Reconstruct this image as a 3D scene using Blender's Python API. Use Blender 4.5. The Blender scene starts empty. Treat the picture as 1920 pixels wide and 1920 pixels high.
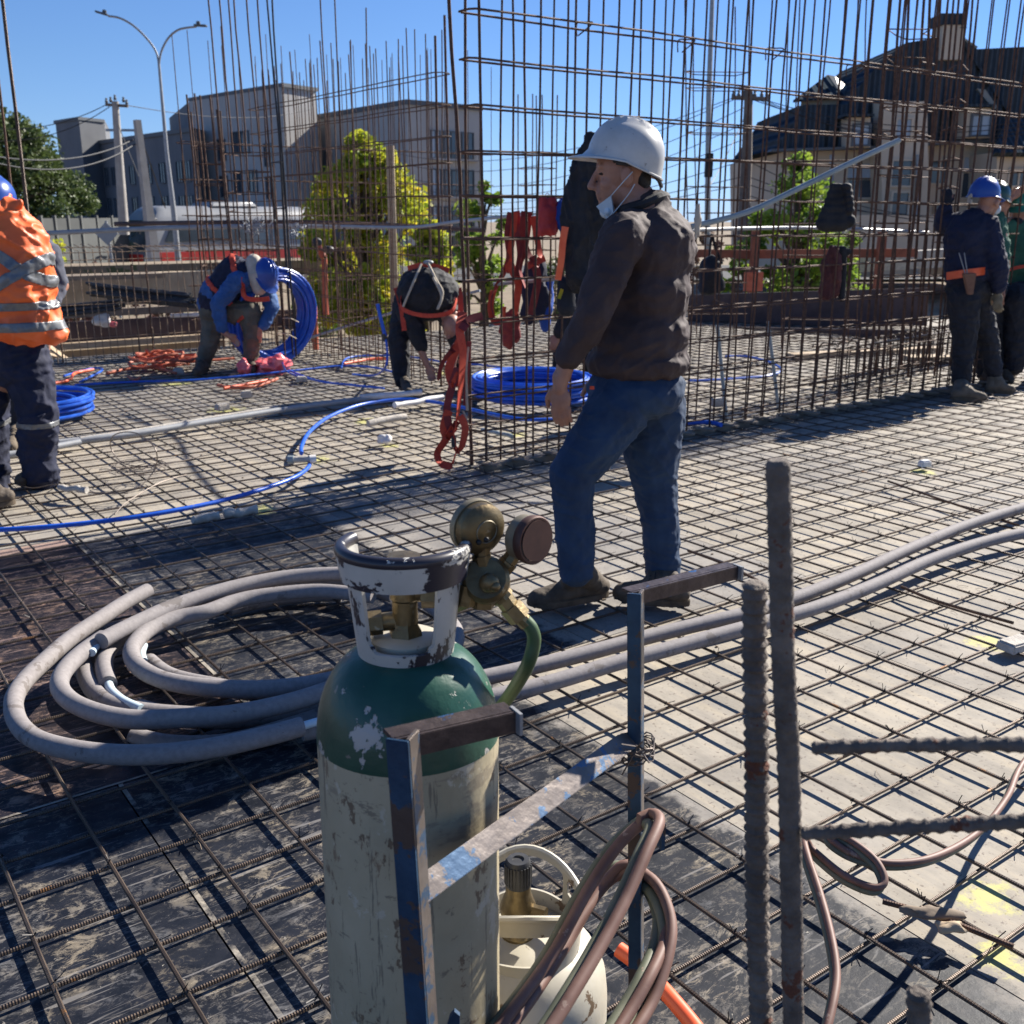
import bpy, bmesh, math, random
from mathutils import Vector, Matrix, noise
R=math.radians
random.seed(7)
S=bpy.context.scene
COL=S.collection
# ---------------- camera, sky, sun, exposure ----------------
F=1945.0; HC=1.5; PIT=math.atan(556/1945.0)
cd=bpy.data.cameras.new('camera'); cam=bpy.data.objects.new('camera',cd); COL.objects.link(cam)
cam.location=(0,0,HC); cam.rotation_euler=(math.pi/2-PIT,0,0)
cd.sensor_width=36; cd.lens=F/1920*36; cd.clip_start=0.02; cd.clip_end=3000
cd.dof.use_dof=True; cd.dof.focus_distance=2.1; cd.dof.aperture_fstop=9.5
S.camera=cam
SUN_EL=R(33.5); SUN_AZ=math.atan2(2.06,1.90)
w=bpy.data.worlds.new('World'); S.world=w; w.use_nodes=True
nt=w.node_tree; bg=nt.nodes['Background']
sk=nt.nodes.new('ShaderNodeTexSky'); sk.sky_type='NISHITA'; sk.sun_disc=False
sk.sun_elevation=SUN_EL; sk.sun_rotation=SUN_AZ; sk.altitude=0; sk.air_density=1.0; sk.dust_density=0.0; sk.ozone_density=6.0
hs_=nt.nodes.new('ShaderNodeHueSaturation'); hs_.inputs['Saturation'].default_value=1.06; nt.links.new(sk.outputs[0],hs_.inputs['Color'])
tn_=nt.nodes.new('ShaderNodeMix'); tn_.data_type='RGBA'; tn_.blend_type='MULTIPLY'; tn_.inputs[0].default_value=1; tn_.inputs[7].default_value=(1.02,0.97,1.17,1); nt.links.new(hs_.outputs[0],tn_.inputs[6])
sp_=nt.nodes.new('ShaderNodeSeparateColor'); nt.links.new(tn_.outputs[2],sp_.inputs[0])
def mm_(op,a,b):
    x=nt.nodes.new('ShaderNodeMath'); x.operation=op
    for s,i in ((a,0),(b,1)):
        if isinstance(s,(int,float)): x.inputs[i].default_value=s
        else: nt.links.new(s,x.inputs[i])
    return x.outputs[0]
r_,g_,b_=sp_.outputs[0],sp_.outputs[1],sp_.outputs[2]
cb_=nt.nodes.new('ShaderNodeCombineColor')
nt.links.new(mm_('DIVIDE',r_,mm_('ADD',mm_('MULTIPLY',r_,.085),.97)),cb_.inputs[0])
nt.links.new(mm_('DIVIDE',g_,mm_('ADD',mm_('MULTIPLY',g_,.025),.93)),cb_.inputs[1])
nt.links.new(mm_('ADD',b_,mm_('MULTIPLY',mm_('MAXIMUM',mm_('SUBTRACT',r_,2.2),0),.42)),cb_.inputs[2])
nt.links.new(cb_.outputs[0],bg.inputs[0]); bg.inputs[1].default_value=0.05
sd=bpy.data.lights.new('sun','SUN'); so=bpy.data.objects.new('sun',sd); COL.objects.link(so)
sd.energy=5.0; sd.angle=R(0.55); sd.color=(1.0,0.94,0.85)
sv=Vector((math.sin(SUN_AZ)*math.cos(SUN_EL),math.cos(SUN_AZ)*math.cos(SUN_EL),math.sin(SUN_EL)))
so.rotation_euler=sv.to_track_quat('Z','Y').to_euler(); so.location=(20,20,20)
S.view_settings.view_transform='Standard'; S.view_settings.look='None'; S.view_settings.gamma=1; S.view_settings.exposure=1.14

# ---------------- geometry helpers ----------------
_cf=Vector((0,math.cos(PIT),-math.sin(PIT))); _cu=Vector((0,math.sin(PIT),math.cos(PIT)))
def ray(x,y): return _cf+Vector((1,0,0))*((x-960)/F)-_cu*((y-960)/F)
def G(x,y,z=0.0):
    d=ray(x,y); return Vector((0,0,HC))+d*((z-HC)/d.z)
def D(x,y,Y):
    d=ray(x,y); return Vector((0,0,HC))+d*(Y/d.y)
A_=Vector((math.sin(R(54)),math.cos(R(54)),0)); B_=Vector((-A_.y,A_.x,0)); Z_=Vector((0,0,1))
def W(a,b,z=0.0): return A_*a+B_*b+Z_*z
def inv(x,y,z=0):
    g=G(x,y,z); return g.dot(A_),g.dot(B_)
def spl(p,k=6,closed=False):
    p=[Vector(q) for q in p]; n=len(p); out=[]
    if n<3 and not closed: return p
    rng=n if closed else n-1
    for i in range(rng):
        if closed: a,b,c,d=p[(i-1)%n],p[i],p[(i+1)%n],p[(i+2)%n]
        else: a,b,c,d=p[max(i-1,0)],p[i],p[i+1],p[min(i+2,n-1)]
        for j in range(k):
            t=j/k
            out.append(0.5*((2*b)+(c-a)*t+(2*a-5*b+4*c-d)*t*t+(3*b-a-3*c+d)*t**3))
    if not closed: out.append(p[-1])
    return out
class MB:
    def __init__(s): s.v=[];s.f=[];s.u=[]
    def face(s,ids,uv=None): s.f.append(tuple(ids)); s.u.append(uv)
    def tube(s,pts,r,n=7,closed=False,cap=True,flat=None):
        pts=[Vector(p) for p in pts]; N=len(pts)
        rr=r if isinstance(r,(list,tuple)) else [r]*N
        base=len(s.v); t0=None; nrm=None; L=0; us=[]
        for i,p in enumerate(pts):
            if closed: t=(pts[(i+1)%N]-pts[i-1])
            else: t=pts[min(i+1,N-1)]-pts[max(i-1,0)]
            if t.length<1e-9: t=Vector((0,0,1))
            t.normalize()
            if nrm is None:
                nrm=t.orthogonal().normalized()
                if flat is not None:
                    q=Vector(flat)-t*Vector(flat).dot(t)
                    if q.length>1e-4: nrm=q.normalized()
            else:
                nrm=(nrm-t*nrm.dot(t))
                nrm=nrm.normalized() if nrm.length>1e-6 else t.orthogonal().normalized()
            bn=t.cross(nrm)
            if i: L+=(p-pts[i-1]).length
            us.append(L)
            for j in range(n):
                a=2*math.pi*(j+0.5)/n; s.v.append(p+nrm*(math.cos(a)*rr[i])+bn*(math.sin(a)*rr[i]))
        M=N if closed else N-1
        for i in range(M):
            i2=(i+1)%N; u0=us[i]; u1=us[i2] if i2 else L+(pts[0]-pts[-1]).length
            for j in range(n):
                k=(j+1)%n
                s.face((base+i*n+j,base+i*n+k,base+i2*n+k,base+i2*n+j),((u0,j/n),(u0,(j+1)/n),(u1,(j+1)/n),(u1,j/n)))
        if cap and not closed:
            s.face([base+j for j in range(n)][::-1]); s.face([base+(N-1)*n+j for j in range(n)])
        return s
    def box(s,c,sx,sy,sz,ax=(1,0,0),ay=(0,1,0),az=(0,0,1),taper=1.0):
        c=Vector(c);ax=Vector(ax);ay=Vector(ay);az=Vector(az);b=len(s.v)
        for k in (-.5,.5):
            t=1 if k<0 else taper
            for i,j in ((-.5,-.5),(.5,-.5),(.5,.5),(-.5,.5)):
                s.v.append(c+ax*(sx*i*t)+ay*(sy*j*t)+az*(sz*k))
        for q in ((3,2,1,0),(4,5,6,7),(0,1,5,4),(1,2,6,5),(2,3,7,6),(3,0,4,7)):
            d=[s.v[b+x] for x in q]; lu=(d[1]-d[0]).length; lv=(d[3]-d[0]).length
            s.face([b+x for x in q],((0,0),(lu,0),(lu,lv),(0,lv)))
        return s
    def beam(s,p,q,w,h,up=(0,0,1)):
        p=Vector(p);q=Vector(q);t=(q-p).normalized();up=Vector(up)
        sd=t.cross(up)
        sd=sd.normalized() if sd.length>1e-5 else t.orthogonal().normalized()
        u=sd.cross(t).normalized()
        return s.box((p+q)/2,(q-p).length,w,h,t,sd,u)
    def lathe(s,prof,c,n=32,ax=None,close=False):
        c=Vector(c); az=Vector(ax).normalized() if ax else Z_; x=az.orthogonal().normalized() if ax else Vector((1,0,0)); y=az.cross(x)
        b=len(s.v); L=0
        for i,(r,z) in enumerate(prof):
            for j in range(n):
                a=2*math.pi*j/n; s.v.append(c+x*(r*math.cos(a))+y*(r*math.sin(a))+az*z)
        for i in range(len(prof)-1):
            for j in range(n):
                k=(j+1)%n
                s.face((b+i*n+j,b+i*n+k,b+(i+1)*n+k,b+(i+1)*n+j),((j/n,prof[i][1]),((j+1)/n,prof[i][1]),((j+1)/n,prof[i+1][1]),(j/n,prof[i+1][1])))
        return s
    def cap(s,p0,r0,p1,r1,n=12,m=4):
        p0=Vector(p0);p1=Vector(p1);d=p1-p0;L=d.length
        az=d.normalized() if L>1e-6 else Z_
        prof=[(max(1e-4,r0*math.sin(i/m*math.pi/2)),-r0*math.cos(i/m*math.pi/2)) for i in range(m)]
        prof+=[(r0,0),(r1,L)]+[(max(1e-4,r1*math.cos(i/m*math.pi/2)),L+r1*math.sin(i/m*math.pi/2)) for i in range(1,m+1)]
        x=az.orthogonal().normalized(); y=az.cross(x); b=len(s.v)
        for r,z in prof:
            for j in range(n):
                a=2*math.pi*j/n; s.v.append(p0+x*(r*math.cos(a))+y*(r*math.sin(a))+az*z)
        for i in range(len(prof)-1):
            for j in range(n):
                k=(j+1)%n; s.face((b+i*n+j,b+i*n+k,b+(i+1)*n+k,b+(i+1)*n+j))
        s.face([b+j for j in range(n)][::-1]); e=b+(len(prof)-1)*n; s.face([e+j for j in range(n)])
        return s
    def chain(s,*js):
        for a,b in zip(js,js[1:]): s.cap(a[0],a[1],b[0],b[1])
        return s
    def ell(s,c,rx,ry,rz,ax=(1,0,0),ay=(0,1,0),az=(0,0,1),n=16,m=10):
        c=Vector(c);ax=Vector(ax);ay=Vector(ay);az=Vector(az);b=len(s.v)
        for i in range(m+1):
            t=math.pi*i/m; sr=max(1e-3,math.sin(t))
            for j in range(n):
                a=2*math.pi*j/n; s.v.append(c+ax*(rx*sr*math.cos(a))+ay*(ry*sr*math.sin(a))-az*(rz*math.cos(t)))
        for i in range(m):
            for j in range(n):
                k=(j+1)%n; s.face((b+i*n+j,b+i*n+k,b+(i+1)*n+k,b+(i+1)*n+j))
        s.face([b+j for j in range(n)][::-1]); e=b+m*n; s.face([e+j for j in range(n)])
        return s
    def prism(s,poly,d):
        poly=[Vector(p) for p in poly]; d=Vector(d); n=len(poly); b=len(s.v)
        s.v+=poly+[p+d for p in poly]
        nrm=Vector((0,0,0))
        for i in range(n): nrm+=poly[i].cross(poly[(i+1)%n])
        fl=nrm.dot(d)>0
        f0=[b+i for i in range(n)]; f1=[b+n+i for i in range(n)]
        s.face(f0[::-1] if fl else f0); s.face(f1 if fl else f1[::-1])
        for i in range(n):
            k=(i+1)%n; q=[b+i,b+k,b+n+k,b+n+i]; lu=(poly[k]-poly[i]).length; ld=d.length
            s.face(q if fl else q[::-1])
        return s
    def quad(s,a,b,c,d,uv=None):
        k=len(s.v); s.v+=[Vector(a),Vector(b),Vector(c),Vector(d)]; s.face((k,k+1,k+2,k+3),uv); return s
    def ribbon(s,pts,wd,th,side):
        # flat strap following pts
        pts=[Vector(p) for p in pts]; b=len(s.v); N=len(pts); sides=side if isinstance(side,list) else [Vector(side)]*N
        for i,p in enumerate(pts):
            t=(pts[min(i+1,N-1)]-pts[max(i-1,0)]).normalized(); sd=Vector(sides[i]); sd=(sd-t*sd.dot(t)).normalized(); nn=t.cross(sd)
            for x,y in ((-1,-1),(1,-1),(1,1),(-1,1)): s.v.append(p+sd*(x*wd/2)+nn*(y*th/2))
        for i in range(N-1):
            for j in range(4):
                k=(j+1)%4; s.face((b+i*4+j,b+i*4+k,b+i*4+4+k,b+i*4+4+j))
        s.face((b+3,b+2,b+1,b)); e=b+(N-1)*4; s.face((e,e+1,e+2,e+3))
        return s
    def mesh(s,name):
        me=bpy.data.meshes.new(name); me.from_pydata([tuple(v) for v in s.v],[],s.f)
        if any(u for u in s.u):
            ul=me.uv_layers.new(name='UVMap'); i=0
            for f,u in zip(s.f,s.u):
                for k in range(len(f)): ul.data[i].uv=u[k] if u else (0,0); i+=1
        return me
    def build(s,name,mat,parent=None,smooth=True,bevel=0,auto=True):
        me=s.mesh(name); me.materials.append(mat)
        if bevel>0 or auto or True:
            bm=bmesh.new(); bm.from_mesh(me)
            bmesh.ops.recalc_face_normals(bm,faces=bm.faces)
            if bevel>0: bmesh.ops.bevel(bm,geom=list(bm.edges),offset=bevel,segments=2,affect='EDGES',clamp_overlap=True)
            bm.to_mesh(me); bm.free()
        if smooth:
            for p in me.polygons: p.use_smooth=True
            try: me.set_sharp_from_angle(angle=R(38))
            except Exception: pass
        o=bpy.data.objects.new(name,me); COL.objects.link(o)
        if parent is not None: o.parent=parent; o.matrix_parent_inverse=Matrix.Translation(-parent.location)
        return o
def tag(o,label=None,cat=None,group=None,kind=None):
    if label: o['label']=label
    if cat: o['category']=cat
    if group: o['group']=group
    if kind: o['kind']=kind
    return o
def thing(name,label,cat,loc=(0,0,0),group=None):
    o=bpy.data.objects.new(name,None); COL.objects.link(o); o.location=loc; o.empty_display_size=0.1
    return tag(o,label,cat,group)
def organic(mb,name,mat,parent,vox=0.012,sm=4,disp=0.0,dsc=0.08,cr=None,label=None):
    me=mb.mesh(name+'_t'); o=bpy.data.objects.new('tmp',me); COL.objects.link(o)
    m=o.modifiers.new('r','REMESH'); m.mode='VOXEL'; m.voxel_size=vox
    m=o.modifiers.new('s','SMOOTH'); m.factor=0.5; m.iterations=sm
    if disp:
        t=bpy.data.textures.new('t','CLOUDS'); t.noise_scale=dsc; t.noise_depth=2
        m=o.modifiers.new('d','DISPLACE'); m.texture=t; m.texture_coords='LOCAL'; m.strength=disp; m.mid_level=0.5
    dg=bpy.context.evaluated_depsgraph_get(); dg.update()
    ne=bpy.data.meshes.new_from_object(o.evaluated_get(dg)); ne.name=name
    bpy.data.objects.remove(o); bpy.data.meshes.remove(me)
    if cr:
        amp,sx,sz,rot=cr; c_,s_=math.cos(rot),math.sin(rot); nn=[v.normal.copy() for v in ne.vertices]
        for v,q in zip(ne.vertices,nn):
            x,y,z=v.co; x2=x*c_+z*s_; z2=-x*s_+z*c_
            w1=noise.noise(Vector((x*3,y*3,z*3)))*.35
            h=1-abs(noise.noise(Vector((x2*sx,y*sx,z2*sz+w1*sz*.4))))*2.6
            h2=1-abs(noise.noise(Vector((x2*sx*1.7+9,y*sx*1.7,z2*sz*.8-w1*sz))))*3.2
            v.co+=q*(amp*(max(0,h)**2*.7+max(0,h2)**2*.5-.35))
    ne.materials.clear(); ne.materials.append(mat)
    for p in ne.polygons: p.use_smooth=True
    q=bpy.data.objects.new(name,ne); COL.objects.link(q)
    if parent is not None: q.parent=parent; q.matrix_parent_inverse=Matrix.Translation(-parent.location)
    if label: q['label']=label
    return q
def band(src,name,mat,parent,p,n,wd,off=0.006,clips=(),label=None):
    """strap cut out of a garment's own surface between two planes and lifted off it"""
    bm=bmesh.new(); bm.from_mesh(src.data)
    n=Vector(n).normalized(); p=Vector(p)
    bmesh.ops.bisect_plane(bm,geom=bm.verts[:]+bm.edges[:]+bm.faces[:],plane_co=p+n*wd/2,plane_no=n,clear_outer=True)
    bmesh.ops.bisect_plane(bm,geom=bm.verts[:]+bm.edges[:]+bm.faces[:],plane_co=p-n*wd/2,plane_no=n,clear_inner=True)
    for cp,cn in clips:
        bmesh.ops.bisect_plane(bm,geom=bm.verts[:]+bm.edges[:]+bm.faces[:],plane_co=Vector(cp),plane_no=Vector(cn).normalized(),clear_inner=True)
    bm.normal_update()
    vs=[(v,v.normal.copy()) for v in bm.verts]
    for v,nn in vs: v.co+=nn*off
    r=bmesh.ops.solidify(bm,geom=bm.faces[:],thickness=0.003)
    me=bpy.data.meshes.new(name); bm.to_mesh(me); bm.free(); me.materials.append(mat)
    for q in me.polygons: q.use_smooth=True
    o=bpy.data.objects.new(name,me); COL.objects.link(o)
    o.parent=parent; o.matrix_parent_inverse=Matrix.Translation(-parent.location)
    if label: o['label']=label
    return o
# ---------------- materials ----------------
def mat(name,c1,c2=None,sc=8.0,rough=0.6,metal=0.0,bump=0.0,bsc=None,det=4,lo=0.35,hi=0.65,c3=None,sc3=30,t3=0.62,stretch=None,coord='Object',rib=0.0,ribsc=0,spec=0.5,bdist=0.01,sheen=0.0):
    m=bpy.data.materials.new(name); m.use_nodes=True; T=m.node_tree; N=T.nodes; Lk=T.links
    b=N['Principled BSDF']; b.inputs['Roughness'].default_value=rough; b.inputs['Metallic'].default_value=metal
    b.inputs['Specular IOR Level'].default_value=spec
    if sheen: b.inputs['Sheen Weight'].default_value=sheen
    tc=N.new('ShaderNodeTexCoord'); vec=tc.outputs[coord]
    if stretch:
        mp=N.new('ShaderNodeMapping'); mp.inputs['Scale'].default_value=stretch; Lk.new(vec,mp.inputs[0]); vec=mp.outputs[0]
    col=None
    if c2 is None: b.inputs['Base Color'].default_value=(*c1,1)
    else:
        nz=N.new('ShaderNodeTexNoise'); nz.inputs['Scale'].default_value=sc; nz.inputs['Detail'].default_value=det; nz.inputs['Roughness'].default_value=0.62; Lk.new(vec,nz.inputs['Vector'])
        cr=N.new('ShaderNodeValToRGB'); cr.color_ramp.elements[0].position=lo; cr.color_ramp.elements[1].position=hi
        cr.color_ramp.elements[0].color=(*c1,1); cr.color_ramp.elements[1].color=(*c2,1); Lk.new(nz.outputs['Fac'],cr.inputs[0]); col=cr.outputs[0]
        if c3 is not None:
            n3=N.new('ShaderNodeTexNoise'); n3.inputs['Scale'].default_value=sc3; n3.inputs['Detail'].default_value=5; n3.inputs['Roughness'].default_value=0.7; Lk.new(vec,n3.inputs['Vector'])
            r3=N.new('ShaderNodeValToRGB'); r3.color_ramp.elements[0].position=t3; r3.color_ramp.elements[1].position=t3+0.025; Lk.new(n3.outputs['Fac'],r3.inputs[0])
            mx=N.new('ShaderNodeMix'); mx.data_type='RGBA'; Lk.new(r3.outputs[0],mx.inputs[0]); Lk.new(col,mx.inputs[6]); mx.inputs[7].default_value=(*c3,1); col=mx.outputs[2]
        Lk.new(col,b.inputs['Base Color'])
    hgt=None
    if bump:
        nb=N.new('ShaderNodeTexNoise'); nb.inputs['Scale'].default_value=bsc or sc*3; nb.inputs['Detail'].default_value=6; Lk.new(vec,nb.inputs['Vector'])
        bp=N.new('ShaderNodeBump'); bp.inputs['Strength'].default_value=bump; bp.inputs['Distance'].default_value=bdist; Lk.new(nb.outputs['Fac'],bp.inputs['Height']); Lk.new(bp.outputs[0],b.inputs['Normal']); hgt=bp
    if rib:
        wv=N.new('ShaderNodeTexWave'); wv.bands_direction='X'; wv.inputs['Scale'].default_value=ribsc or 55; Lk.new(tc.outputs['UV'],wv.inputs['Vector'])
        b2=N.new('ShaderNodeBump'); b2.inputs['Strength'].default_value=rib; b2.inputs['Distance'].default_value=0.002; Lk.new(wv.outputs['Fac'],b2.inputs['Height'])
        if hgt: Lk.new(hgt.outputs[0],b2.inputs['Normal'])
        Lk.new(b2.outputs[0],b.inputs['Normal'])
    return m
M={}
M['rust']=mat('rusty_steel',(0.065,0.034,0.022),(0.15,0.075,0.043),sc=25,rough=0.75,metal=0.15,bump=0.2,rib=0.7,c3=(0.20,0.12,0.075),sc3=40,t3=0.62)
M['matbar']=mat('mesh_bar_steel',(0.06,0.045,0.036),(0.13,0.095,0.07),sc=9,rough=0.42,metal=0.6,rib=0.75,c3=(0.22,0.11,0.045),sc3=5,t3=0.64)
M['rebarbig']=mat('mortar_crusted_rebar',(0.085,0.068,0.056),(0.17,0.14,0.115),sc=30,rough=0.85,bump=0.5,bsc=160,c3=(0.12,0.042,0.022),sc3=18,t3=0.60)
M['steel_tan']=mat('tan_steel_wire',(0.20,0.14,0.09),(0.30,0.21,0.14),sc=20,rough=0.6,metal=0.3)  # tan steel of the bent topped bars along the left edge
M['dark_steel']=mat('dark_bar_steel',(0.018,0.017,0.018),(0.045,0.042,0.04),sc=20,rough=0.55,metal=0.5)
M['galv']=mat('galvanised_steel',(0.24,0.25,0.26),(0.33,0.335,0.34),sc=15,rough=0.5,metal=0.4)
M['insul']=mat('grey_foam_sleeve',(0.205,0.185,0.18),(0.255,0.232,0.225),sc=60,rough=0.8,c3=(0.15,0.13,0.12),sc3=7,t3=0.60,bump=0.25,bsc=300,bdist=0.002)
M['pipewhite']=mat('pale_blue_pipe',(0.55,0.66,0.70),rough=0.35)
M['blue']=mat('blue_pipe_plastic',(0.010,0.085,0.50),(0.018,0.125,0.62),sc=12,rough=0.35,c3=(0.10,0.16,0.42),sc3=18,t3=0.62)
M['pvc']=mat('grey_pvc_pipe',(0.27,0.28,0.29),(0.34,0.35,0.355),sc=9,rough=0.42,c3=(0.40,0.37,0.32),sc3=14,t3=0.66)
M['pvcgreen']=mat('greygreen_pvc',(0.22,0.27,0.28),(0.30,0.34,0.35),sc=9,rough=0.45)
M['orange']=mat('orange_plastic',(0.78,0.10,0.03),(0.85,0.15,0.05),sc=10,rough=0.45)
M['orange_dull']=mat('dusty_orange_pipe',(0.40,0.085,0.035),(0.55,0.14,0.07),sc=12,rough=0.6)
M['pink']=mat('pink_plastic_bag',(0.80,0.10,0.12),(0.9,0.25,0.25),sc=14,rough=0.35)
M['white_plastic']=mat('white_plastic',(0.65,0.62,0.58),(0.8,0.78,0.75),sc=14,rough=0.5)
M['concrete']=mat('concrete_spacer',(0.36,0.33,0.29),(0.52,0.48,0.42),sc=22,rough=0.9,bump=0.4,bsc=90)
M['wood']=mat('raw_timber',(0.36,0.26,0.16),(0.50,0.39,0.26),sc=5,rough=0.8,stretch=(1,1,6),bump=0.2)
M['wood_old']=mat('weathered_timber',(0.16,0.12,0.085),(0.27,0.21,0.15),sc=5,rough=0.85,bump=0.3)
M['formply']=mat('brown_film_plywood',(0.055,0.032,0.030),(0.095,0.060,0.055),sc=4,rough=0.6,c3=(0.2,0.16,0.12),sc3=9,t3=0.68)
M['tanwall']=mat('sandy_concrete',(0.33,0.25,0.165),(0.46,0.37,0.255),sc=3,rough=0.95,bump=0.4)
M['skin']=mat('skin',(0.33,0.155,0.10),(0.40,0.20,0.135),sc=20,rough=0.5,bump=0.1,bsc=200,bdist=0.001)
M['hair']=mat('dark_hair',(0.012,0.009,0.008),(0.02,0.016,0.013),sc=80,rough=0.6,bump=0.5,bsc=200)
M['jacket']=mat('dark_maroon_jacket_cloth',(0.038,0.022,0.022),(0.053,0.033,0.032),sc=10,rough=0.8,bump=0.35,bsc=16,bdist=0.02)
M['jeans']=mat('blue_denim',(0.008,0.025,0.062),(0.020,0.050,0.105),sc=5,rough=0.85,bump=0.3,bsc=28,bdist=0.012,c3=(0.04,0.075,0.12),sc3=3,t3=0.66)
M['boot']=mat('scuffed_brown_leather',(0.055,0.040,0.028),(0.11,0.085,0.06),sc=14,rough=0.8,bump=0.3,bsc=60)
M['sole']=mat('worn_rubber_sole',(0.075,0.055,0.035),(0.14,0.105,0.07),sc=20,rough=0.9)
M['bootlight']=mat('tan_dusty_boot',(0.12,0.092,0.062),(0.19,0.15,0.105),sc=12,rough=0.85,bump=0.3,bsc=60)
M['helmet_w']=mat('white_helmet_shell',(0.46,0.45,0.42),(0.56,0.55,0.52),sc=9,rough=0.32,c3=(0.30,0.28,0.25),sc3=30,t3=0.63)
M['helmet_b']=mat('blue_helmet_shell',(0.018,0.058,0.27),(0.022,0.07,0.32),sc=4,rough=0.3)
M['helmet_g']=mat('green_helmet_shell',(0.01,0.13,0.075),(0.015,0.16,0.09),sc=4,rough=0.3)
M['helmet_dg']=mat('dark_green_helmet_shell',(0.02,0.065,0.055),rough=0.3)
M['beige']=mat('beige_cloth',(0.38,0.33,0.26),(0.5,0.44,0.36),sc=12,rough=0.8)
M['black']=mat('black_cloth',(0.008,0.008,0.010),(0.018,0.018,0.022),sc=12,rough=0.8,bump=0.4,bsc=18,bdist=0.02)
M['navy']=mat('navy_cloth',(0.006,0.009,0.028),(0.013,0.017,0.046),sc=10,rough=0.85,bump=0.4,bsc=16,bdist=0.02)
M['greyblue']=mat('slate_fleece',(0.055,0.060,0.085),(0.085,0.09,0.12),sc=14,rough=0.9,bump=0.3,bsc=30)
M['pants_dark']=mat('dark_work_trousers',(0.008,0.009,0.014),(0.018,0.019,0.027),sc=8,rough=0.8,bump=0.4,bsc=16,bdist=0.02)
M['khaki']=mat('khaki_trousers',(0.09,0.085,0.065),(0.14,0.13,0.10),sc=8,rough=0.9,bump=0.3,bsc=20,bdist=0.015)
M['blueshirt']=mat('blue_shirt',(0.02,0.075,0.22),(0.035,0.11,0.30),sc=8,rough=0.8,bump=0.3,bsc=20,bdist=0.015)
M['greenshirt']=mat('green_shirt',(0.02,0.085,0.055),(0.035,0.13,0.085),sc=8,rough=0.85,bump=0.3,bsc=20,bdist=0.015)
M['hivis']=mat('orange_rainwear',(0.82,0.13,0.025),(0.88,0.17,0.04),sc=6,rough=0.5,bump=0.35,bsc=12,bdist=0.02)
M['reflex']=mat('silver_reflective_tape',(0.15,0.155,0.16),(0.20,0.205,0.21),sc=40,rough=0.4,metal=0.3)
M['strap_red']=mat('red_orange_webbing',(0.50,0.045,0.022),(0.62,0.075,0.03),sc=30,rough=0.7)
M['strap_dark']=mat('dark_red_webbing',(0.18,0.018,0.02),(0.26,0.03,0.025),sc=30,rough=0.7)
M['strap_tan']=mat('beige_rope',(0.42,0.36,0.27),(0.5,0.44,0.34),sc=60,rough=0.9)
M['mask']=mat('pale_blue_face_mask',(0.50,0.60,0.66),(0.6,0.68,0.73),sc=20,rough=0.8)
M['leather']=mat('brown_leather_pouch',(0.16,0.075,0.045),(0.22,0.11,0.065),sc=14,rough=0.7)
M['glove']=mat('dusty_work_glove',(0.17,0.14,0.09),(0.26,0.22,0.15),sc=15,rough=0.9)
M['brass']=mat('tarnished_brass',(0.13,0.095,0.05),(0.24,0.18,0.09),sc=18,rough=0.45,metal=0.8,bump=0.2,c3=(0.30,0.26,0.18),sc3=30,t3=0.64)
M['gaugerim']=mat('dusty_gauge_case',(0.20,0.17,0.11),(0.32,0.28,0.2),sc=14,rough=0.5,metal=0.4)
M['gaugerust']=mat('rusted_gauge_case',(0.06,0.028,0.022),(0.11,0.05,0.035),sc=16,rough=0.6,metal=0.3)
M['blackplastic']=mat('black_plastic',(0.02,0.02,0.022),(0.05,0.05,0.05),sc=30,rough=0.5)
M['gasbottle']=mat('dirty_cream_enamel',(0.41,0.375,0.29),(0.52,0.48,0.39),sc=7,rough=0.45,c3=(0.15,0.10,0.06),sc3=13,t3=0.605,bump=.1)
M['trolley']=mat('worn_blue_paint_on_steel',(0.012,0.040,0.085),(0.025,0.070,0.135),sc=20,rough=0.45,metal=0.3,c3=(0.085,0.06,0.05),sc3=11,t3=0.54,bump=0.15)
M['troll_rust']=mat('bare_rusty_angle_iron',(0.055,0.042,0.042),(0.11,0.085,0.08),sc=22,rough=0.42,metal=0.6,c3=(0.03,0.11,0.27),sc3=10,t3=0.60,bump=0.2)
M['troll_mix']=mat('rusted_blue_paint_lit_tone',(0.13,0.108,0.095),(0.20,0.17,0.15),sc=14,rough=0.4,metal=0.5,c3=(0.055,0.105,0.18),sc3=22,t3=0.53,bump=0.15)  # rusted worn blue steel, paler because sunlight is put into its colour
M['hose_red']=mat('faded_red_rubber',(0.15,0.075,0.055),(0.22,0.125,0.095),sc=14,rough=0.6,c3=(0.32,0.22,0.17),sc3=22,t3=0.62)
M['hose_green']=mat('faded_green_rubber',(0.11,0.12,0.075),(0.19,0.19,0.13),sc=14,rough=0.6,c3=(0.28,0.2,0.15),sc3=22,t3=0.63)
M['hose_dkgreen']=mat('green_rubber_hose',(0.035,0.07,0.025),(0.06,0.11,0.04),sc=14,rough=0.5)
M['wirefine']=mat('tying_wire',(0.13,0.105,0.09),(0.2,0.165,0.14),sc=20,rough=0.5,metal=0.5)
M['asphalt']=mat('asphalt',(0.045,0.045,0.046),(0.07,0.07,0.07),sc=2,rough=0.95)
M['dirt']=mat('dry_earth',(0.16,0.12,0.08),(0.27,0.21,0.14),sc=0.6,rough=1.0,bump=0.5,c3=(0.10,0.11,0.05),sc3=1.2,t3=0.60)
M['greywall']=mat('grey_cladding',(0.36,0.345,0.325),(0.41,0.395,0.375),sc=0.6,rough=0.85)
M['darkwall']=mat('slate_cladding',(0.12,0.125,0.135),(0.145,0.15,0.16),sc=0.6,rough=0.85)
M['trim']=mat('grey_trim',(0.10,0.11,0.12),rough=0.7)
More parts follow.
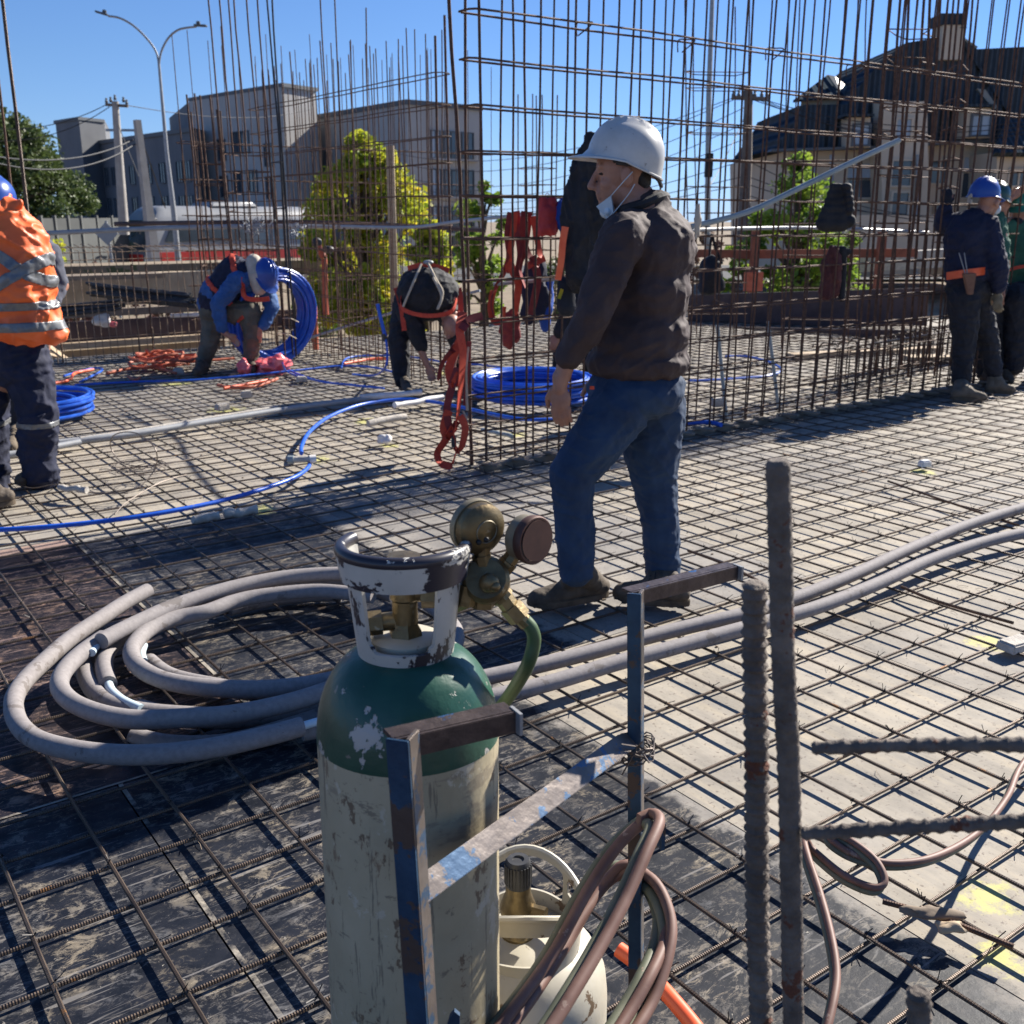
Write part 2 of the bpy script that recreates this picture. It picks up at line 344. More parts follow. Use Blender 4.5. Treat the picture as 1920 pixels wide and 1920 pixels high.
M['glass']=mat('window_glass',(0.03,0.04,0.05),(0.06,0.08,0.10),sc=0.4,rough=0.12,spec=0.8)
M['curtain']=mat('pale_curtain_behind_glass',(0.30,0.36,0.42),(0.42,0.47,0.52),sc=1.5,rough=0.3)
M['cream']=mat('cream_render',(0.55,0.44,0.32),(0.62,0.50,0.37),sc=0.5,rough=0.9)
M['roof']=mat('dark_seamed_roofing',(0.055,0.070,0.086),(0.075,0.092,0.108),sc=1.2,rough=1.0,spec=0.0)
M['rooflight']=mat('pale_ribbed_roofing',(0.16,0.165,0.15),(0.21,0.215,0.195),sc=2,rough=0.5)
M['poleconc']=mat('pole_concrete',(0.27,0.255,0.235),(0.36,0.34,0.315),sc=3,rough=0.9)
M['polewood']=mat('pole_timber',(0.11,0.09,0.075),(0.17,0.14,0.12),sc=3,rough=0.9)
M['cable']=mat('black_cable',(0.02,0.022,0.026),rough=0.6)
M['buswhite']=mat('bus_white_paint',(0.24,0.245,0.25),(0.29,0.295,0.30),sc=1,rough=0.3)
M['rustorange']=mat('weathered_orange_paint',(0.17,0.055,0.03),(0.26,0.085,0.045),sc=6,rough=0.8)
M['busred']=mat('bus_red_paint',(0.42,0.035,0.03),(0.5,0.05,0.04),sc=1,rough=0.3)
M['tyre']=mat('tyre_rubber',(0.02,0.02,0.02),rough=0.9)
M['fence']=mat('grey_fence_panel',(0.075,0.08,0.078),(0.10,0.105,0.10),sc=1,rough=0.8)
M['bark']=mat('bark',(0.06,0.045,0.03),(0.1,0.075,0.05),sc=6,rough=0.95)
M['blue_cloth']=mat('bright_blue_cloth',(0.015,0.07,0.36),rough=0.8)
M['red_bag']=mat('red_nylon_bag',(0.42,0.025,0.03),(0.52,0.05,0.05),sc=8,rough=0.6)
M['maroon']=mat('maroon_cloth',(0.075,0.02,0.022),(0.11,0.035,0.03),sc=8,rough=0.85)
_r=M['roof'].node_tree; _b=_r.nodes['Principled BSDF']  # standing seams
_t=_r.nodes.new('ShaderNodeTexCoord'); _w=_r.nodes.new('ShaderNodeTexWave'); _w.bands_direction='X'; _w.inputs['Scale'].default_value=0.9; _w.inputs['Distortion'].default_value=0.0
_r.links.new(_t.outputs['Object'],_w.inputs['Vector']); _p=_r.nodes.new('ShaderNodeBump'); _p.inputs['Strength'].default_value=1.0; _p.inputs['Distance'].default_value=0.25
_r.links.new(_w.outputs['Fac'],_p.inputs['Height']); _r.links.new(_p.outputs[0],_b.inputs['Normal'])
def leafmat(name,cols,tr=0.25):
    m=bpy.data.materials.new(name); m.use_nodes=True; T=m.node_tree; N=T.nodes; b=N['Principled BSDF']
    b.inputs['Roughness'].default_value=0.55
    tc=N.new('ShaderNodeTexCoord'); nz=N.new('ShaderNodeTexNoise'); nz.inputs['Scale'].default_value=2.2; nz.inputs['Detail'].default_value=6; nz.inputs['Roughness'].default_value=0.75
    T.links.new(tc.outputs['Object'],nz.inputs['Vector']); cr=N.new('ShaderNodeValToRGB')
    e=cr.color_ramp.elements; e[0].position=0.36; e[1].position=0.64; e[0].color=(*cols[0],1); e[1].color=(*cols[-1],1)
    for i,c in enumerate(cols[1:-1]):
        q=e.new(0.36+0.28*(i+1)/(len(cols)-1)); q.color=(*c,1)
    T.links.new(nz.outputs['Fac'],cr.inputs[0]); T.links.new(cr.outputs[0],b.inputs['Base Color'])
    t=N.new('ShaderNodeBsdfTranslucent'); T.links.new(cr.outputs[0],t.inputs[0]); mx=N.new('ShaderNodeMixShader'); mx.inputs[0].default_value=tr
    T.links.new(b.outputs[0],mx.inputs[1]); T.links.new(t.outputs[0],mx.inputs[2]); T.links.new(mx.outputs[0],N['Material Output'].inputs[0])
    return m
M['leaf_y']=leafmat('yellow_green_leaves',[(0.16,0.27,0.025),(0.42,0.46,0.04),(0.75,0.56,0.04)],0.55)
M['leaf_g']=leafmat('fresh_green_leaves',[(0.07,0.15,0.02),(0.22,0.33,0.04),(0.33,0.40,0.06)],0.5)
M['leaf_d']=leafmat('dark_conifer_needles',[(0.035,0.06,0.018),(0.075,0.11,0.03),(0.12,0.155,0.045)],0.3)
M['leaf_r']=leafmat('reddish_dry_shrub',[(0.09,0.035,0.03),(0.16,0.08,0.06),(0.16,0.14,0.06)],0.3)
# deck: worn film-faced plywood
def deckmat():
    m=bpy.data.materials.new('worn_formwork_plywood'); m.use_nodes=True; T=m.node_tree; N=T.nodes; L=T.links; b=N['Principled BSDF']
    uv=N.new('ShaderNodeUVMap').outputs[0]; at=N.new('ShaderNodeAttribute'); at.attribute_name='wear'
    sep=N.new('ShaderNodeSeparateColor'); L.new(at.outputs['Color'],sep.inputs[0])
    def noi(sc,det=6,ro=0.65,st=None,dist=0):
        v=uv
        if st:
            mp=N.new('ShaderNodeMapping'); mp.inputs['Scale'].default_value=st[0]; mp.inputs['Rotation'].default_value=(0,0,st[1]); L.new(uv,mp.inputs[0]); v=mp.outputs[0]
        n=N.new('ShaderNodeTexNoise'); n.inputs['Scale'].default_value=sc; n.inputs['Detail'].default_value=det; n.inputs['Roughness'].default_value=ro; n.inputs['Distortion'].default_value=dist; L.new(v,n.inputs['Vector']); return n.outputs['Fac']
    def ramp(f,st):
        r=N.new('ShaderNodeValToRGB'); e=r.color_ramp.elements
        e[0].position,e[0].color=st[0][0],(*st[0][1],1); e[1].position,e[1].color=st[-1][0],(*st[-1][1],1)
        for p,c in st[1:-1]: q=e.new(p); q.color=(*c,1)
        L.new(f,r.inputs[0]); return r.outputs[0]
    def mix(f,a,c,mode='MIX'):
        x=N.new('ShaderNodeMix'); x.data_type='RGBA'; x.blend_type=mode
        for s,i in ((f,0),(a,6),(c,7)):
            if hasattr(s,'is_linked'): L.new(s,x.inputs[i])
            else: x.inputs[i].default_value=s if i==0 else (*s,1)
        return x.outputs[2]
    def mth(op,a,c):
        x=N.new('ShaderNodeMath'); x.operation=op
        for s,i in ((a,0),(c,1)):
            if hasattr(s,'is_linked'): L.new(s,x.inputs[i])
            else: x.inputs[i].default_value=s
        return x.outputs[0]
    grain=noi(3.0,8,0.7,((6,1.0,1),0.0))
    tan=ramp(grain,[(0.3,(0.27,0.245,0.205)),(0.5,(0.35,0.315,0.262)),(0.72,(0.43,0.37,0.275))])
    grey=ramp(noi(9,8,0.7),[(0.3,(0.19,0.18,0.17)),(0.6,(0.29,0.27,0.245))])
    # per panel greyness in G, plus blotches
    gy=ramp(mth('ADD',mth('MULTIPLY',noi(1.1,6,0.7),0.9),mth('MULTIPLY',sep.outputs[1],0.34)),[(0.46,(0,0,0)),(0.80,(1,1,1))])
    tan=mix(gy,tan,grey)
    tan=mix(ramp(noi(60,4,0.7),[(0.35,(1,1,1)),(0.42,(0,0,0))]),tan,(0.17,0.14,0.12))
    tan=mix(1.0,tan,ramp(noi(1.7,9,0.72,None,0.5),[(0.34,(0.70,0.70,0.71)),(0.56,(1.05,1.04,1.02))]),'MULTIPLY')
    dark=ramp(noi(14,6,0.6),[(0.35,(0.006,0.008,0.013)),(0.7,(0.019,0.021,0.028))])
    # scuffs on the dark film
    s1=ramp(noi(16,10,0.82,((1,1.35,1),0.6),0.6),[(0.515,(0,0,0)),(0.575,(1,1,1))])
    s2=ramp(noi(22,8,0.8,((0.6,1.9,1),-0.7),0.8),[(0.55,(0,0,0)),(0.59,(1,1,1))])
    s3=ramp(noi(2.6,5,0.65),[(0.38,(0.15,0.15,0.15)),(0.56,(1,1,1))])
    sc=mix(1.0,s1,s2,'ADD'); sc=mix(1.0,sc,s3,'MULTIPLY')
    scol=ramp(noi(7,4),[(0.4,(0.13,0.128,0.13)),(0.62,(0.30,0.25,0.18))])
    fac=mth('MULTIPLY',sc,0.70)
    dark=mix(fac,dark,scol)
    for st,rot in ((26,.35),(30,-.9),(22,1.5)):
        ln=ramp(noi(1.6,3,0.6,((1.2,st,1),rot),0.4),[(0.655,(0,0,0)),(0.68,(1,1,1))]); dark=mix(mth('MULTIPLY',ln,.45),dark,(0.30,0.28,0.26))
    dark=mix(ramp(noi(55,4,0.8),[(0.66,(0,0,0)),(0.69,(1,1,1))]),dark,(0.36,0.33,0.28))
    dk=ramp(mth('ADD',sep.outputs[0],mth('MULTIPLY',mth('SUBTRACT',noi(3.5,8,0.75),0.5),0.9)),[(0.44,(0,0,0)),(0.54,(1,1,1))])
    col=mix(dk,tan,dark)
    # warm brown tint where panel blue channel says so (reddish film)
    col=mix(mth('MULTIPLY',sep.outputs[2],0.6),col,mix(1.0,col,(1.25,0.8,0.72),'MULTIPLY'))
    # sprayed yellow marks
    for (px,py,rad) in ((1850,1680,0.09),(1880,1790,0.08),(1850,1205,0.10),(1730,885,0.12),(600,862,0.14),(730,835,0.10),(330,720,0.22),(480,958,0.16),(690,790,0.18),(420,768,0.2),(840,700,.25),(960,815,.14)):
        a,c=inv(px,py)
        v=N.new('ShaderNodeVectorMath'); v.operation='DISTANCE'; L.new(uv,v.inputs[0]); v.inputs[1].default_value=(a,c,0)
        d=mth('ADD',mth('DIVIDE',v.outputs['Value'],rad),mth('MULTIPLY',mth('SUBTRACT',noi(9,6,0.8),0.5),3.2))
        col=mix(mth('MULTIPLY',ramp(d,[(0.35,(1,1,1)),(0.75,(0,0,0))]),0.6),col,(0.62,0.60,0.16))
    L.new(col,b.inputs['Base Color'])
    rg=N.new('ShaderNodeMapRange'); L.new(dk,rg.inputs[0]); rg.inputs[3].default_value=0.75; rg.inputs[4].default_value=0.5; b.inputs['Specular IOR Level'].default_value=0.22; L.new(rg.outputs[0],b.inputs['Roughness'])
    bp=N.new('ShaderNodeBump'); bp.inputs['Strength'].default_value=0.25; bp.inputs['Distance'].default_value=0.004; L.new(noi(30,8,0.7),bp.inputs['Height']); L.new(bp.outputs[0],b.inputs['Normal'])
    return m
M['deck']=deckmat()
# ---------------- ground and deck ----------------
GZ=-1.4
g=MB()
n=40
for i in range(n+1):
    for j in range(n+1):
        x=-260+520*i/n; y=-60+560*j/n
        g.v.append(Vector((x,y,GZ+0.12*noise.noise(Vector((x*.05,y*.05,0))))))
for i in range(n):
    for j in range(n):
        a=i*(n+1)+j; g.face((a,a+n+1,a+n+2,a+1))
tag(g.build('ground',M['dirt']),kind='structure')
rd=MB(); rc=[(-60,62),(-20,55),(30,56),(120,70)]
rp=spl([Vector((x,y,GZ+.14)) for x,y in rc],8)
for p,q in zip(rp,rp[1:]): rd.quad(p+Vector((0,-7,0)),q+Vector((0,-7,0)),q+Vector((0,7,0)),p+Vector((0,7,0)))
tag(rd.build('road',M['asphalt']),kind='structure')
# formwork deck: plywood panels
AMIN,AMAX,BMIN,BMAX=-3.0,14.6,-1.5,12.1
dk=MB(); wear=[]
rows=[]; b=0.24-2.44
while b<BMAX: rows.append(b); b+=2.44
for ri,b0 in enumerate(rows):
    b1=min(b0+2.44,BMAX); b0=max(b0,BMIN)
    if b1<=b0: continue
    a=(2.30 if b0>2.6 else 1.83)-1.22*5
    while a<AMAX:
        a0=max(a,AMIN); a1=min(a+1.22,AMAX)
        if a1>a0:
            ca=(a0+a1)/2; cb=(b0+b1)/2
            d=0.0
            if b0<2.6 and a1<1.9: d=1.0
            if 2.6<b0<5.0 and a1<2.4: d=0.86
            if b0<0.1 and a1<3.2: d=0.9
            if d==0 and b0<5: d=random.choice([0,0,.08,.12])
            br=1.0 if (d>0.5 and 2.6<b0<5.0 and a0<1.0) else 0.0
            gy=random.random()*0.9; e=0.002
            def dz_(x,y):
                k=lambda v:max(0.0,min(1.0,v))
                if y<2.68: v=1.0*k((2.02-x)/.42) if d>.5 or x<2.1 else 0
                else: v=.9*k((2.50-x)/.5)*k((5.14-y)/.12)
                return max(v,d if d<.5 else 0)
            nx=6; ny=12; P=[(a0+e,b0+e),(a1-e,b0+e),(a1-e,b1-e),(a0+e,b1-e)]
            q=len(dk.v)
            for jy in range(ny+1):
                for ix in range(nx+1): dk.v.append(W(P[0][0]+(P[1][0]-P[0][0])*ix/nx,P[0][1]+(P[2][1]-P[0][1])*jy/ny,0))
            uvf=lambda ix,jy:(P[0][0]+(P[1][0]-P[0][0])*ix/nx,P[0][1]+(P[2][1]-P[0][1])*jy/ny)
            for jy in range(ny):
                for ix in range(nx):
                    a_=q+jy*(nx+1)+ix; C4=[(ix,jy),(ix+1,jy),(ix+1,jy+1),(ix,jy+1)]
                    dk.face((a_,a_+1,a_+nx+2,a_+nx+1),tuple(uvf(*c) for c in C4)); wear.append([(dz_(*uvf(*c)),gy,br) for c in C4])
            q=len(dk.v)
            for z in (0,-.018):
                for pa,pb in P: dk.v.append(W(pa,pb,z))
            dk.face((q+7,q+6,q+5,q+4),tuple(P)); wear.append((d,gy,br))
            for k in range(4):
                k2=(k+1)%4; dk.face((q+k,q+k+4,q+k2+4,q+k2),(P[k],P[k],P[k2],P[k2])); wear.append((d,gy,br))
            if d>.5:
                for (u0,v0,u1,v1) in ((a0+e,b0+e,a0+.014,b1-e),(a0+e,b0+e,a1-e,b0+.011)):
                    q=len(dk.v); Q=((u0,v0),(u1,v0),(u1,v1),(u0,v1))
                    for pa,pb in Q: dk.v.append(W(pa,pb,.0012))
                    dk.face((q,q+1,q+2,q+3),Q); wear.append((.50,.1,0))
        a+=1.22
me=dk.mesh('deck'); me.materials.append(M['deck'])
ca_=me.color_attributes.new('wear','FLOAT_COLOR','CORNER')
for p in me.polygons:
    c=wear[p.index]
    for n_,li in enumerate(p.loop_indices): ca_.data[li].color=(*(c[n_] if isinstance(c,list) else c),1)
o=bpy.data.objects.new('deck',me); COL.objects.link(o); tag(o,kind='structure')
ds=MB(); ds.box(W((AMIN+AMAX)/2,(BMIN+BMAX)/2,-0.12),AMAX-AMIN-.04,BMAX-BMIN-.04,0.18,A_,B_,Z_)
tag(ds.build('deck_joists',M['wood_old'],smooth=False),kind='structure')
# ---------------- floor mesh ----------------
mt=thing('rebar_mat','large tied grid of thin steel bars laid flat over the whole plywood deck','rebar mesh',W(4,4,0))
def ribbar(name,p,q,r,m,par,n=6,wob=0.006,segs=14):
    p=Vector(p);q=Vector(q); t=(q-p).normalized(); s=t.cross(Z_).normalized(); pts=[]
    ph=random.random()*20
    L=(q-p).length; segs=max(segs,int(L/0.6))
    for i in range(segs+1):
        f=i/segs; v=noise.noise_vector(Vector((ph,f*L*0.8,1.3)))*wob
        pts.append(p.lerp(q,f)+s*v.x+Z_*v.y*.25)
    return MB().tube(pts,r,n).build(name,m,par)
random.seed(3)
rb=0.0050
a=-0.122
amarks=[]
while a<13.4:
    amarks.append(a); a+=0.2025 if a<1.4 else (0.212 if a<4 else 0.2)
bm_=[]; b=0.03
while b<12.0: bm_.append(b); b+=0.1735 if b<2.4 else 0.178
for a in amarks[:100]:
    j=random.uniform(-.006,.006)
    ribbar('mesh_bar',W(a+j,-0.4,.0245),W(a+random.uniform(-.012,.012),11.9,.0245),rb,M['matbar'],mt,wob=.012)
for b in bm_[:100]:
    j=random.uniform(-.006,.006)
    ribbar('mesh_bar',W(-2.6,b+j,.0145),W(13.4,b+random.uniform(-.012,.012),.0145),rb,M['matbar'],mt)
# lap bars and tie wires
for (x0,y0,x1,y1) in ((1660,900,1900,985),(1290,1030,1420,1090),(0,1275,150,1345),(1500,1720,1900,1900)):
    pass
tw=MB()
for a in amarks:
    if not(-.2<a<7): continue
    for b in bm_:
        if b>7.5 or random.random()<0.25: continue
        c=W(a,b,.023)
        for k in range(2):
            d=Vector((random.uniform(-1,1),random.uniform(-1,1),random.uniform(.1,1))).normalized()
            tw.tube([c-A_*.009,c+Z_*.012,c+B_*.009,c+d*.03],0.0013,3)
tt=tw.build('tie_wire',M['dark_steel'],mt); tt['kind']='stuff'
# ---------------- rebar walls and columns ----------------
def wave(p,q,amp,n=10,ph=None):
    p=Vector(p);q=Vector(q); ph=random.random()*50 if ph is None else ph
    return [p.lerp(q,i/n)+noise.noise_vector(Vector((ph,i*0.45,0)))*amp for i in range(n+1)]
def hook(p,d1,L,d2=None):
    return [p,p+Vector(d1)*L]
def hoop_wall(name,par,P0,P1,th,z,r,m,over=0.0,dz1=0.0):
    """one closed loop round a wall cage: two long runs and U ends"""
    n=(P1-P0).cross(Z_).normalized()*(-th/2)
    p0=Vector((P0.x,P0.y,z)); p1=Vector((P1.x,P1.y,z+dz1))
    t=(p1-p0).normalized()
    a=wave(p0+n,p1+n,.012,14); b=wave(p1-n,p0-n,.012,14)
    pts=[p0+n*.6-t*.02]+a+[p1+t*.03+n*.5,p1+t*.03-n*.5]+b+[p0-n*.6-t*.03,p0-n*.1-t*.035,p0+n*.7-t*.03]
    o=MB().tube(pts,r,6).build(name,m,par)
    return o
def bar(par,p,q,r=.0075,m='rust',amp=.012,n=8,name='vertical_bar'):
    return MB().tube(wave(p,q,amp,n),r,7).build(name,M[m],par)
# main wall
random.seed(11)  # left flange in dark blue, right flange in the paler lit tone
mw=thing('rebar_wall','long double layer rust brown rebar wall cage beside the man in the white helmet','rebar cage',W(6.3,5.2,0))
Aend=9.35
for i,z in enumerate([2.58,2.335,2.09,1.85,1.61,1.37,1.13,.89,.66,.44,.25,.09]):
    hoop_wall('horizontal_tie',mw,W(3.47,5.18,0),W(Aend,5.2,0),.15,z,.0062,M['rust'],dz1=random.uniform(-.03,.03))
va=[3.50]; 
while va[-1]<Aend-.2: va.append(va[-1]+random.choice([.17,.19,.20,.21,.22]))
for k,a in enumerate(va):
    for s,bb in ((0,5.11),(1,5.27)):
        top=random.uniform(3.3,3.7); rr=.0085 if k==0 else random.choice([.0058,.0065,.0072])
        j=random.uniform(-.05,.05)
        bar(mw,W(a+(.03 if s else 0)+random.uniform(-.02,.02),bb,.0),W(a+j*.6+(.04 if s else -.0),bb+random.uniform(-.03,.03),top),rr,n=9)
bar(mw,D(885,872,6.32),D(843,-20,6.50),.011,amp=.02)
for a,z in ((4.3,2.6),(5.15,2.58),(6.0,2.6),(6.9,2.56),(7.8,2.58),(4.9,1.86),(6.3,1.85),(7.1,1.37),(5.6,.9),(4.5,.44)):
    p=W(a,5.11,z); q=W(a+.02,5.28,z)
    MB().tube(spl([p-A_*.11-Z_*.09,p-Z_*.012,p+(q-p)*.5+Z_*.006,q+Z_*.012,q-Z_*.06],4),.0045,5).build('cross_tie',M['rust'],mw)
# short inclined props near the wall foot (bars leaning)
for (x0,y0,x1,y1) in ((1135,0,1,1),): pass
wb=MB()
wb.box(W(6.4,5.07,.02),5.9,.04,.04,A_,B_,Z_)
for k in range(26):
    a=3.5+k*.226; wb.box(W(a+random.uniform(-.03,.03),5.02+random.uniform(-.02,.02),.055),.05,.16,.012,(A_+B_*.3).normalized(),(B_-A_*.3).normalized(),Z_)
tag(wb.build('timber_strip',M['wood_old'],smooth=False),'dark weathered timber strip lying along the foot of the long rebar wall','timber')
# far wall cage (left of the end of the main wall), runs away from the camera
fw=thing('rebar_wall','tall thin rebar wall cage running away behind the bending worker in black','rebar cage',W(5.07,10,0))
for z in [2.66,2.40,2.16,1.92,1.66,1.42,1.16,.92,.66,.42,.15]:
    hoop_wall('horizontal_tie',fw,W(5.07,12.0,0),W(5.07,7.97,0),.15,z,.005,M['rust'],dz1=random.uniform(-.02,.02))
b=7.98; k=0
while b<12.0:
    for s,aa in ((0,5.0),(1,5.15)):
        bar(fw,W(aa,b+s*.03,0),W(aa+random.uniform(-.05,.05),b+s*.03+random.uniform(-.05,.05),(2.9+random.uniform(-.08,.22)) if not (k==0 and s==0) else 2.95),.011 if k==0 else .0052,n=7)
    b+=random.choice([.16,.18,.2]); k+=1
# second run, further and parallel
fw2=thing('rebar_wall','thin faraway rebar wall cage with even tops in front of the yellow green tree','rebar cage',W(6.2,13,0))
for z in [2.3,1.9,1.5,1.1,.7,.3]:
    hoop_wall('horizontal_tie',fw2,W(4.3,12.35,0),W(8.6,12.35,0),.15,z,.005,M['rust'])
for k in range(24):
    a=4.3+k*.185
    for s,bb in ((0,12.28),(1,12.42))[:2 if k%3==0 else 1]:
        bar(fw2,W(a+s*.05,bb,-.2),W(a+s*.05+random.uniform(-.03,.03),bb,3.35+random.uniform(-.1,.25)),.0045,n=5)
# cages given by their bars: tops and feet seen in the photograph, each bar at its own distance
def cage(label,bars,zs,base,r=.009,rt=.006,m='rust',extra=0.0):
    t=thing('rebar_column',label,'rebar cage',base)
    P=[]
    for (x0,y0,x1,y1,Y,dY) in bars:
        p=G(x1,y1,0) if Y is None else D(x1,y1,Y+dY); q=D(x0,y0,p.y)
        bar(t,p,q,r,m,amp=.018); P.append((p,q))
    for z in zs:
        pts=[]
        for p,q in P:
            f=(z-p.z)/(q.z-p.z); pts.append(p.lerp(q,f))
        c=sum(pts,Vector())/len(pts)
        pts.sort(key=lambda v:math.atan2(v.y-c.y,v.x-c.x))
        pts=[v+(v-c).normalized()*.012+Z_*random.uniform(-.01,.01) for v in pts]
        MB().tube(pts,rt,5,closed=True).build('stirrup',M[m],t)
        if random.random()<.6:
            v=pts[0]; MB().tube([v,v+(c-v).normalized()*.09+Z_*.02],rt,5).build('stirrup_hook',M[m],t)
    return t
def pxz(y,Y): return D(960,y,Y).z
YA=11.3
cage('slender rust coloured column cage of short bars at the left above the bus',
 [(351,178,392,655,YA,0),(357,210,400,650,YA,.35),(365,174,412,655,YA,0),(374,178,420,650,YA,.35),(392,178,438,655,YA,0),(406,205,450,655,YA,.05),(412,210,452,650,YA,.4)],
 [pxz(y,YA) for y in (275,306,345,376,405,450,500,550,600,640)],G(420,655),r=.0095,rt=.005)
YB=10.6
cage('tall leaning column cage of dark bars reaching out of the picture above the blue coil',
 [(385,-40,455,668,YB,0),(408,-40,470,668,YB,.2),(425,-40,478,668,YB,.4),(437,-40,490,668,YB,0),(460,-40,520,668,YB,.3),(479,-40,535,668,YB,.1)],
 [pxz(y,YB) for y in (287,322,362,398,470,540,610)],G(490,668),r=.0080,rt=.005)
cage('pair of thick dark bars with light ties standing right of the blue coil column',
 [(497,-40,560,668,YB,.5),(508,-40,548,665,YB,.1),(519,150,556,672,YB,0),(498,188,535,668,YB,.45)],
 [pxz(y,YB) for y in (300,390,520,620)],G(550,668),r=.009,rt=.005,m='dark_steel')
cage('group of straight tall bars rising behind the thin wall cage under the sky',
 [(598,-40,640,660,11.5,0),(625,-40,655,662,11.5,.3),(543,95,585,640,12.2,0),(600,75,640,650,12.2,.3),(686,15,700,650,12.0,.1)],
 [pxz(y,11.5) for y in (420,520,600)],G(630,660),r=.0075,rt=.004)
# bars leaning in from the top left corner
for k,(x0,y0,x1,y1,Y) in enumerate(((2,-30,62,470,7.6),(-14,60,50,470,7.6))):
    t=bar(None,D(x1,y1,Y)+Vector((-.02-.05*k,0,-1.25)),D(x0,y0,Y),.012 if k==0 else .009,'matbar' if k==0 else 'rust',name='rebar_rod')
    tag(t,['thick dark rod rising out of the picture at the top left corner','thinner brown rod beside the thick one at the left edge'][k],'rebar rod')
# column inside the right end of the main wall
YC=9.35
cage('heavy thick barred column cage with many stirrups at the right end of the wall',
 [(1672,-40,1618,712,YC,0),(1690,-40,1640,705,YC,.35),(1706,-40,1668,702,YC,.5),(1735,-40,1690,690,YC,.2),(1748,-40,1702,708,YC,0),(1764,-40,1722,690,YC,.5)],
 [pxz(y,YC) for y in (55,108,200,248,330,420,520,610,690)],G(1660,705),r=.0115,rt=.0055)
YD=10.2
cage('set of long vertical bars closing the right corner beside the navy worker',
 [(1815,-40,1752,712,YD,-.3),(1800,-40,1738,700,YD,0),(1790,-40,1728,695,YD,.3),(1826,-40,1785,560,YD,.2)],
 [pxz(y,YD) for y in (128,188,240,300,352,400,455,520,600)],G(1750,705),r=.010,rt=.0055)
# remote cages seen through the wall
YE=15.5
cage('small faraway column cage with four light rungs seen left of the white helmet',
 [(972,178,972,640,YE,0),(985,200,985,640,YE,.3),(998,175,1000,640,YE,.3),(1005,178,1006,640,YE,0),(1016,178,1018,640,YE,.3),(1044,178,1040,640,YE,0)],
 [pxz(y,YE) for y in (285,315,347,400,470,540)],D(1005,640,YE),r=.009,rt=.006)
YF=13.2
cage('column cage behind the wall with pointed cross bars right of the white helmet',
 [(1285,0,1290,640,YF,0),(1300,25,1306,640,YF,.3),(1378,12,1376,640,YF,.3),(1405,-20,1398,640,YF,0)],
 [pxz(y,YF) for y in (135,165,250,300,350,400,460,530,590)],D(1350,640,YF),r=.008,rt=.006)
YG=12.2
cage('column cage behind the wall below the tilted grey pipe',
 [(1480,-40,1465,660,YG,0),(1500,-40,1480,655,YG,.3),(1610,-40,1590,650,YG,.2),(1627,-40,1605,655,YG,0)],
 [pxz(y,YG) for y in (300,420,480,540,600,640)],D(1530,655,YG),r=.0075,rt=.006)
# low kerb cage behind the right workers
rk=thing('rebar_beam','low grey beam cage with rounded stirrups behind the legs of the navy worker','rebar cage',G(1830,690))
p0=G(1560,735,.0); p1=G(1990,650,.0)
for dz in (.02,.36):
    for s in (0,.24):
        bar(rk,p0+B_*s+Z_*(dz+.02),p1+B_*s+Z_*(dz+.02),.012,'matbar',name='long_bar')
for k in range(30):
    c=p0.lerp(p1,(k+.5)/30)
    q=[c,c+Z_*.36,c+Z_*.41+B_*.05,c+Z_*.41+B_*.19,c+Z_*.36+B_*.24,c+B_*.24]
    MB().tube([v+A_*random.uniform(-.012,.012) for v in q],.007,5,closed=True).build('stirrup',M['matbar'],rk)
# left perimeter low cage with bent over tops
pc=thing('rebar_fence','long low row of thin bent topped bars along the left deck edge','rebar cage',W(2.5,11.6,0))
for k in range(58):
    a=.9+k*.078
    if a>5.0: break
    z=1.15+random.uniform(-.015,.015)
    p=W(a,11.55,0); q=p+Z_*z+A_*random.uniform(-.02,.02)
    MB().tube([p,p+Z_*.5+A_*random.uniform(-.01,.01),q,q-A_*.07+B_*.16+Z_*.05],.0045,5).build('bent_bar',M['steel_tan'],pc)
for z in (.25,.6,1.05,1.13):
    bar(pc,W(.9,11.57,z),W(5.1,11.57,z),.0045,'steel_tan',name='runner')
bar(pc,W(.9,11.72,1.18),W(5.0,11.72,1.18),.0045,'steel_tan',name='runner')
for a in (2.0,2.6,3.4,3.55): bar(pc,W(a,11.6,0),W(a,11.6,1.0),.008,'rust')
# parapet forms behind the left edge
def board(name,label,cat,p,q,w,h,m): 
    o=MB().beam(p,q,w,h).build(name,M[m],smooth=False,bevel=.004); return tag(o,label,cat)
def aboard(name,label,cat,x0,y0,x1,Y0,hpx,wd,m):
    p=D(x0,y0,Y0); t=0.0
    for _ in range(4000):
        t+=.01; v=p+A_*t; d=v-Vector((0,0,HC)); k=d.dot(_cf)
        if 960+F*d.x/k>=x1: break
    board(name,label,cat,p,p+A_*t,wd,hpx*(p-Vector((0,0,HC))).dot(_cf)/F,m)
aboard('timber_rail','grey planed plank lying at the foot of the left edge cage','timber',60,697,600,11.2,12,.16,'wood')
aboard('low_wall','low sandy wall seen under the pale timber rail','wall',40,678,420,12.6,30,.08,'tanwall')
aboard('timber_rail','pale timber rail running under the dark brown form board','timber',40,655,420,12.5,12,.10,'wood')
aboard('form_board','dark brown film faced form board along the left deck edge','form board',40,630,560,12.7,42,.03,'formply')
aboard('timber_beam','long brown board added for the dark pit gap above the dark form board at left','timber',40,594,420,13.2,14,.12,'wood_old')  # board added to stand in for the dark gap over the pit
aboard('retaining_wall','long sandy retaining wall behind the black bundles at left','wall',-60,553,455,15.5,62,.3,'tanwall')
aboard('timber_beam','dark capping plank on top of the sandy retaining wall','timber',60,523,300,15.4,9,.5,'wood_old')
aboard('soil_bank','low dry soil bank beyond the retaining wall under the bus','soil',60,512,700,19,26,1.2,'dirt')
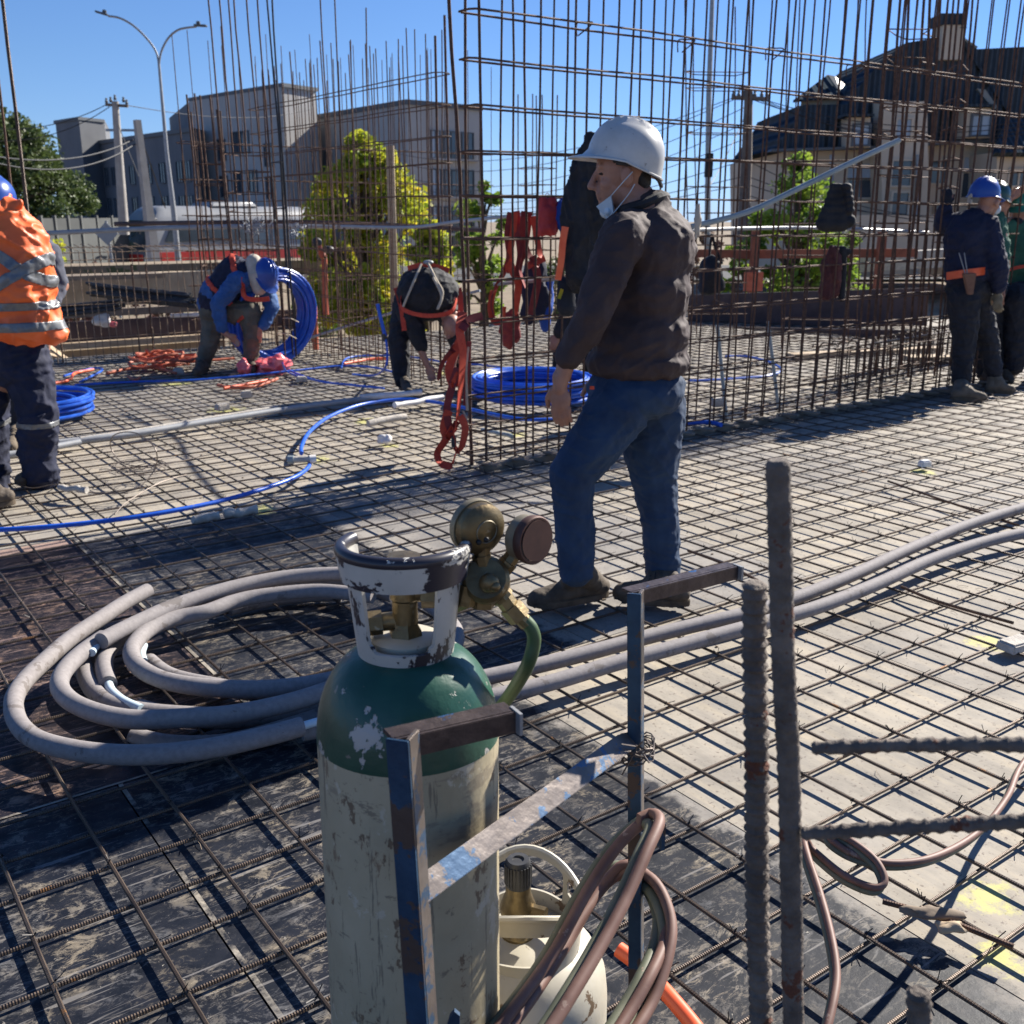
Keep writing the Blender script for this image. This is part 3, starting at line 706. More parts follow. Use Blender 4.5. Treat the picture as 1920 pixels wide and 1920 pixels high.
# brown forms behind the right half
board('form_board','long dark brown form board behind the wall cage at right','form board',D(1290,585,15.5),D(1740,575,14.2),.04,.50,'formply')
board('form_board','second dark brown form board above and behind the first at right','form board',D(1300,622,14.9),D(1740,632,12.9),.04,.16,'formply')
board('concrete_kerb','pale concrete kerb strip beyond the heavy right column','kerb',D(1500,500,22),D(1990,470,21),.4,.35,'concrete')
board('timber_plank','pale plank lying on the deck beyond the wall at right','timber',G(1480,668,.03),G(1760,655,.03),.18,.06,'wood')
board('timber_plank','long pale plank behind the navy worker knees','timber',G(1700,672,.06),G(1990,668,.06),.25,.05,'wood')
# safety rails behind
def rail(label,pts,r,m,cat='rail',name='guard_rail',n=8):
    return tag(MB().tube(spl(pts,5),r,n).build(name,M[m]),label,cat)
rail('long dusty steel rail crossing left to right in front of the bus',[D(75,438,12.6),D(300,428,12.6),D(520,424,12.6),D(720,426,12.9)],.030,'pvc')
rail('upper rust grey rail crossing behind the bus windows',[D(215,420,12.9),D(420,417,12.9),D(640,418,12.9),D(910,432,13)],.028,'formply')
rail('thin grey tube slanting down right between the thin cages and the hanging harness',[D(640,424,9.5),D(770,426,8.6),D(860,415,7.8),D(990,402,7.0)],.012,'pvc','pipe','conduit_pipe')
rail('straight pale steel tube tied level behind the hanging harnesses',[D(925,533,6.75),D(1085,520,6.9),D(1200,515,7.1)],.013,'galv','pipe','conduit_pipe')
rail('level steel tube at knee height of the thin cage right of the blue coil',[D(560,640,11.6),D(740,585,11.0),D(900,545,10.6)],.015,'pvc')
rail('tilted grey conduit poking up to the right through the wall cage',[D(1296,425,6.9),D(1400,398,7.0),D(1500,352,7.15),D(1600,303,7.3),D(1686,263,7.45)],.019,'pvcgreen','pipe','conduit_pipe')
rail('dull steel tube lashed along the wall cage at waist height on the right',[D(1290,432,8.0),D(1420,428,8.6),D(1560,428,9.2),D(1740,436,10)],.015,'pvc')
# leaning plastic props in the wall
for (x0,y0,x1,y1,Y,lb) in ((1345,610,1363,795,7.75,'grey plastic tube leaning in the wall foot, left one of two'),(1440,603,1460,770,8.25,'grey plastic tube leaning in the wall foot, right one of two')):
    rail(lb,[D(x0,y0,Y),D(x1,y1,Y)],.014,'pvcgreen','pipe','conduit_pipe')
# timber post by the yellow tree
tag(MB().box(D(737,470,14),.10,.10,2.6).build('timber_post',M['wood'],smooth=False,bevel=.004),'square pale timber post standing in front of the yellow green tree','post')
# ---------------- far background ----------------
def zat(py,Y): return D(960,py,Y).z
def face_frame(P,Q,z0,z1):
    """box frame on a vertical wall face from plan point P to Q; returns fn(u,z)->point and outward normal"""
    P=Vector((P.x,P.y,0));Q=Vector((Q.x,Q.y,0)); t=(Q-P); n=t.cross(Z_).normalized()
    if n.y>0: n=-n
    return (lambda u,z,o=0.0: P+t*u+Z_*z+n*o), n, t.length, t.normalized()
def win(par,P,Q,u,z,wd,ht,mg='glass',mf='trim',mull=True,name='window'):
    f,n,L,t=face_frame(P,Q,0,0); c=f(u,z,.0)
    m=MB(); fr=.06
    for s in (-1,1):
        m.box(c+t*(s*(wd/2))+n*.04,fr,.14,ht+fr,t,n,Z_); m.box(c+Z_*(s*(ht/2))+n*.04,wd-fr,.14,fr,t,n,Z_)
    if mull: m.box(c+n*.035,.05,.1,ht-fr,t,n,Z_)
    w_=m.build(name,M[mf],par,smooth=False)
    p=MB(); p.box(c+n*.02,wd-fr,.03,ht-fr,t,n,Z_); g_=p.build('pane',M[mg],w_,smooth=False)
    return w_
def thingb(name,label,cat,c): return thing(name,label,cat,c)
def block(name,label,px,ztop,mats='greywall',par=None,depth_pts=(),zb=GZ,cap=.25,part='wall',parapet=True):
    """building volume: top corners given as pixels, all at height ztop, plus explicit plan points"""
    pl=[G(x,y,ztop) for x,y in px]+[Vector(p) for p in depth_pts]
    pl=[Vector((p.x,p.y,zb)) for p in pl]
    if par is None: par=thing(name,label,'building',pl[0])
    MB().prism(pl,Z_*(ztop-zb)).build(part,M[mats],par,smooth=False)
    if parapet:
        c=sum(pl,Vector())/len(pl); q=[Vector((p.x,p.y,ztop+.002))+(Vector((p.x-c.x,p.y-c.y,0))).normalized()*.18 for p in pl]
        MB().prism(q,Z_*cap).build('parapet',M['trim'],par,smooth=False)
    return par,pl
# central apartment building: tower + low wing + right wing
b1,pl=block('apartment_building','long grey apartment building with a tall blank stair block behind the rebar at left',[(355,190),(528,163),(592,172)],9.9,depth_pts=())
P0,P1,P2=pl[0],pl[1],pl[2]
# add thickness behind the tower
back=Vector((P2.x-6,P2.y+14,GZ))
MB().prism([P0,P2,back,Vector((P0.x-6,P0.y+14,GZ))],Z_*(9.9-GZ-.01)).build('wall',M['darkwall'],b1,smooth=False)
for u,zs in ((.34,(6.2,3.6,1.2)),(.50,(6.6,3.9,1.4)),(.60,(6.6,)),(.66,(3.9,1.4)),(.84,(5.6,3.4,1.0))):
    for z in zs: win(b1,P0,P1,u,z,1.1,1.5)
# low wing to the left
zt=7.4
L0=G(176,272,zt); L1=G(362,247,zt)
lw=thing('apartment_building','lower dark slate apartment wing with paired windows behind the street lamp','building',(L0.x,L0.y,GZ))
pl=[Vector((L0.x,L0.y,GZ)),Vector((L1.x,L1.y,GZ)),Vector((L1.x,L1.y+12,GZ)),Vector((L0.x-8,L0.y+12,GZ))]
MB().prism(pl,Z_*(zt-GZ)).build('wall',M['darkwall'],lw,smooth=False)
MB().prism([p+Z_*(zt-GZ+.002)+Vector((0,-.2,0)) for p in pl],Z_*.3).build('parapet',M['trim'],lw,smooth=False)
for z in (4.7,2.2,-.2):
    for u in (.12,.20,.40,.57,.70,.86,.93): win(lw,pl[0],pl[1],u,z,1.0,1.5)
zt=9.2
T0=G(104,232,zt); T1=G(148,225,zt); T2=G(196,230,zt)
tw_=thing('apartment_building','pale grey stair tower with a flat top rising behind the dark conifer','building',(T1.x,T1.y,GZ))
pl=[Vector((p.x,p.y,GZ)) for p in (T0,T1,T2)]+[Vector((T2.x-4,T2.y+12,GZ))]
MB().prism(pl,Z_*(zt-GZ)).build('wall',M['darkwall'],tw_,smooth=False)
MB().prism([p+Z_*(zt-GZ+.002)+(Vector((p.x-T1.x,p.y-T1.y-5,0)).normalized()*.15) for p in pl],Z_*.25).build('parapet',M['trim'],tw_,smooth=False)
MB().prism([pl[1]+Z_*(zt-GZ-.9)+Vector((2.2,-.02,0)),pl[1]+Z_*(zt-GZ-.9)+Vector((5,.3,0)),pl[1]+Z_*(zt-GZ-.7)+Vector((5,.3,0)),pl[1]+Z_*(zt-GZ-.7)+Vector((2.2,-.02,0))],Vector((0,-.1,0))).build('vent',M['galv'],tw_,smooth=False)
# right wing with balconies
zt=8.3
Q0=G(560,229,zt); Q1=G(762,196,zt); Q2=G(902,208,zt)
rw=thing('apartment_building','light grey apartment block with corner balconies right of the yellow tree','building',(Q1.x,Q1.y,GZ))
pl=[Vector((p.x,p.y,GZ)) for p in (Q0,Q1,Q2)]+[Vector((Q2.x-3,Q2.y+14,GZ)),Vector((Q0.x,Q0.y+14,GZ))]
MB().prism(pl,Z_*(zt-GZ)).build('wall',M['greywall'],rw,smooth=False)
cc=sum(pl,Vector())/5
MB().prism([p+Z_*(zt-GZ+.002)+Vector((p.x-cc.x,p.y-cc.y,0)).normalized()*.2 for p in pl],Z_*.3).build('parapet',M['trim'],rw,smooth=False)
f,n_,L_,t_=face_frame(pl[1],pl[2],0,0)
for z in (6.0,3.6,1.2,-.6):
    # recessed loggia: dark opening framed by slab and side walls, with pale window at left
    for u0,u1 in ((.30,.42),(.47,.68),(.72,.88)):
        c=f((u0+u1)/2,z,0); wd=(u1-u0)*L_
        win(rw,pl[1],pl[2],(u0+u1)/2,z,wd,1.7,mg='curtain' if u0<.4 else 'glass',name='window')
    MB().box(f(.6,z-.95,.25),L_*.66,.5,.12,t_,n_,Z_).build('balcony_slab',M['greywall'],rw,smooth=False)
    m=MB(); m.box(f(.6,z-.45,.48),L_*.62,.04,.05,t_,n_,Z_)
    for k in range(14): m.box(f(.3+k*.046,z-.68,.48),.03,.03,.42,t_,n_,Z_)
    m.build('balcony_rail',M['trim'],rw,smooth=False)
for u in (.3,.5):
    for z in (5.2,2.4): win(rw,pl[0],pl[1],u,z,1.1,1.5)
# ---- cream house with dark roofs ----
HY=38.0
def DP(l,Y): return [D(x,y,Y) for x,y in l]
ho=thing('house','large cream rendered house with steep dark roofs and chimney at right behind the rebar','building',D(1700,420,HY))
def hz(py,Y=HY): return D(960,py,Y).z
# front wall bodies
def wallpoly(pts,Y,dep,m,name):
    return MB().prism(DP(pts,Y),Vector((0,dep,0))).build(name,M[m],ho,smooth=False)
wallpoly([(1478,283),(1478,520),(1990,520),(1990,250),(1830,250),(1660,275)],HY,10,'cream','wall')
wallpoly([(1651,190),(1656,520),(1745,520),(1738,190)],HY-1.2,2.5,'cream','bay_wall')
wallpoly([(1870,285),(1860,520),(1990,520),(1990,285)],HY-2.2,3.0,'cream','wing_wall')
def roofpatch(lo,Ylo,hi,Yhi,name='roof',m='roof',th=.25):
    a=[D(x,y,Ylo) for x,y in lo]; c=[D(x,y,Yhi) for x,y in hi]
    k=MB(); N=len(a)
    for i in range(N-1):
        k.prism([a[i],a[i+1],c[i+1],c[i]],Vector((0,th,-.12)))
    return k.build(name,M[m],ho,smooth=False)
# lower mansard left, lower edge overhanging
wallpoly([(1445,284),(1660,278),(1660,273),(1449,279)],HY-.9,.6,'trim','gutter')
wallpoly([(1740,272),(1880,266),(1880,261),(1740,267)],HY-.9,.6,'trim','gutter')
roofpatch([(1866,286),(1930,286),(2000,286)],HY-2.8,[(1885,225),(1930,222),(2000,218)],HY-1.2)
# band between the two tiers
wallpoly([(1488,217),(1505,196),(1690,196),(1690,217)],HY+1.7,6,'roof','roof')
# main upper roof: big hip
wallpoly([(1452,280),(1500,214),(1508,196),(1588,196),(1604,170),(1655,112),(1700,80),(1755,71),(1800,70),(1832,92),(1995,84),(1995,262),(1830,263),(1745,269),(1656,275),(1560,279)],HY-.45,7,'roof','roof')
# light hip edge
MB().beam(D(1797,71,HY-.2),D(1828,92,HY-.2),.3,.12).build('hip_cap',M['rooflight'],ho,smooth=False)
MB().beam(D(1803,76,HY-.5),D(1890,210,HY-.5),.10,.08).build('hip_cap',M['roof'],ho,smooth=False)
# turret at left
k=MB(); k.prism([D(1502,186,HY+1.0),D(1612,186,HY+1.0),D(1612,186,HY+4.5),D(1502,186,HY+4.5)],Vector((0,0,-1.0)));k.build('turret_wall',M['cream'],ho,smooth=False)
ap=D(1552,140,HY+2.6); e=[D(1487,188,HY+.6),D(1588,176,HY+.6),D(1606,172,HY+4.6),D(1500,180,HY+4.6)]
k=MB(); 
for i in (3,0,2,1): k.prism([e[i],e[(i+1)%4],ap],Vector((0,0,-.08)))
k.build('turret_roof',M['roof'],ho,smooth=False)
k=MB().prism([e[1],e[2],ap,ap+Vector((-.05,0,0))],Vector((.02,0,-.08)))
k.build('turret_roof',M['rooflight'],ho,smooth=False)
MB().prism([D(1553,140,HY+1.5),D(1566,143,HY+1.5),D(1600,172,HY+1.5),D(1577,176,HY+.9)],Vector((0,.1,-.05))).build('turret_roof',M['rooflight'],ho,smooth=False)
# chimney
ch=MB(); ch.box(D(1778,74,HY-.3),.74,.8,1.35); ch=ch.build('chimney',M['cream'],ho,smooth=False)
cp_=MB(); cp_.box(D(1778,40,HY-.3),.86,.92,.34); cp_.build('chimney_cap',M['roof'],ch,smooth=False)
cp=MB(); 
for k2 in range(4): cp.box(D(1797,38+k2*6,HY-.3),.2,.9,.04)
cp.build('vent_slat',M['trim'],ho,smooth=False)
def dormer(x0,x1,yt,yb,Y,slope):
    t=wallpoly([(x0,yt),(x1,yt),(x1,yb),(x0,yb)],Y,2.0,'cream','dormer_wall')
    P=D(x0,yb,Y);Q=D(x1,yb,Y); zc=(D(0,yt+12,Y).z+D(0,yb,Y).z)/2; ht=abs(D(0,yt+12,Y).z-D(0,yb,Y).z)*.86
    win(ho,P,Q,.5,zc,(Q.x-P.x)*.78,ht,mg='curtain',mf='trim')
    MB().prism([D(x0-8,yt,Y-.4),D(x1+8,yt,Y-.4),D(x1+8,yt-5,Y-.4),D(x0-8,yt-5,Y-.4)],Vector((0,2.4,0))).build('dormer_roof',M['roof'],ho,smooth=False)
dormer(1592,1632,218,276,HY-1.3,0)
dormer(1812,1858,200,258,HY-1.4,1)
MB().prism([D(1832,166,HY-1.5),D(1848,168,HY-1.5),D(1872,203,HY-1.5),D(1862,204,HY-1.5)],Vector((.1,.35,.0))).build('dormer_roof',M['rooflight'],ho,smooth=False)
fz=lambda y,Y: D(960,y,Y).z
# windows
Pw=D(1478,420,HY);Qw=D(1990,420,HY)
for (x0,x1,y0,y1,g_) in ((1495,1528,308,345,'curtain'),(1588,1636,305,335,'curtain'),(1588,1636,336,372,'glass'),(1805,1845,293,322,'curtain'),(1803,1843,323,372,'glass'),(1495,1528,345,372,'glass')):
    a_,b__=D(x0,y0,HY),D(x1,y1,HY); win(ho,Pw,Qw,((a_.x+b__.x)/2-Pw.x)/(Qw.x-Pw.x),(a_.z+b__.z)/2,b__.x-a_.x,abs(a_.z-b__.z),mg=g_,mf='cream',mull=g_!='glass')
Pb=D(1656,420,HY-1.2);Qb=D(1745,420,HY-1.2)
for (x0,x1,y0,y1,g_) in ((1680,1706,222,262,'curtain'),(1672,1706,300,350,'glass'),(1672,1700,360,410,'glass')):
    a_,b__=D(x0,y0,HY-1.2),D(x1,y1,HY-1.2); win(ho,Pb,Qb,((a_.x+b__.x)/2-Pb.x)/(Qb.x-Pb.x),(a_.z+b__.z)/2,b__.x-a_.x,abs(a_.z-b__.z),mg=g_,mf='cream',mull=g_!='glass')
for (x0,x1,y0,y1) in ((1745,1775,300,345),(1752,1778,380,430)):
    a_,b__=D(x0,y0,HY),D(x1,y1,HY); win(ho,Pw,Qw,((a_.x+b__.x)/2-Pw.x)/(Qw.x-Pw.x),(a_.z+b__.z)/2,b__.x-a_.x,abs(a_.z-b__.z),mg='glass',mf='cream')
Pc=D(1860,420,HY-2.2);Qc=D(1990,420,HY-2.2)
a_,b__=D(1892,318,HY-2.2),D(1925,350,HY-2.2); win(ho,Pc,Qc,((a_.x+b__.x)/2-Pc.x)/(Qc.x-Pc.x),(a_.z+b__.z)/2,b__.x-a_.x,abs(a_.z-b__.z),mg='glass',mf='cream')
for x in (1722,1560): MB().tube([D(x,290,HY-1.35),D(x-4,520,HY-1.35)],.08,8).build('drain_pipe',M['galv'],ho)
# corner storeys below horizon: garden wall
board('garden_wall','pale low garden wall at the foot of the cream house','wall',D(1560,440,34),D(1990,440,33),.3,1.2,'cream')
# ---- vegetation ----
def tree(label,base,h,cw,mat_,n=5200,leaf=.12,trunk=.14,clumps=26,shape=1.0,name='tree',seed=1,cy=.62,group=None,flat=1.0,bot=.2):
    random.seed(seed); base=Vector(base)
    t=thing(name,label,'tree' if 'tree' in name else 'shrub',base,group)
    tr=MB(); top=base+Z_*h*.8
    tr.tube(wave(base,top,.15,7,ph=seed),[trunk*(1-.11*i) for i in range(8)],8)
    C=[]
    for i in range(clumps):
        f=random.random(); z=h*(bot+(1-bot)*f)
        wr=cw*(math.sin(math.pi*min(1,(f*.86+.14)))**.8 if shape<1.5 else (1-f)**.75+.08)
        a=random.random()*6.283; r=wr*random.random()**.5*.85
        c=base+Vector((math.cos(a)*r,math.sin(a)*r*flat,z)); s=cw*(random.uniform(.16,.34) if 'leaf_d'!=mat_ else random.uniform(.22,.38))*(1 if f<.85 else .75); C.append((c,s))
        st=base+Z_*(z*random.uniform(.5,.85))
        tr.tube([st,(st+c)/2+Z_*.1,c],[trunk*.35,trunk*.22,trunk*.1],5)
    tr.build('trunk',M['bark'],t)
    lf=MB()
    for i in range(n):
        c,s=random.choice(C)
        d=Vector((random.gauss(0,1),random.gauss(0,1),random.gauss(0,1))).normalized()*s*random.random()**.45
        p=c+Vector((d.x,d.y,d.z*.85)); ax=Vector((random.gauss(0,1),random.gauss(0,1),random.gauss(0,.7))).normalized(); ay=ax.orthogonal().normalized()
        ay=(ay*math.cos(i)+ax.cross(ay)*math.sin(i)); l=leaf*random.uniform(.4,1.5)
        lf.quad(p-ax*l*.5,p-ay*l*.28,p+ax*l*.5,p+ay*l*.28)
    lf.build('crown',M[mat_],t,smooth=False)
    return t
def atg(px,Y): q=D(px,404,Y); return Vector((q.x,q.y,GZ))
tree('yellow green leafy tree in front of the grey apartment block',atg(682,20),4.2,1.45,'leaf_y',n=20000,leaf=.12,seed=3,bot=.20,clumps=75,name='leafy_tree')
tree('lower yellowing bush at the right foot of the yellow green tree',atg(800,18.5),2.7,.95,'leaf_y',n=5500,leaf=.11,seed=5,bot=.1,name='leafy_shrub')
tree('small green tree behind the left end of the long wall cage',atg(905,24),3.6,.85,'leaf_g',n=3500,leaf=.14,seed=8,bot=.2,name='leafy_tree')
tree('bright green tree behind the wall cage under the tilted grey pipe',atg(1500,21),4.0,1.15,'leaf_g',n=7000,leaf=.13,seed=13,bot=.18,clumps=60,name='leafy_tree')
tree('low bright green bush right of the hanging black jacket',atg(1605,20),2.5,.75,'leaf_g',n=3200,leaf=.12,seed=14,bot=.1,name='leafy_shrub')
tree('low green bush left of the bright green tree',atg(1415,21),2.7,.8,'leaf_g',n=3000,leaf=.12,seed=16,bot=.1,name='leafy_shrub')
tree('large dark conifer at the left edge of the picture',atg(15,44),7.0,3.0,'leaf_d',n=34000,leaf=.17,seed=21,trunk=.3,bot=.05,clumps=60,name='conifer_tree',shape=1.2)
tree('second dark conifer leaning right beside the slate apartment wing',atg(95,46),5.3,2.3,'leaf_d',n=24000,leaf=.16,seed=22,trunk=.25,bot=.02,clumps=46,name='conifer_tree')
for i,(px,Y,h,cw,m,lb) in enumerate(((120,26,1.6,.8,'leaf_r','reddish dry shrub right of the orange jacket'),(170,30,1.5,.7,'leaf_r','brown round shrub before the diamond sign'),(285,27,1.2,.8,'leaf_r','low reddish shrub under the bus front'),(95,34,2.2,1.3,'leaf_y','yellow brown shrub below the grey panel fence'),(240,50,2.0,1.0,'leaf_d','dark green shrub at the bus front'),(600,26,1.6,.9,'leaf_g','low green shrub behind the orange posts'),(1330,30,2.4,1.0,'leaf_r','reddish dry shrub right of the man in the white helmet'),(1060,30,2.0,1.2,'leaf_d','dark shrub behind the hanging harnesses'))):
    tree(lb,atg(px,Y),h,cw,m,n=1500,leaf=.13 if Y<40 else .25,seed=30+i,trunk=.04,bot=.05,name='dry_shrub' if m=='leaf_r' else 'garden_shrub',clumps=16)
# ---- fence, sign, posts, poles, lamp ----
fe=thing('panel_fence','grey panel fence with concrete posts below the dark conifer','fence',atg(100,38))
fp=[D(-60,404,40),D(75,404,41),D(150,404,43),D(235,404,46)]
for i in range(3):
    p=Vector((fp[i].x,fp[i].y,0));q=Vector((fp[i+1].x,fp[i+1].y,0))
    for k in range(3):
        a=p.lerp(q,k/3);c=p.lerp(q,(k+1)/3)
        MB().beam(a+Z_*.25,c+Z_*.25,.08,2.3).build('panel',M['fence'],fe,smooth=False)
        MB().box(a+Z_*.28,.13,.13,2.45).build('post',M['fence'],fe,smooth=False)
sg=thing('road_sign','diamond road sign seen from behind on a thin white post','sign',atg(208,22))
q=D(200,438,22)
MB().box(q,.33,.012,.33,Vector((.707,0,.707)),(0,1,0),Vector((-.707,0,.707))).build('sign_plate',M['buswhite'],sg,smooth=False)
MB().tube([q+Vector((.0,.03,.25)),D(216,505,22)+Vector((0,.03,-1))],.028,8).build('post',M['galv'],sg)
MB().box(q+Vector((0,.015,0)),.05,.02,.35).build('bracket',M['galv'],sg)
lp=thing('street_lamp','tall double armed street lamp with curved arms against the sky','street lamp',atg(335,30))
LY=30
MB().tube([D(337,520,LY),D(326,400,LY),D(313,290,LY),D(298,120,LY)],[.085,.075,.055,.035],10).build('pole',M['galv'],lp)
for pts,nm in (([(298,125),(293,98),(275,72),(250,48),(225,34),(203,30)],0),([(298,125),(302,98),(315,72),(332,57),(350,52),(368,50)],1)):
    MB().tube(spl([D(x,y,LY) for x,y in pts],4),.028,7).build('arm',M['galv'],lp)
for c,d in ((D(191,25,LY),Vector((-1,0,.28))),(D(376,48,LY),Vector((1,0,-.05)))):
    h_=MB(); d.normalize(); up=Vector((-d.z,0,d.x)) if d.x>0 else Vector((d.z,0,-d.x))
    h_.box(c,.34,.16,.05,d,(0,1,0),up); h_.box(c-d*.06+up*.06,.1,.08,.09,d,(0,1,0),up)
    h_.build('lamp_head',M['trim'],lp,bevel=.015)
rl=thing('street_lamp','tall slim lamp pole standing right of the white helmet with its head out of view','street lamp',atg(1328,24))
MB().tube([D(1326,470,24),D(1329,180,24),D(1337,-40,24)],[.07,.06,.045],9).build('pole',M['galv'],rl)
MB().box(D(1329,310,24),.16,.16,.5).build('junction_box',M['dark_steel'],rl,bevel=.01)
# utility poles
up=thing('utility_pole','slim grey utility pole with crossarm and insulators behind the street lamp','utility pole',atg(228,40))
MB().tube([D(233,440,40),D(216,190,40)],[.19,.12],10).build('pole',M['poleconc'],up)
MB().beam(D(198,196,40),D(240,199,40),.10,.10).build('crossarm',M['polewood'],up,smooth=False)
for x,y in ((200,192),(208,190),(232,190),(238,195),(216,186)): MB().lathe([(.0,0),(.05,0),(.06,.08),(.03,.12),(.05,.16),(0,.2)],D(x,y+2,40),8).build('insulator',M['trim'],up)
cp2=thing('utility_pole','thick leaning concrete pole without wires in front of the bus','utility pole',atg(288,27))
MB().tube([D(292,512,27),D(257,225,27)],[.17,.10],4).build('pole',M['poleconc'],cp2,smooth=False)
wp=thing('utility_pole','wooden power pole with a broad crossarm right of the white helmet','utility pole',atg(1395,33))
MB().tube([D(1392,470,33),D(1400,300,33),D(1404,168,33)],[.19,.16,.12],10).build('pole',M['polewood'],wp)
MB().beam(D(1372,183,33),D(1440,186,33),.12,.11).build('crossarm',M['polewood'],wp,smooth=False)
for x in (1375,1385,1395,1415,1428,1438): MB().lathe([(0,0),(.05,0),(.06,.09),(.03,.13),(.05,.18),(0,.22)],D(x,183,33),8).build('insulator',M['trim'],wp)
def wire(label,pts,r=.016,group='power cables'):
    return tag(MB().tube(spl(pts,6),r,4).build('power_cable',M['cable']),label,'cable',group)
def sag(p,q,s,n=8):
    return [p.lerp(q,i/n)-Z_*(s*4*(i/n)*(1-i/n)) for i in range(n+1)]
WL=[((-60,235,38),(200,196,40),.4,'cable running up to the slim utility pole from the left edge'),
 ((-60,258,38),(206,200,40),.5,'lower of the two cables reaching the slim pole from the left'),
 ((240,198,40),(590,203,75),.5,'cable from the slim pole towards the tall blank stair block'),
 ((-30,290,20),(250,262,27),.25,'upper light service cable to the leaning concrete pole'),
 ((-30,300,20),(254,270,27),.35,'lower light service cable to the leaning concrete pole'),
 ((218,225,40),(290,405,38),.0,'stay wire slanting down from the slim utility pole'),
 ((262,250,27),(310,390,30),.0,'stay wire slanting from the leaning pole to the lamp foot')]
for i,(a,c,s,lb) in enumerate(WL): wire(lb,sag(D(*a),D(*c),s),.014 if a[2]<50 else .02)
k=0
for (x0,y0,x1,y1,s) in ((700,275,1375,183,1.2),(700,290,1385,183,1.4),(720,318,1400,200,1.5),(760,345,1400,230,1.3),(760,362,1398,260,1.1),(760,375,1398,300,.9),(760,385,1398,330,.7),(780,392,1398,345,.6),(1400,183,1990,225,.6),(1415,184,1990,230,.7),(1430,186,1990,218,.5),(1438,190,1990,236,.7),(1400,300,1990,395,.8),(1400,330,1990,420,.5),(1400,345,1990,380,.6),(1400,365,1990,440,.5),(1400,210,1330,350,.1)):
    wire('thin power cable %s'%('crossing the sky left of the wooden pole' if x0<1300 else 'crossing in front of the cream house'),sag(D(x0,y0,58 if x0<1300 else 33),D(x1,y1,33 if x0<1300 else 30),s),.012,'power cables left of the wooden pole' if x0<1300 else 'power cables before the cream house'); k+=1
# ---- bus ----
bus=thing('coach_bus','red and white coach bus parked along the street behind the rebar at left','bus',atg(340,50))
Lb,Hb,Wb=10.5,3.25,2.5
c0=D(228,404,46); c0=Vector((c0.x,c0.y,GZ+.05)); dirb=Vector((math.cos(R(50)),math.sin(R(50)),0)); side=Vector((dirb.y,-dirb.x,0))
def bp(u,v,z): return c0+dirb*u+side*v+Z_*z
def busbody():
    m=MB(); prof=[]
    sec=[(0.0,.25),(0.0,1.0),(.06,1.7),(.12,2.7),(.32,3.1),(.6,3.25)]
    def ring(u,sh,zk): 
        pts=[]
        for v,z in sec: pts.append(bp(u+ (z/3.25)**2*sh,Wb/2-v,.25+(z-.25)*zk))
        for v,z in sec[::-1]: pts.append(bp(u+(z/3.25)**2*sh,-Wb/2+v,.25+(z-.25)*zk))
        return pts
    us=[(0,1.1,.93),(.35,.9,.97),(1.0,.5,1.0),(Lb-.6,0,1.0),(Lb-.1,0,.97),(Lb,-.1,.93)]
    for u,sh,zk in us: m.v+=ring(u,sh,zk)
    n=12
    for i in range(len(us)-1):
        for j in range(n):
            k=(j+1)%n; m.face((i*n+j,i*n+k,(i+1)*n+k,(i+1)*n+j))
    m.face(list(range(n))[::-1]); m.face([(len(us)-1)*n+j for j in range(n)])
    return m
busbody().build('body',M['buswhite'],bus,bevel=.03)
for s in (1,-1):
    MB().box(bp(Lb/2+.2,s*(Wb/2+.004),.85),Lb-.8,.03,.95,dirb,side,Z_).build('side_panel',M['busred'],bus,smooth=False,bevel=.01)
    MB().prism([bp(1.2,s*(Wb/2-.03),1.75),bp(Lb-.5,s*(Wb/2-.03),1.75),bp(Lb-.5,s*(Wb/2-.09),2.6),bp(1.7,s*(Wb/2-.09),2.6)],side*(s*.03)).build('side_window',M['glass'],bus,smooth=False)
MB().prism([bp(-.02+.1,-1.15,.35),bp(.08,1.15,.35),bp(.14,1.15,1.25),bp(.14,-1.15,1.25)],dirb*-.06).build('front_panel',M['busred'],bus,smooth=False)
MB().prism([bp(.30,-1.1,1.45),bp(.30,1.1,1.45),bp(.80,1.05,2.65),bp(.80,-1.05,2.65)],dirb*-.08).build('windscreen',M['glass'],bus,smooth=False)
MB().box(bp(5.2,0,3.33),2.6,1.7,.22,dirb,side,Z_,taper=.85).build('roof_unit',M['buswhite'],bus,bevel=.05)
for u in (2.2,7.8):
    for s in (1,-1):
        wl=MB().lathe([(0.05,-.14),(.48,-.14),(.5,-.1),(.5,.1),(.48,.14),(.05,.14)],bp(u,s*(Wb/2-.12),.5),20,ax=side).build('wheel',M['tyre'],bus)
        rm=MB().lathe([(.0,.10),(.27,.12),(.27,.155),(.0,.155)],bp(u,s*(Wb/2-.12),.5),16,ax=side*s).build('rim',M['galv'],wl); rm.matrix_parent_inverse=Matrix.Identity(4)
for s in (1,-1): MB().tube(spl([bp(.9,s*1.2,2.7),bp(.1,s*1.5,2.6),bp(-.15,s*1.5,2.1)],3),.04,6).build('mirror_arm',M['blackplastic'],bus)
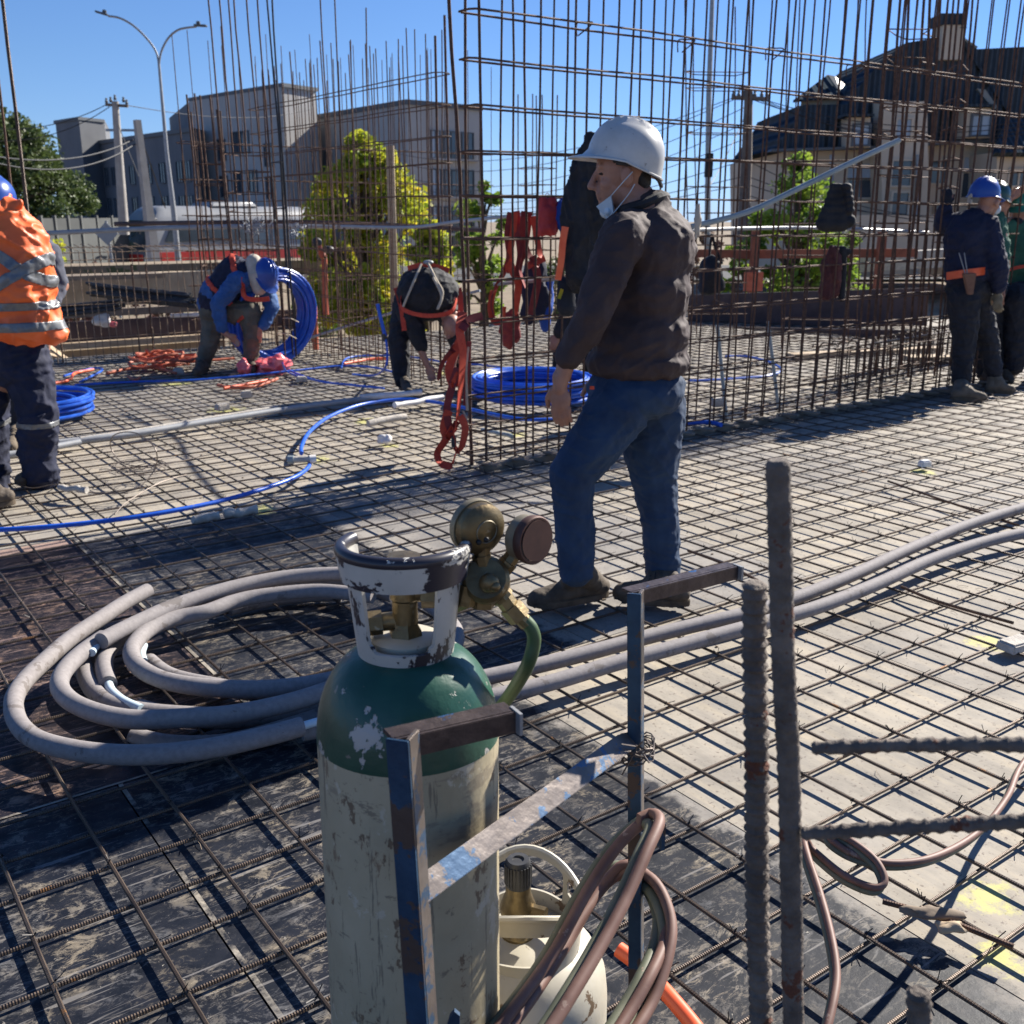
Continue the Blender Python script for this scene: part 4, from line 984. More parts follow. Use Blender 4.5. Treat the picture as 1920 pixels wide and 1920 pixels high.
# orange posts, barriers
for i,(x,y0,y1,Y,lb) in enumerate(((608,485,590,12.4,'upright orange plastic pipe, taller one behind the blue coil'),(589,575,655,11.9,'short upright orange plastic pipe right of the blue coil'))):
    tag(MB().tube([D(x,y0,Y),D(x+3,y1,Y)],.035,12).build('orange_pipe',M['orange_dull']),lb,'pipe')
dv=thing('pipe_fitting','dark pipe tee with taped ends on top of the taller orange pipe','pipe fitting',D(605,480,12.4))
MB().tube([D(597,462,12.4),D(607,482,12.4)],.04,10).build('branch',M['orange_dull'],dv); MB().ell(D(594,455,12.4),.06,.05,.06).ell(D(615,468,12.3),.07,.05,.045).build('taped_end',M['blackplastic'],dv)
br=thing('safety_barrier','orange painted timber barrier behind the bright green tree','barrier',D(1420,520,19))
MB().beam(D(1380,477,17.5),D(1720,474,17.5),.05,.14).build('rail',M['rustorange'],br,smooth=False)
MB().beam(D(1300,475,17.6),D(1400,476,17.6),.05,.13).build('rail',M['rustorange'],br,smooth=False)
for x in (1412,1648): MB().box(D(x,510,17.4),.12,.12,1.3).build('post',M['rustorange'],br,smooth=False)
MB().beam(D(1395,528,17.3),D(1430,528,17.3),.06,.3).build('board',M['orange_dull'],br,smooth=False)
# black bundles on left fence
def bundle(label,p,q,r,n,seed,m='black'):
    random.seed(seed); t=thing('rod_bundle',label,'bundle',p); p=Vector(p);q=Vector(q)
    for i in range(n):
        a=random.random()*6.28; s=r*random.random()**.5; o=Vector((0,math.cos(a)*s,math.sin(a)*s)); e=(q-p).normalized()*random.uniform(-.12,.12)
        MB().tube([p+o+e,q+o*.9+e*.4],.016,6).build('rod',M['blackplastic'],t)
    return t
bundle('thick black bundle of rods lying across the left edge cage under the bus',D(183,545,11.6),D(362,563,11.6),.085,26,4)
bundle('lower black bundle of rods poking out right of the orange jacket',D(60,590,11.3),D(225,572,11.4),.06,16,5)
# crumpled bags etc
def blob(name,label,cat,c,rx,ry,rz,m,seed,amp=.35,n=26,tri=5,par=None):
    mb=MB(); mb.ell(c,rx,ry,rz,n=n,m=n//2)
    for i,v in enumerate(mb.v):
        d=(v-Vector(c)); k=1+amp*noise.noise(Vector((v.x*tri/rx*.3,v.y*tri/rx*.3,v.z*tri/rx*.3))+Vector((seed,0,0)))*1.6; mb.v[i]=Vector(c)+d*k
    o=mb.build(name,M[m],par); 
    if label: tag(o,label,cat)
    return o
blob('plastic_bag','white crumpled plastic bag caught on the left edge cage','bag',D(193,600,11.5),.10,.05,.07,'white_plastic',2)
blob('plastic_bag','small pinkish white bag scrap beside the white crumpled bag','bag',D(212,608,11.5),.05,.03,.03,'pink',3)
tag(MB().tube([D(320,592,11.7),D(372,590,11.7)],.022,8).build('plastic_tube',M['white_plastic']),'short white plastic tube resting by the bending blue worker knee','pipe')
tag(MB().box(D(104,668,11.9),.18,.1,.02,(1,0,-.3),(0,1,0),(.3,0,1)).box(D(112,665,11.8),.22,.1,.02,(1,0,-.8),(0,1,0),(.8,0,1)).build('wood_offcut',M['wood'],smooth=False),'pale wood offcuts leaning by the left edge plank','wood')
random.seed(5)
def tangle(name,label,cat,c,r,m,n,tr,seed,h=.5):
    random.seed(seed); t=MB(); c=Vector(c)
    for i in range(n):
        a=random.random()*6.28; p=[]
        rr=r*random.uniform(.35,1); o=Vector((random.gauss(0,r*.35),random.gauss(0,r*.35),r*h*random.random()))
        for k in range(9): p.append(c+o+Vector((math.cos(a+k*.7)*rr,math.sin(a+k*.7)*rr*.8,random.uniform(0,r*h*.5))))
        t.tube(spl(p,3),tr,5)
    return tag(t.build(name,M[m]),label,cat)
tangle('wire_tangle','messy bundle of grey wire hanging on the column left of the orange pipe','wire',D(485,448,11),.14,'galv',12,.004,3,1.2)
tangle('wire_tangle','loose loop of pale wire hanging on the thick dark bars','wire',D(555,447,10.6),.09,'galv',6,.003,4,1.2)
# ---------------- people ----------------
def depth(p): return (p-Vector((0,0,HC))).dot(_cf)
class Fig:
    def __init__(s,Y): s.Y=Y
    def J(s,x,y,d=0): return D(x,y,s.Y+d)
    def K(s,x,y,d,r): p=s.J(x,y,d); return (p,r*depth(p)/F)
    def ch(s,mb,*js): mb.chain(*[s.K(*j) for j in js])
    def E(s,mb,x,y,d,rx,rz,ry,ax=(1,0,0),az=(0,0,1)):
        p=s.J(x,y,d); k=depth(p)/F; ax=Vector(ax).normalized(); az=Vector(az).normalized(); mb.ell(p,rx*k,ry,rz*k,ax,az.cross(ax).normalized(),az)
def nv(*a): return Vector(a).normalized()
def hand(mb,w,d,th,s=1.0,curl=.5):
    w=Vector(w);d=Vector(d).normalized();th=Vector(th);th=(th-d*th.dot(d)).normalized();n=d.cross(th)
    c=w+d*.05*s; mb.ell(c,.048*s,.040*s,.017*s,d,th,n)
    mb.cap(w-d*.03*s,.027*s,w+d*.01*s,.026*s)
    for o,L in ((.030,.070),(.011,.080),(-.010,.074),(-.029,.058)):
        a=w+d*.082*s+th*o*s; L*=s; b=a+(d*(1-curl*.25)+n*curl*.45).normalized()*L*.5; e=b+(d*(1-curl)+n*curl).normalized()*L*.5
        mb.cap(a,.0098*s,b,.0092*s,8,3); mb.cap(b,.0092*s,e,.0078*s,8,3)
    a=w+d*.022*s+th*.030*s; b=a+(d*.7+th*.55+n*.3).normalized()*.042*s; e=b+(d*.95+th*.1+n*.35).normalized()*.034*s
    mb.cap(a,.015*s,b,.0115*s,8,3); mb.cap(b,.0115*s,e,.009*s,8,3)
def head(mb,c,f,u,neck=None,s=1.0,nr=.058):
    c=Vector(c);f=Vector(f).normalized();u=Vector(u);u=(u-f*u.dot(f)).normalized();r=f.cross(u)
    mb.ell(c+u*.02*s-f*.008*s,.074*s,.094*s,.098*s,r,f,u)
    mb.ell(c-u*.045*s+f*.030*s,.054*s,.056*s,.062*s,r,f,u)
    mb.cap(c-u*.088*s+f*.066*s,.020*s,c-u*.078*s+f*.055*s,.024*s)
    mb.cap(c+f*.086*s+u*.012*s,.008*s,c+f*.108*s-u*.030*s,.0125*s); 
    for q in (-1,1):
        mb.cap(c+f*.080*s-u*.034*s,.012*s,c+f*.098*s-u*.036*s+r*q*.010*s,.009*s)
        mb.cap(c+f*.074*s+u*.030*s+r*q*.012*s,.011*s,c+f*.066*s+u*.030*s+r*q*.042*s,.010*s)
        mb.ell(c-f*.014*s-u*.012*s+r*q*.084*s,.011*s,.021*s,.035*s,r*.94-f*q*.3,f,u)
        mb.ell(c+f*.052*s-u*.028*s+r*q*.038*s,.020*s,.024*s,.024*s,r,f,u)
    mb.cap(c+f*.084*s-u*.056*s-r*.018*s,.0085*s,c+f*.084*s-u*.056*s+r*.018*s,.0085*s)
    mb.cap(c+f*.082*s-u*.069*s-r*.015*s,.0085*s,c+f*.082*s-u*.069*s+r*.015*s,.0085*s)
    if neck is not None: mb.cap(c-u*.06*s-f*.018*s,nr*s,Vector(neck),nr*1.08*s)
def helmet(par,c,f,u,m,s=1.0,ridge=True,label=None):
    c=Vector(c);f=Vector(f).normalized();u=Vector(u);u=(u-f*u.dot(f)).normalized();r=f.cross(u)
    mb=MB(); nA=48; nP=14; rows=[]
    def P(th,t):
        # t 0..1 dome from top to rim
        a=t*math.pi/2; rad=math.sin(a)**.92; h=math.cos(a)
        lx=.106*math.sin(th)*rad; lf=(.128 if math.cos(th)>0 else .134)*math.cos(th)*rad
        k=0
        if ridge:
            for q in (-.030,0,.030): k+=.013*math.exp(-((lx-q)/.008)**2)*min(1,h*2.5+.1)
        return c+(r*lx+f*lf+u*((.118+k)*h))*s
    for i in range(nP+1):
        rows.append([P(2*math.pi*j/nA,max(.012,i/nP)) for j in range(nA)])
    def rim(wd,dz,vz):
        row=[]
        for j in range(nA):
            th=2*math.pi*j/nA; v=max(0,math.cos(th))
            w_=wd*(.010+.052*v**2.2); q=c+(r*(.106+w_*.9)*math.sin(th)+f*((.128 if math.cos(th)>0 else .134)*math.cos(th)+ (w_ if v>0 else -wd*.010)*(1 if v>0 else 1))+u*(dz-.020*wd*v**2+ (-.026*max(0,-math.cos(th))**.8*vz)))*s
            row.append(q)
        return row
    rows.append(rim(0.25,-.016,1)); rows.append(rim(1.0,-.020,1)); rows.append(rim(1.0,-.025,1)); rows.append(rim(0.1,-.024,1))
    for row in rows: mb.v+=row
    for i in range(len(rows)-1):
        for j in range(nA):
            k=(j+1)%nA; mb.face((i*nA+j,i*nA+k,(i+1)*nA+k,(i+1)*nA+j))
    mb.face([j for j in range(nA)])
    b0=len(mb.v)
    # inner shell
    for i in range(0,nP+1,2):
        mb.v+=[c+(p-c)*.955 for p in rows[i]]
    L=len(range(0,nP+1,2))
    for i in range(L-1):
        for j in range(nA):
            k=(j+1)%nA; mb.face((b0+i*nA+j,b0+(i+1)*nA+j,b0+(i+1)*nA+k,b0+i*nA+k))
    mb.face([b0+j for j in range(nA)][::-1])
    e=b0+(L-1)*nA; o_=(len(rows)-1)*nA
    for j in range(nA):
        k=(j+1)%nA; mb.face((o_+j,o_+k,e+k,e+j))
    o=mb.build('helmet',M[m],par)
    if label:o['label']=label
    return o
def shoe(par,heel,toe,top,m='boot',ms='sole',vox=.007,w=.045,name='boot',lab=None):
    heel=Vector(heel);toe=Vector(toe);top=Vector(top); d=(toe-heel); d.z=0; L=d.length; d.normalize(); s=d.cross(Z_)
    b=MB(); z=Z_
    b.cap(heel+z*.045,.040,heel+d*L*.35+z*.05,.044); b.cap(heel+d*L*.3+z*.055,.046,heel+d*L*.72+z*.038,.040); b.cap(heel+d*L*.70+z*.036,.042,toe-d*.035+z*.034,.036)
    b.cap(heel+z*.05+d*.01,.040,top,.048); b.cap(heel+d*L*.45+z*.07,.036,top+d*.012,.042); b.cap(heel+d*L*.3+z*.09,.036,top+d*.008,.044)
    o=organic(b,name,M[m],par,vox=vox,sm=3,disp=.006,dsc=.03,label=lab)
    pl=[]
    for i in range(28):
        a=2*math.pi*i/28; u=(math.cos(a)+1)/2; ww=w*(.84+.20*u-.10*math.sin(math.pi*u))
        pl.append(heel-d*.040+d*((L+.045)*u)+s*(math.sin(a)*ww)*(1 if abs(math.cos(a))<.9 else 1)+z*(-.006+ .018*max(0,u-.82)/.18))
    sl=MB().prism(pl,z*.028)
    for i in range(9): sl.box(heel+d*(L*(i/8.5))-z*.004+z*(.016 if i==8 else 0),.022,w*1.5,.006,d,s,z)
    sl.build('sole',M[ms],o,smooth=False,bevel=.003)
    # laces
    lc=MB()
    for i in range(5):
        q=heel+d*(L*(.38+.075*i))+z*(.118-.014*i); lc.tube([q-s*.026-z*.012,q+z*.006,q+s*.026-z*.012],.0022,4)
    lc.build('laces',M['black'],o)
    return o
def person(label,loc,group=None): return thing('person',label,'person',loc,group)
# --- man with the white helmet ---
f=Fig(3.82); H=person('man in a white helmet, dark jacket and jeans standing in the middle, turned left',G(1150,1135,.05))
b=MB()
hc=f.J(1166,326); fw=nv(-1,.08,-.10); up=nv(-.10,0,1)
head(b,hc,fw,up,neck=f.J(1212,398),s=1.04,nr=.064)
f.ch(b,(1205,420,0,60),(1200,560,0,75),(1190,720,0,72))
f.ch(b,(1150,770,-.06,45),(1070,885,-.08,30),(1080,1060,-.08,20)); f.ch(b,(1220,780,.08,45),(1230,900,.1,30),(1242,1065,.1,20))
f.ch(b,(1165,440,-.2,30),(1112,590,-.24,25),(1062,680,-.20,18.5),(1052,716,-.20,14.5))
w_=f.J(1050,722,-.20); hand(b,w_,nv(.05,.05,-1),nv(-1,.45,.0),s=1.0,curl=.42)
f.ch(b,(1200,440,.2,30),(1160,590,.24,25),(1130,670,.22,18)); hand(b,f.J(1122,700,.2),nv(-.1,0,-1),nv(-.6,-.8,0),s=1.0)
organic(b,'body',M['skin'],H,vox=.0048,sm=2)
hb=MB(); hb.ell(hc+up*.040-fw*.012,.0775,.092,.082,fw.cross(up),fw,up); hb.ell(hc-up*.022-fw*.066,.062,.036,.058,fw.cross(up),fw,up)
organic(hb,'hair',M['hair'],H,vox=.008,sm=2,disp=.006,dsc=.02)
for q in (-1,): 
    MB().ell(hc+fw*.071+up*.006+fw.cross(up)*q*.040,.010,.007,.0045,n=10,m=8).build('eye',M['hair'],H)
helmet(H,f.J(1172,294),nv(-1,.08,.21),nv(.2,0,1),'helmet_w',s=1.03)
# suspension band visible at nape
MB().tube(spl([f.J(1155,305,-.09),f.J(1200,312,-.095),f.J(1232,335,-.05),f.J(1240,350,.0)],5),.007,6).build('helmet_band',M['blackplastic'],H)
b=MB()
f.E(b,1222,468,0,82,86,.215); f.E(b,1216,540,0,80,100,.20); f.E(b,1200,630,0,93,84,.20); f.E(b,1195,678,0,98,44,.20)
f.ch(b,(1218,392,-.02,40),(1222,430,0,60)); f.ch(b,(1215,425,0,42),(1166,446,-.20,44),(1112,590,-.255,36),(1068,668,-.215,27))
f.ch(b,(1215,425,.05,42),(1205,446,.19,42),(1165,590,.24,34),(1140,650,.22,26))
f.ch(b,(1150,500,-.05,50),(1140,600,-.04,52))
jk=organic(b,'jacket',M['jacket'],H,vox=.008,sm=7,disp=.020,dsc=.080,cr=(.010,6,12,.6))
# collar and cuffs
MB().tube(spl([f.J(1172,392,-.075),f.J(1205,382,-.095),f.J(1240,368,-.05),f.J(1246,372,.05),f.J(1205,385,.09),f.J(1165,396,.03)],5,True),.017,8,closed=True).build('collar',M['black'],H)
b=MB()
f.E(b,1193,730,0,93,58,.185); f.ch(b,(1160,765,-.07,62),(1120,825,-.09,54),(1072,888,-.10,43),(1076,960,-.09,39),(1080,1050,-.09,36))
f.ch(b,(1225,765,.07,62),(1222,840,.09,56),(1228,905,.10,42),(1238,980,.10,37),(1243,1062,.10,33))
for i,(x,y,dd,rr) in enumerate(((1080,1062,-.09,37.5),(1079,1046,-.09,38),(1243,1072,.10,35),(1242,1056,.10,36))): f.ch(b,(x,y,dd,rr-3),(x,y+5,dd,rr-3))
organic(b,'jeans',M['jeans'],H,vox=.007,sm=4,disp=.012,dsc=.07,cr=(.008,6,17,-.35))
MB().box(f.J(1110,727,-.185),.016,.006,.012).build('belt_tab',M['strap_red'],H)
z5=.052
def gp(x,y,z=.032): return G(x,y,z)
a=gp(1125,1118); shoe(H,a,a+(gp(990,1140)-a)*1.0,f.J(1084,1062,-.09),w=.050)
a=gp(1275,1132); shoe(H,a,gp(1150,1122),f.J(1243,1070,.09),w=.050)
# face mask pulled down
mk=MB(); q=[f.J(1116,388,-.05),f.J(1142,368,-.07),f.J(1149,398,-.07),f.J(1140,412,-.05),f.J(1132,408,-.0)]
mk.prism([f.J(1118,387,-.06),f.J(1145,367,-.075),f.J(1150,398,-.07),f.J(1139,413,-.05)],Vector((.01,.05,0)))
mk.ell(f.J(1138,396,-.01),.026,.06,.026)
mo=mk.build('face_mask',M['mask'],H)
MB().tube(spl([f.J(1145,368,-.075),f.J(1165,345,-.095),f.J(1186,322,-.10)],4),.0016,5).tube(spl([f.J(1150,400,-.07),f.J(1178,365,-.09),f.J(1190,345,-.10)],4),.0016,5).build('ear_loop',M['mask'],mo)
# --- man in orange rainwear at left edge ---
f=Fig(5.75); P=person('worker in orange hooded rainwear with grey tape at the left edge, seen from behind',G(40,915,.05))
b=MB(); head(b,f.J(-12,378),nv(-.2,1,-.2),nv(0,.2,1),neck=f.J(-10,420)); 
f.ch(b,(-5,450,0,40),(5,700,0,38)); f.ch(b,(30,660,0,32),(70,780,-.05,22),(78,890,0,17)); f.ch(b,(-20,660,0,32),(-15,790,0,22),(-12,930,0,17))
f.ch(b,(60,460,0,16),(70,560,.1,13),(40,640,.2,10)); hand(b,f.J(40,645,.2),nv(-.6,.3,-.6),nv(0,1,0)); organic(b,'body',M['skin'],P,vox=.010,sm=3)
helmet(P,f.J(-10,372),nv(-.2,1,-.15),nv(0,.15,1),'helmet_b')
b=MB()
f.ch(b,(-5,420,-.02,60),(20,470,-.02,72),(25,550,-.02,74),(33,592,0,66)); f.E(b,14,490,0,74,95,.17); f.E(b,30,608,-.02,84,42,.20); f.E(b,52,590,0,62,52,.17); f.ch(b,(70,600,-.05,40),(100,628,-.04,20))
f.ch(b,(40,440,0,30),(58,480,.02,33),(68,550,.04,30),(80,610,.06,28)); f.ch(b,(-30,440,0,34),(-80,560,0,34),(-90,640,0,30)); f.ch(b,(92,585,0,22),(112,628,-.02,14))
f.ch(b,(-8,385,0,40),(-5,405,0,44)); f.ch(b,(5,392,-.05,24),(36,378,-.08,7)); f.ch(b,(-20,400,-.08,30),(15,410,-.08,22))
jk=organic(b,'rain_jacket',M['hivis'],P,vox=.010,sm=5,disp=.035,dsc=.16,cr=(.022,5,8,.9))
c=f.J(0,500)
def zt_(y): return f.J(30,y).z
for y,wd in ((570,.050),(608,.055)): band(jk,'reflective_tape',M['reflex'],P,f.J(30,y),(0,0,1),wd*.85,off=.005)
cm=f.J(70,505)
band(jk,'reflective_tape',M['reflex'],P,cm,nv(.62,0,.78),.055,off=.006,clips=[(f.J(0,545),(0,0,1)),])
band(jk,'reflective_tape',M['reflex'],P,cm,nv(-.55,0,.83),.055,off=.009,clips=[(f.J(0,548),(0,0,1)),(f.J(110,470),(-1,0,-.3))])
b=MB(); f.ch(b,(10,610,0,58),(30,680,0,54)); f.ch(b,(48,680,0,46),(72,780,-.04,35),(70,850,0,34),(76,890,0,33)); f.ch(b,(-25,680,0,44),(-20,800,0,34),(-15,920,0,30))
tr=organic(b,'trousers',M['navy'],P,vox=.010,sm=4,disp=.025,dsc=.09,cr=(.018,6,14,.3))
band(tr,'trouser_tape',M['reflex'],P,f.J(70,792),(0,0,1),.030,off=.004)
a=gp(35,908,.032); shoe(P,gp(95,898,.032),gp(30,912,.032),f.J(74,888),w=.045); shoe(P,gp(15,945,.032),gp(-50,955,.032),f.J(-15,925),w=.045)
# --- person mostly hidden behind him ---
f=Fig(6.9); P=person('worker in slate fleece and dark trousers mostly hidden behind the orange rainwear',G(35,850,.05))
b=MB(); head(b,f.J(-8,402),nv(0,1,-.2),nv(0,.2,1),neck=f.J(15,440)); f.ch(b,(45,460,0,36),(50,640,0,34)); f.ch(b,(45,640,0,24),(40,740,0,18),(35,815,0,14)); f.ch(b,(70,640,.05,24),(66,740,.1,18),(60,815,.1,14))
f.ch(b,(85,470,0,16),(116,535,0,13),(95,575,-.12,10)); hand(b,f.J(92,578,-.12),nv(-.8,0,-.5),nv(0,0,1)); organic(b,'body',M['skin'],P,vox=.012,sm=3)
b=MB(); f.E(b,45,520,0,56,100,.15); f.ch(b,(60,460,0,34),(90,478,0,25),(108,528,0,19),(98,568,-.1,15)); f.ch(b,(20,460,0,30),(-10,540,0,20)); organic(b,'fleece',M['greyblue'],P,vox=.011,sm=4,disp=.03,dsc=.07)
b=MB(); f.E(b,45,640,0,46,45,.14); f.ch(b,(40,680,0,32),(38,750,0,25),(34,805,0,23)); f.ch(b,(65,680,.05,32),(64,750,.08,25),(62,800,.1,22)); organic(b,'trousers',M['pants_dark'],P,vox=.011,sm=4,disp=.03,dsc=.08)
helmet(P,f.J(-14,394),nv(0,1,-.15),nv(0,.15,1),'helmet_b')
shoe(P,gp(34,830,.032),gp(22,850,.032),f.J(34,800),m='bootlight'); shoe(P,gp(66,825,.032),gp(70,845,.032),f.J(60,800,.08),m='bootlight')
# --- bending worker, blue and beige helmet ---
f=Fig(10.35); P=person('worker in blue shirt and dark vest bending forward beside the upright blue coil',G(430,700,.05))
b=MB(); head(b,f.J(492,520,-.1),nv(.45,-.45,-.75),nv(.6,-.3,.7),neck=f.J(455,510)); f.ch(b,(450,515,0,18),(405,560,.05,20)); f.ch(b,(395,580,.05,15),(392,630,0,11),(375,695,0,8)); f.ch(b,(455,590,0,15),(475,640,-.05,11),(472,690,0,8))
f.ch(b,(440,525,-.15,9),(408,575,-.18,8),(418,622,-.2,6),(432,632,-.2,5)); hand(b,f.J(428,628,-.2),nv(.7,0,-.6),nv(0,-.2,1)); f.ch(b,(500,535,.1,9),(508,580,-.02,8),(487,615,-.1,6)); hand(b,f.J(487,617,-.1),nv(-.2,0,-1),nv(-1,0,0)); organic(b,'body',M['skin'],P,vox=.012,sm=3)
b=MB(); f.ch(b,(448,515,0,30),(410,548,0,33),(400,568,.05,30)); f.E(b,462,520,0,30,26,.2); f.ch(b,(445,525,-.18,18),(408,572,-.2,15),(416,615,-.2,11)); f.ch(b,(495,530,.14,17),(510,578,0,14),(493,610,-.08,11)); sh=organic(b,'shirt',M['blueshirt'],P,vox=.012,sm=4,disp=.014,dsc=.08,cr=(.014,8,15,.5))
b=MB(); f.ch(b,(440,510,.0,31),(418,545,0,35),(405,562,.02,33)); f.E(b,455,512,-.02,32,25,.17); ve=organic(b,'vest',M['navy'],P,vox=.012,sm=4,disp=.014,dsc=.08,cr=(.014,8,15,.5))
band(ve,'harness_strap',M['strap_red'],P,f.J(452,512),nv(.9,0,.35),.05,off=.012); band(ve,'harness_strap',M['strap_red'],P,f.J(415,548),nv(.75,.1,.7),.045,off=.012)
MB().ribbon(spl([f.J(455,520,-.22),f.J(458,555,-.24),f.J(480,562,-.24),f.J(505,560,-.22)],4),.045,.006,(0,0,1)).ribbon(spl([f.J(452,520,-.2),f.J(456,545,-.22),f.J(457,556,-.22)],3),.045,.006,(1,0,0)).build('chest_strap',M['strap_red'],P)
MB().ribbon(spl([f.J(470,580,-.12),f.J(455,592,-.14),f.J(445,600,-.1)],4),.06,.008,(.5,0,1)).build('leg_strap',M['strap_red'],P)
b=MB(); f.E(b,402,580,.05,30,28,.17); f.ch(b,(398,585,.06,22),(395,635,0,18),(380,685,0,14)); f.ch(b,(445,585,0,26),(470,585,-.06,20),(474,625,-.05,18),(470,675,0,14)); organic(b,'trousers',M['khaki'],P,vox=.012,sm=4,disp=.015,dsc=.08,cr=(.015,7,15,-.4))
helmet(P,f.J(498,512,-.1),nv(.45,-.45,-.75),nv(.55,-.35,.76),'helmet_b',s=1.1)
b=MB(); f.ch(b,(476,492,-.08,16),(482,520,-.12,18),(486,540,-.14,14)); organic(b,'neck_cloth',M['beige'],P,vox=.010,sm=3,disp=.01,dsc=.05)
shoe(P,gp(385,695,.032),gp(365,705,.032),f.J(378,680)); shoe(P,gp(478,685,.032),gp(474,700,.032),f.J(470,672))
# --- bending worker in black ---
f=Fig(9.05); P=person('worker in black bent double with harness straps across the back',G(770,738,.05))
b=MB(); head(b,f.J(846,612,-.2),nv(-.3,-.5,-.8),nv(.1,-.8,.5),neck=f.J(835,585,-.1),s=.95); f.ch(b,(780,560,.1,24),(835,560,-.05,24)); f.ch(b,(765,580,.1,16),(748,650,0,13),(755,725,0,9)); f.ch(b,(850,590,.15,16),(862,660,.1,13),(868,725,.15,9))
f.ch(b,(775,580,-.1,11),(782,635,-.12,9),(793,665,-.12,7.2),(803,690,-.12,5.6)); hand(b,f.J(802,686,-.12),nv(.35,-.1,-1),nv(.9,0,.3),s=1.05,curl=.8); f.ch(b,(850,590,-.1,10),(858,640,-.14,8),(850,680,-.14,6)); hand(b,f.J(850,680,-.14),nv(-.2,0,-1),nv(-1,0,0)); organic(b,'body',M['skin'],P,vox=.011,sm=3)
b=MB(); f.E(b,803,552,0,60,50,.25); f.E(b,800,540,.1,54,42,.2); f.ch(b,(768,590,-.05,24),(782,625,-.1,18),(789,648,-.12,13)); f.ch(b,(842,590,-.05,24),(854,625,-.1,18),(858,650,-.12,13)); sh=organic(b,'shirt',M['black'],P,vox=.011,sm=5,disp=.02,dsc=.1,cr=(.014,8,14,.6))
b=MB(); f.ch(b,(762,570,.12,26),(748,640,.02,21),(754,712,0,16)); f.ch(b,(850,575,.18,22),(862,650,.12,18),(868,712,.15,14)); f.E(b,800,545,.22,50,38,.14); organic(b,'trousers',M['pants_dark'],P,vox=.011,sm=4,disp=.014,dsc=.08,cr=(.014,7,15,.4))
MB().ribbon(spl([f.J(752,555,-.12),f.J(756,580,-.2),f.J(800,592,-.27),f.J(845,585,-.2),f.J(856,560,-.12)],6),.035,.006,(0,0,1)).ribbon(spl([f.J(742,540,-.0),f.J(752,575,-.12),f.J(758,620,-.16)],4),.04,.006,(1,0,0)).ribbon(spl([f.J(860,540,-.0),f.J(864,580,-.12),f.J(850,622,-.18)],4),.05,.006,(1,0,0)).ribbon(spl([f.J(765,504,.05),f.J(800,497,.0),f.J(842,508,.05)],4),.05,.006,(0,0,1)).build('harness_strap',M['strap_red'],P)
MB().tube(spl([f.J(790,495,-.1),f.J(775,530,-.22),f.J(756,575,-.2)],4),.010,6).tube(spl([f.J(803,495,-.1),f.J(818,525,-.22),f.J(830,550,-.26),f.J(820,580,-.27),f.J(828,555,-.27),f.J(812,520,-.23)],5),.011,6).build('lanyard',M['strap_tan'],P)
MB().ell(f.J(803,492,-.05),.045,.03,.02).build('buckle',M['galv'],P)
shoe(P,gp(758,728,.032),gp(768,745,.032),f.J(755,708)); shoe(P,gp(870,725,.032),gp(880,738,.032),f.J(868,708,.12))
# --- worker hidden behind the man, bending ---
f=Fig(9.9); P=person('worker in dark clothes half hidden behind the man in the white helmet',G(1045,705,.05))
b=MB(); head(b,f.J(1098,520,0),nv(-.7,0,-.6),nv(-.3,0,1),neck=f.J(1105,550)); f.ch(b,(1110,560,0,24),(1120,610,0,24)); f.ch(b,(1115,620,0,18),(1060,640,0,14),(1050,690,0,9)); f.ch(b,(1130,620,.1,18),(1100,650,.1,14),(1110,690,.1,9)); f.ch(b,(1085,560,-.1,12),(1062,600,-.12,9),(1045,628,-.12,6.5)); hand(b,f.J(1046,628,-.12),nv(-.4,0,-1),nv(-1,0,0),s=1.1); organic(b,'body',M['skin'],P,vox=.013,sm=3)
b=MB(); f.E(b,1105,560,0,42,50,.2); f.ch(b,(1085,560,-.1,20),(1062,600,-.12,17),(1050,622,-.12,14)); organic(b,'jacket',M['black'],P,vox=.012,sm=4,disp=.025,dsc=.09)
b=MB(); f.ch(b,(1115,615,0,30),(1062,640,0,23),(1050,685,0,15)); f.ch(b,(1130,620,.1,28),(1100,650,.1,22),(1110,685,.1,15)); organic(b,'trousers',M['pants_dark'],P,vox=.012,sm=4,disp=.014,dsc=.08,cr=(.014,7,15,.4))
helmet(P,f.J(1096,515,0),nv(-.7,0,-.6),nv(-.5,0,.86),'helmet_b')
shoe(P,gp(1056,690,.032),gp(1036,700,.032),f.J(1050,680)); shoe(P,gp(1116,690,.032),gp(1096,700,.032),f.J(1110,682,.1))
# --- navy worker at right ---
f=Fig(8.85); P=person('worker in navy sweater, blue helmet and orange belt at the right',G(1830,745,.05))
b=MB(); hc=f.J(1856,378); head(b,hc,nv(.85,.45,-.2),nv(.15,0,1),neck=f.J(1830,408)); f.ch(b,(1822,440,0,26),(1818,520,0,26)); f.ch(b,(1810,540,-.05,20),(1805,640,-.06,14),(1800,725,-.05,9)); f.ch(b,(1835,545,.08,20),(1850,640,.1,14),(1862,710,.1,9))
f.ch(b,(1862,430,-.05,12),(1872,500,-.12,10),(1872,545,-.1,7)); hand(b,f.J(1872,548,-.1),nv(0,-.1,-1),nv(-.6,.8,0),curl=.6); f.ch(b,(1790,425,.1,12),(1766,415,.2,10),(1773,385,.15,7)); hand(b,f.J(1772,384,.15),nv(.1,0,1),nv(1,0,0),curl=.9); organic(b,'body',M['skin'],P,vox=.009,sm=3)
b=MB(); hand(b,f.J(1872,548,-.1),nv(0,-.1,-1),nv(-.6,.8,0),s=1.15,curl=.6); organic(b,'glove',M['glove'],P,vox=.008,sm=2); b=MB(); hand(b,f.J(1772,386,.15),nv(.1,0,1),nv(1,0,0),s=1.15,curl=1.0); organic(b,'glove',M['pants_dark'],P,vox=.008,sm=2)
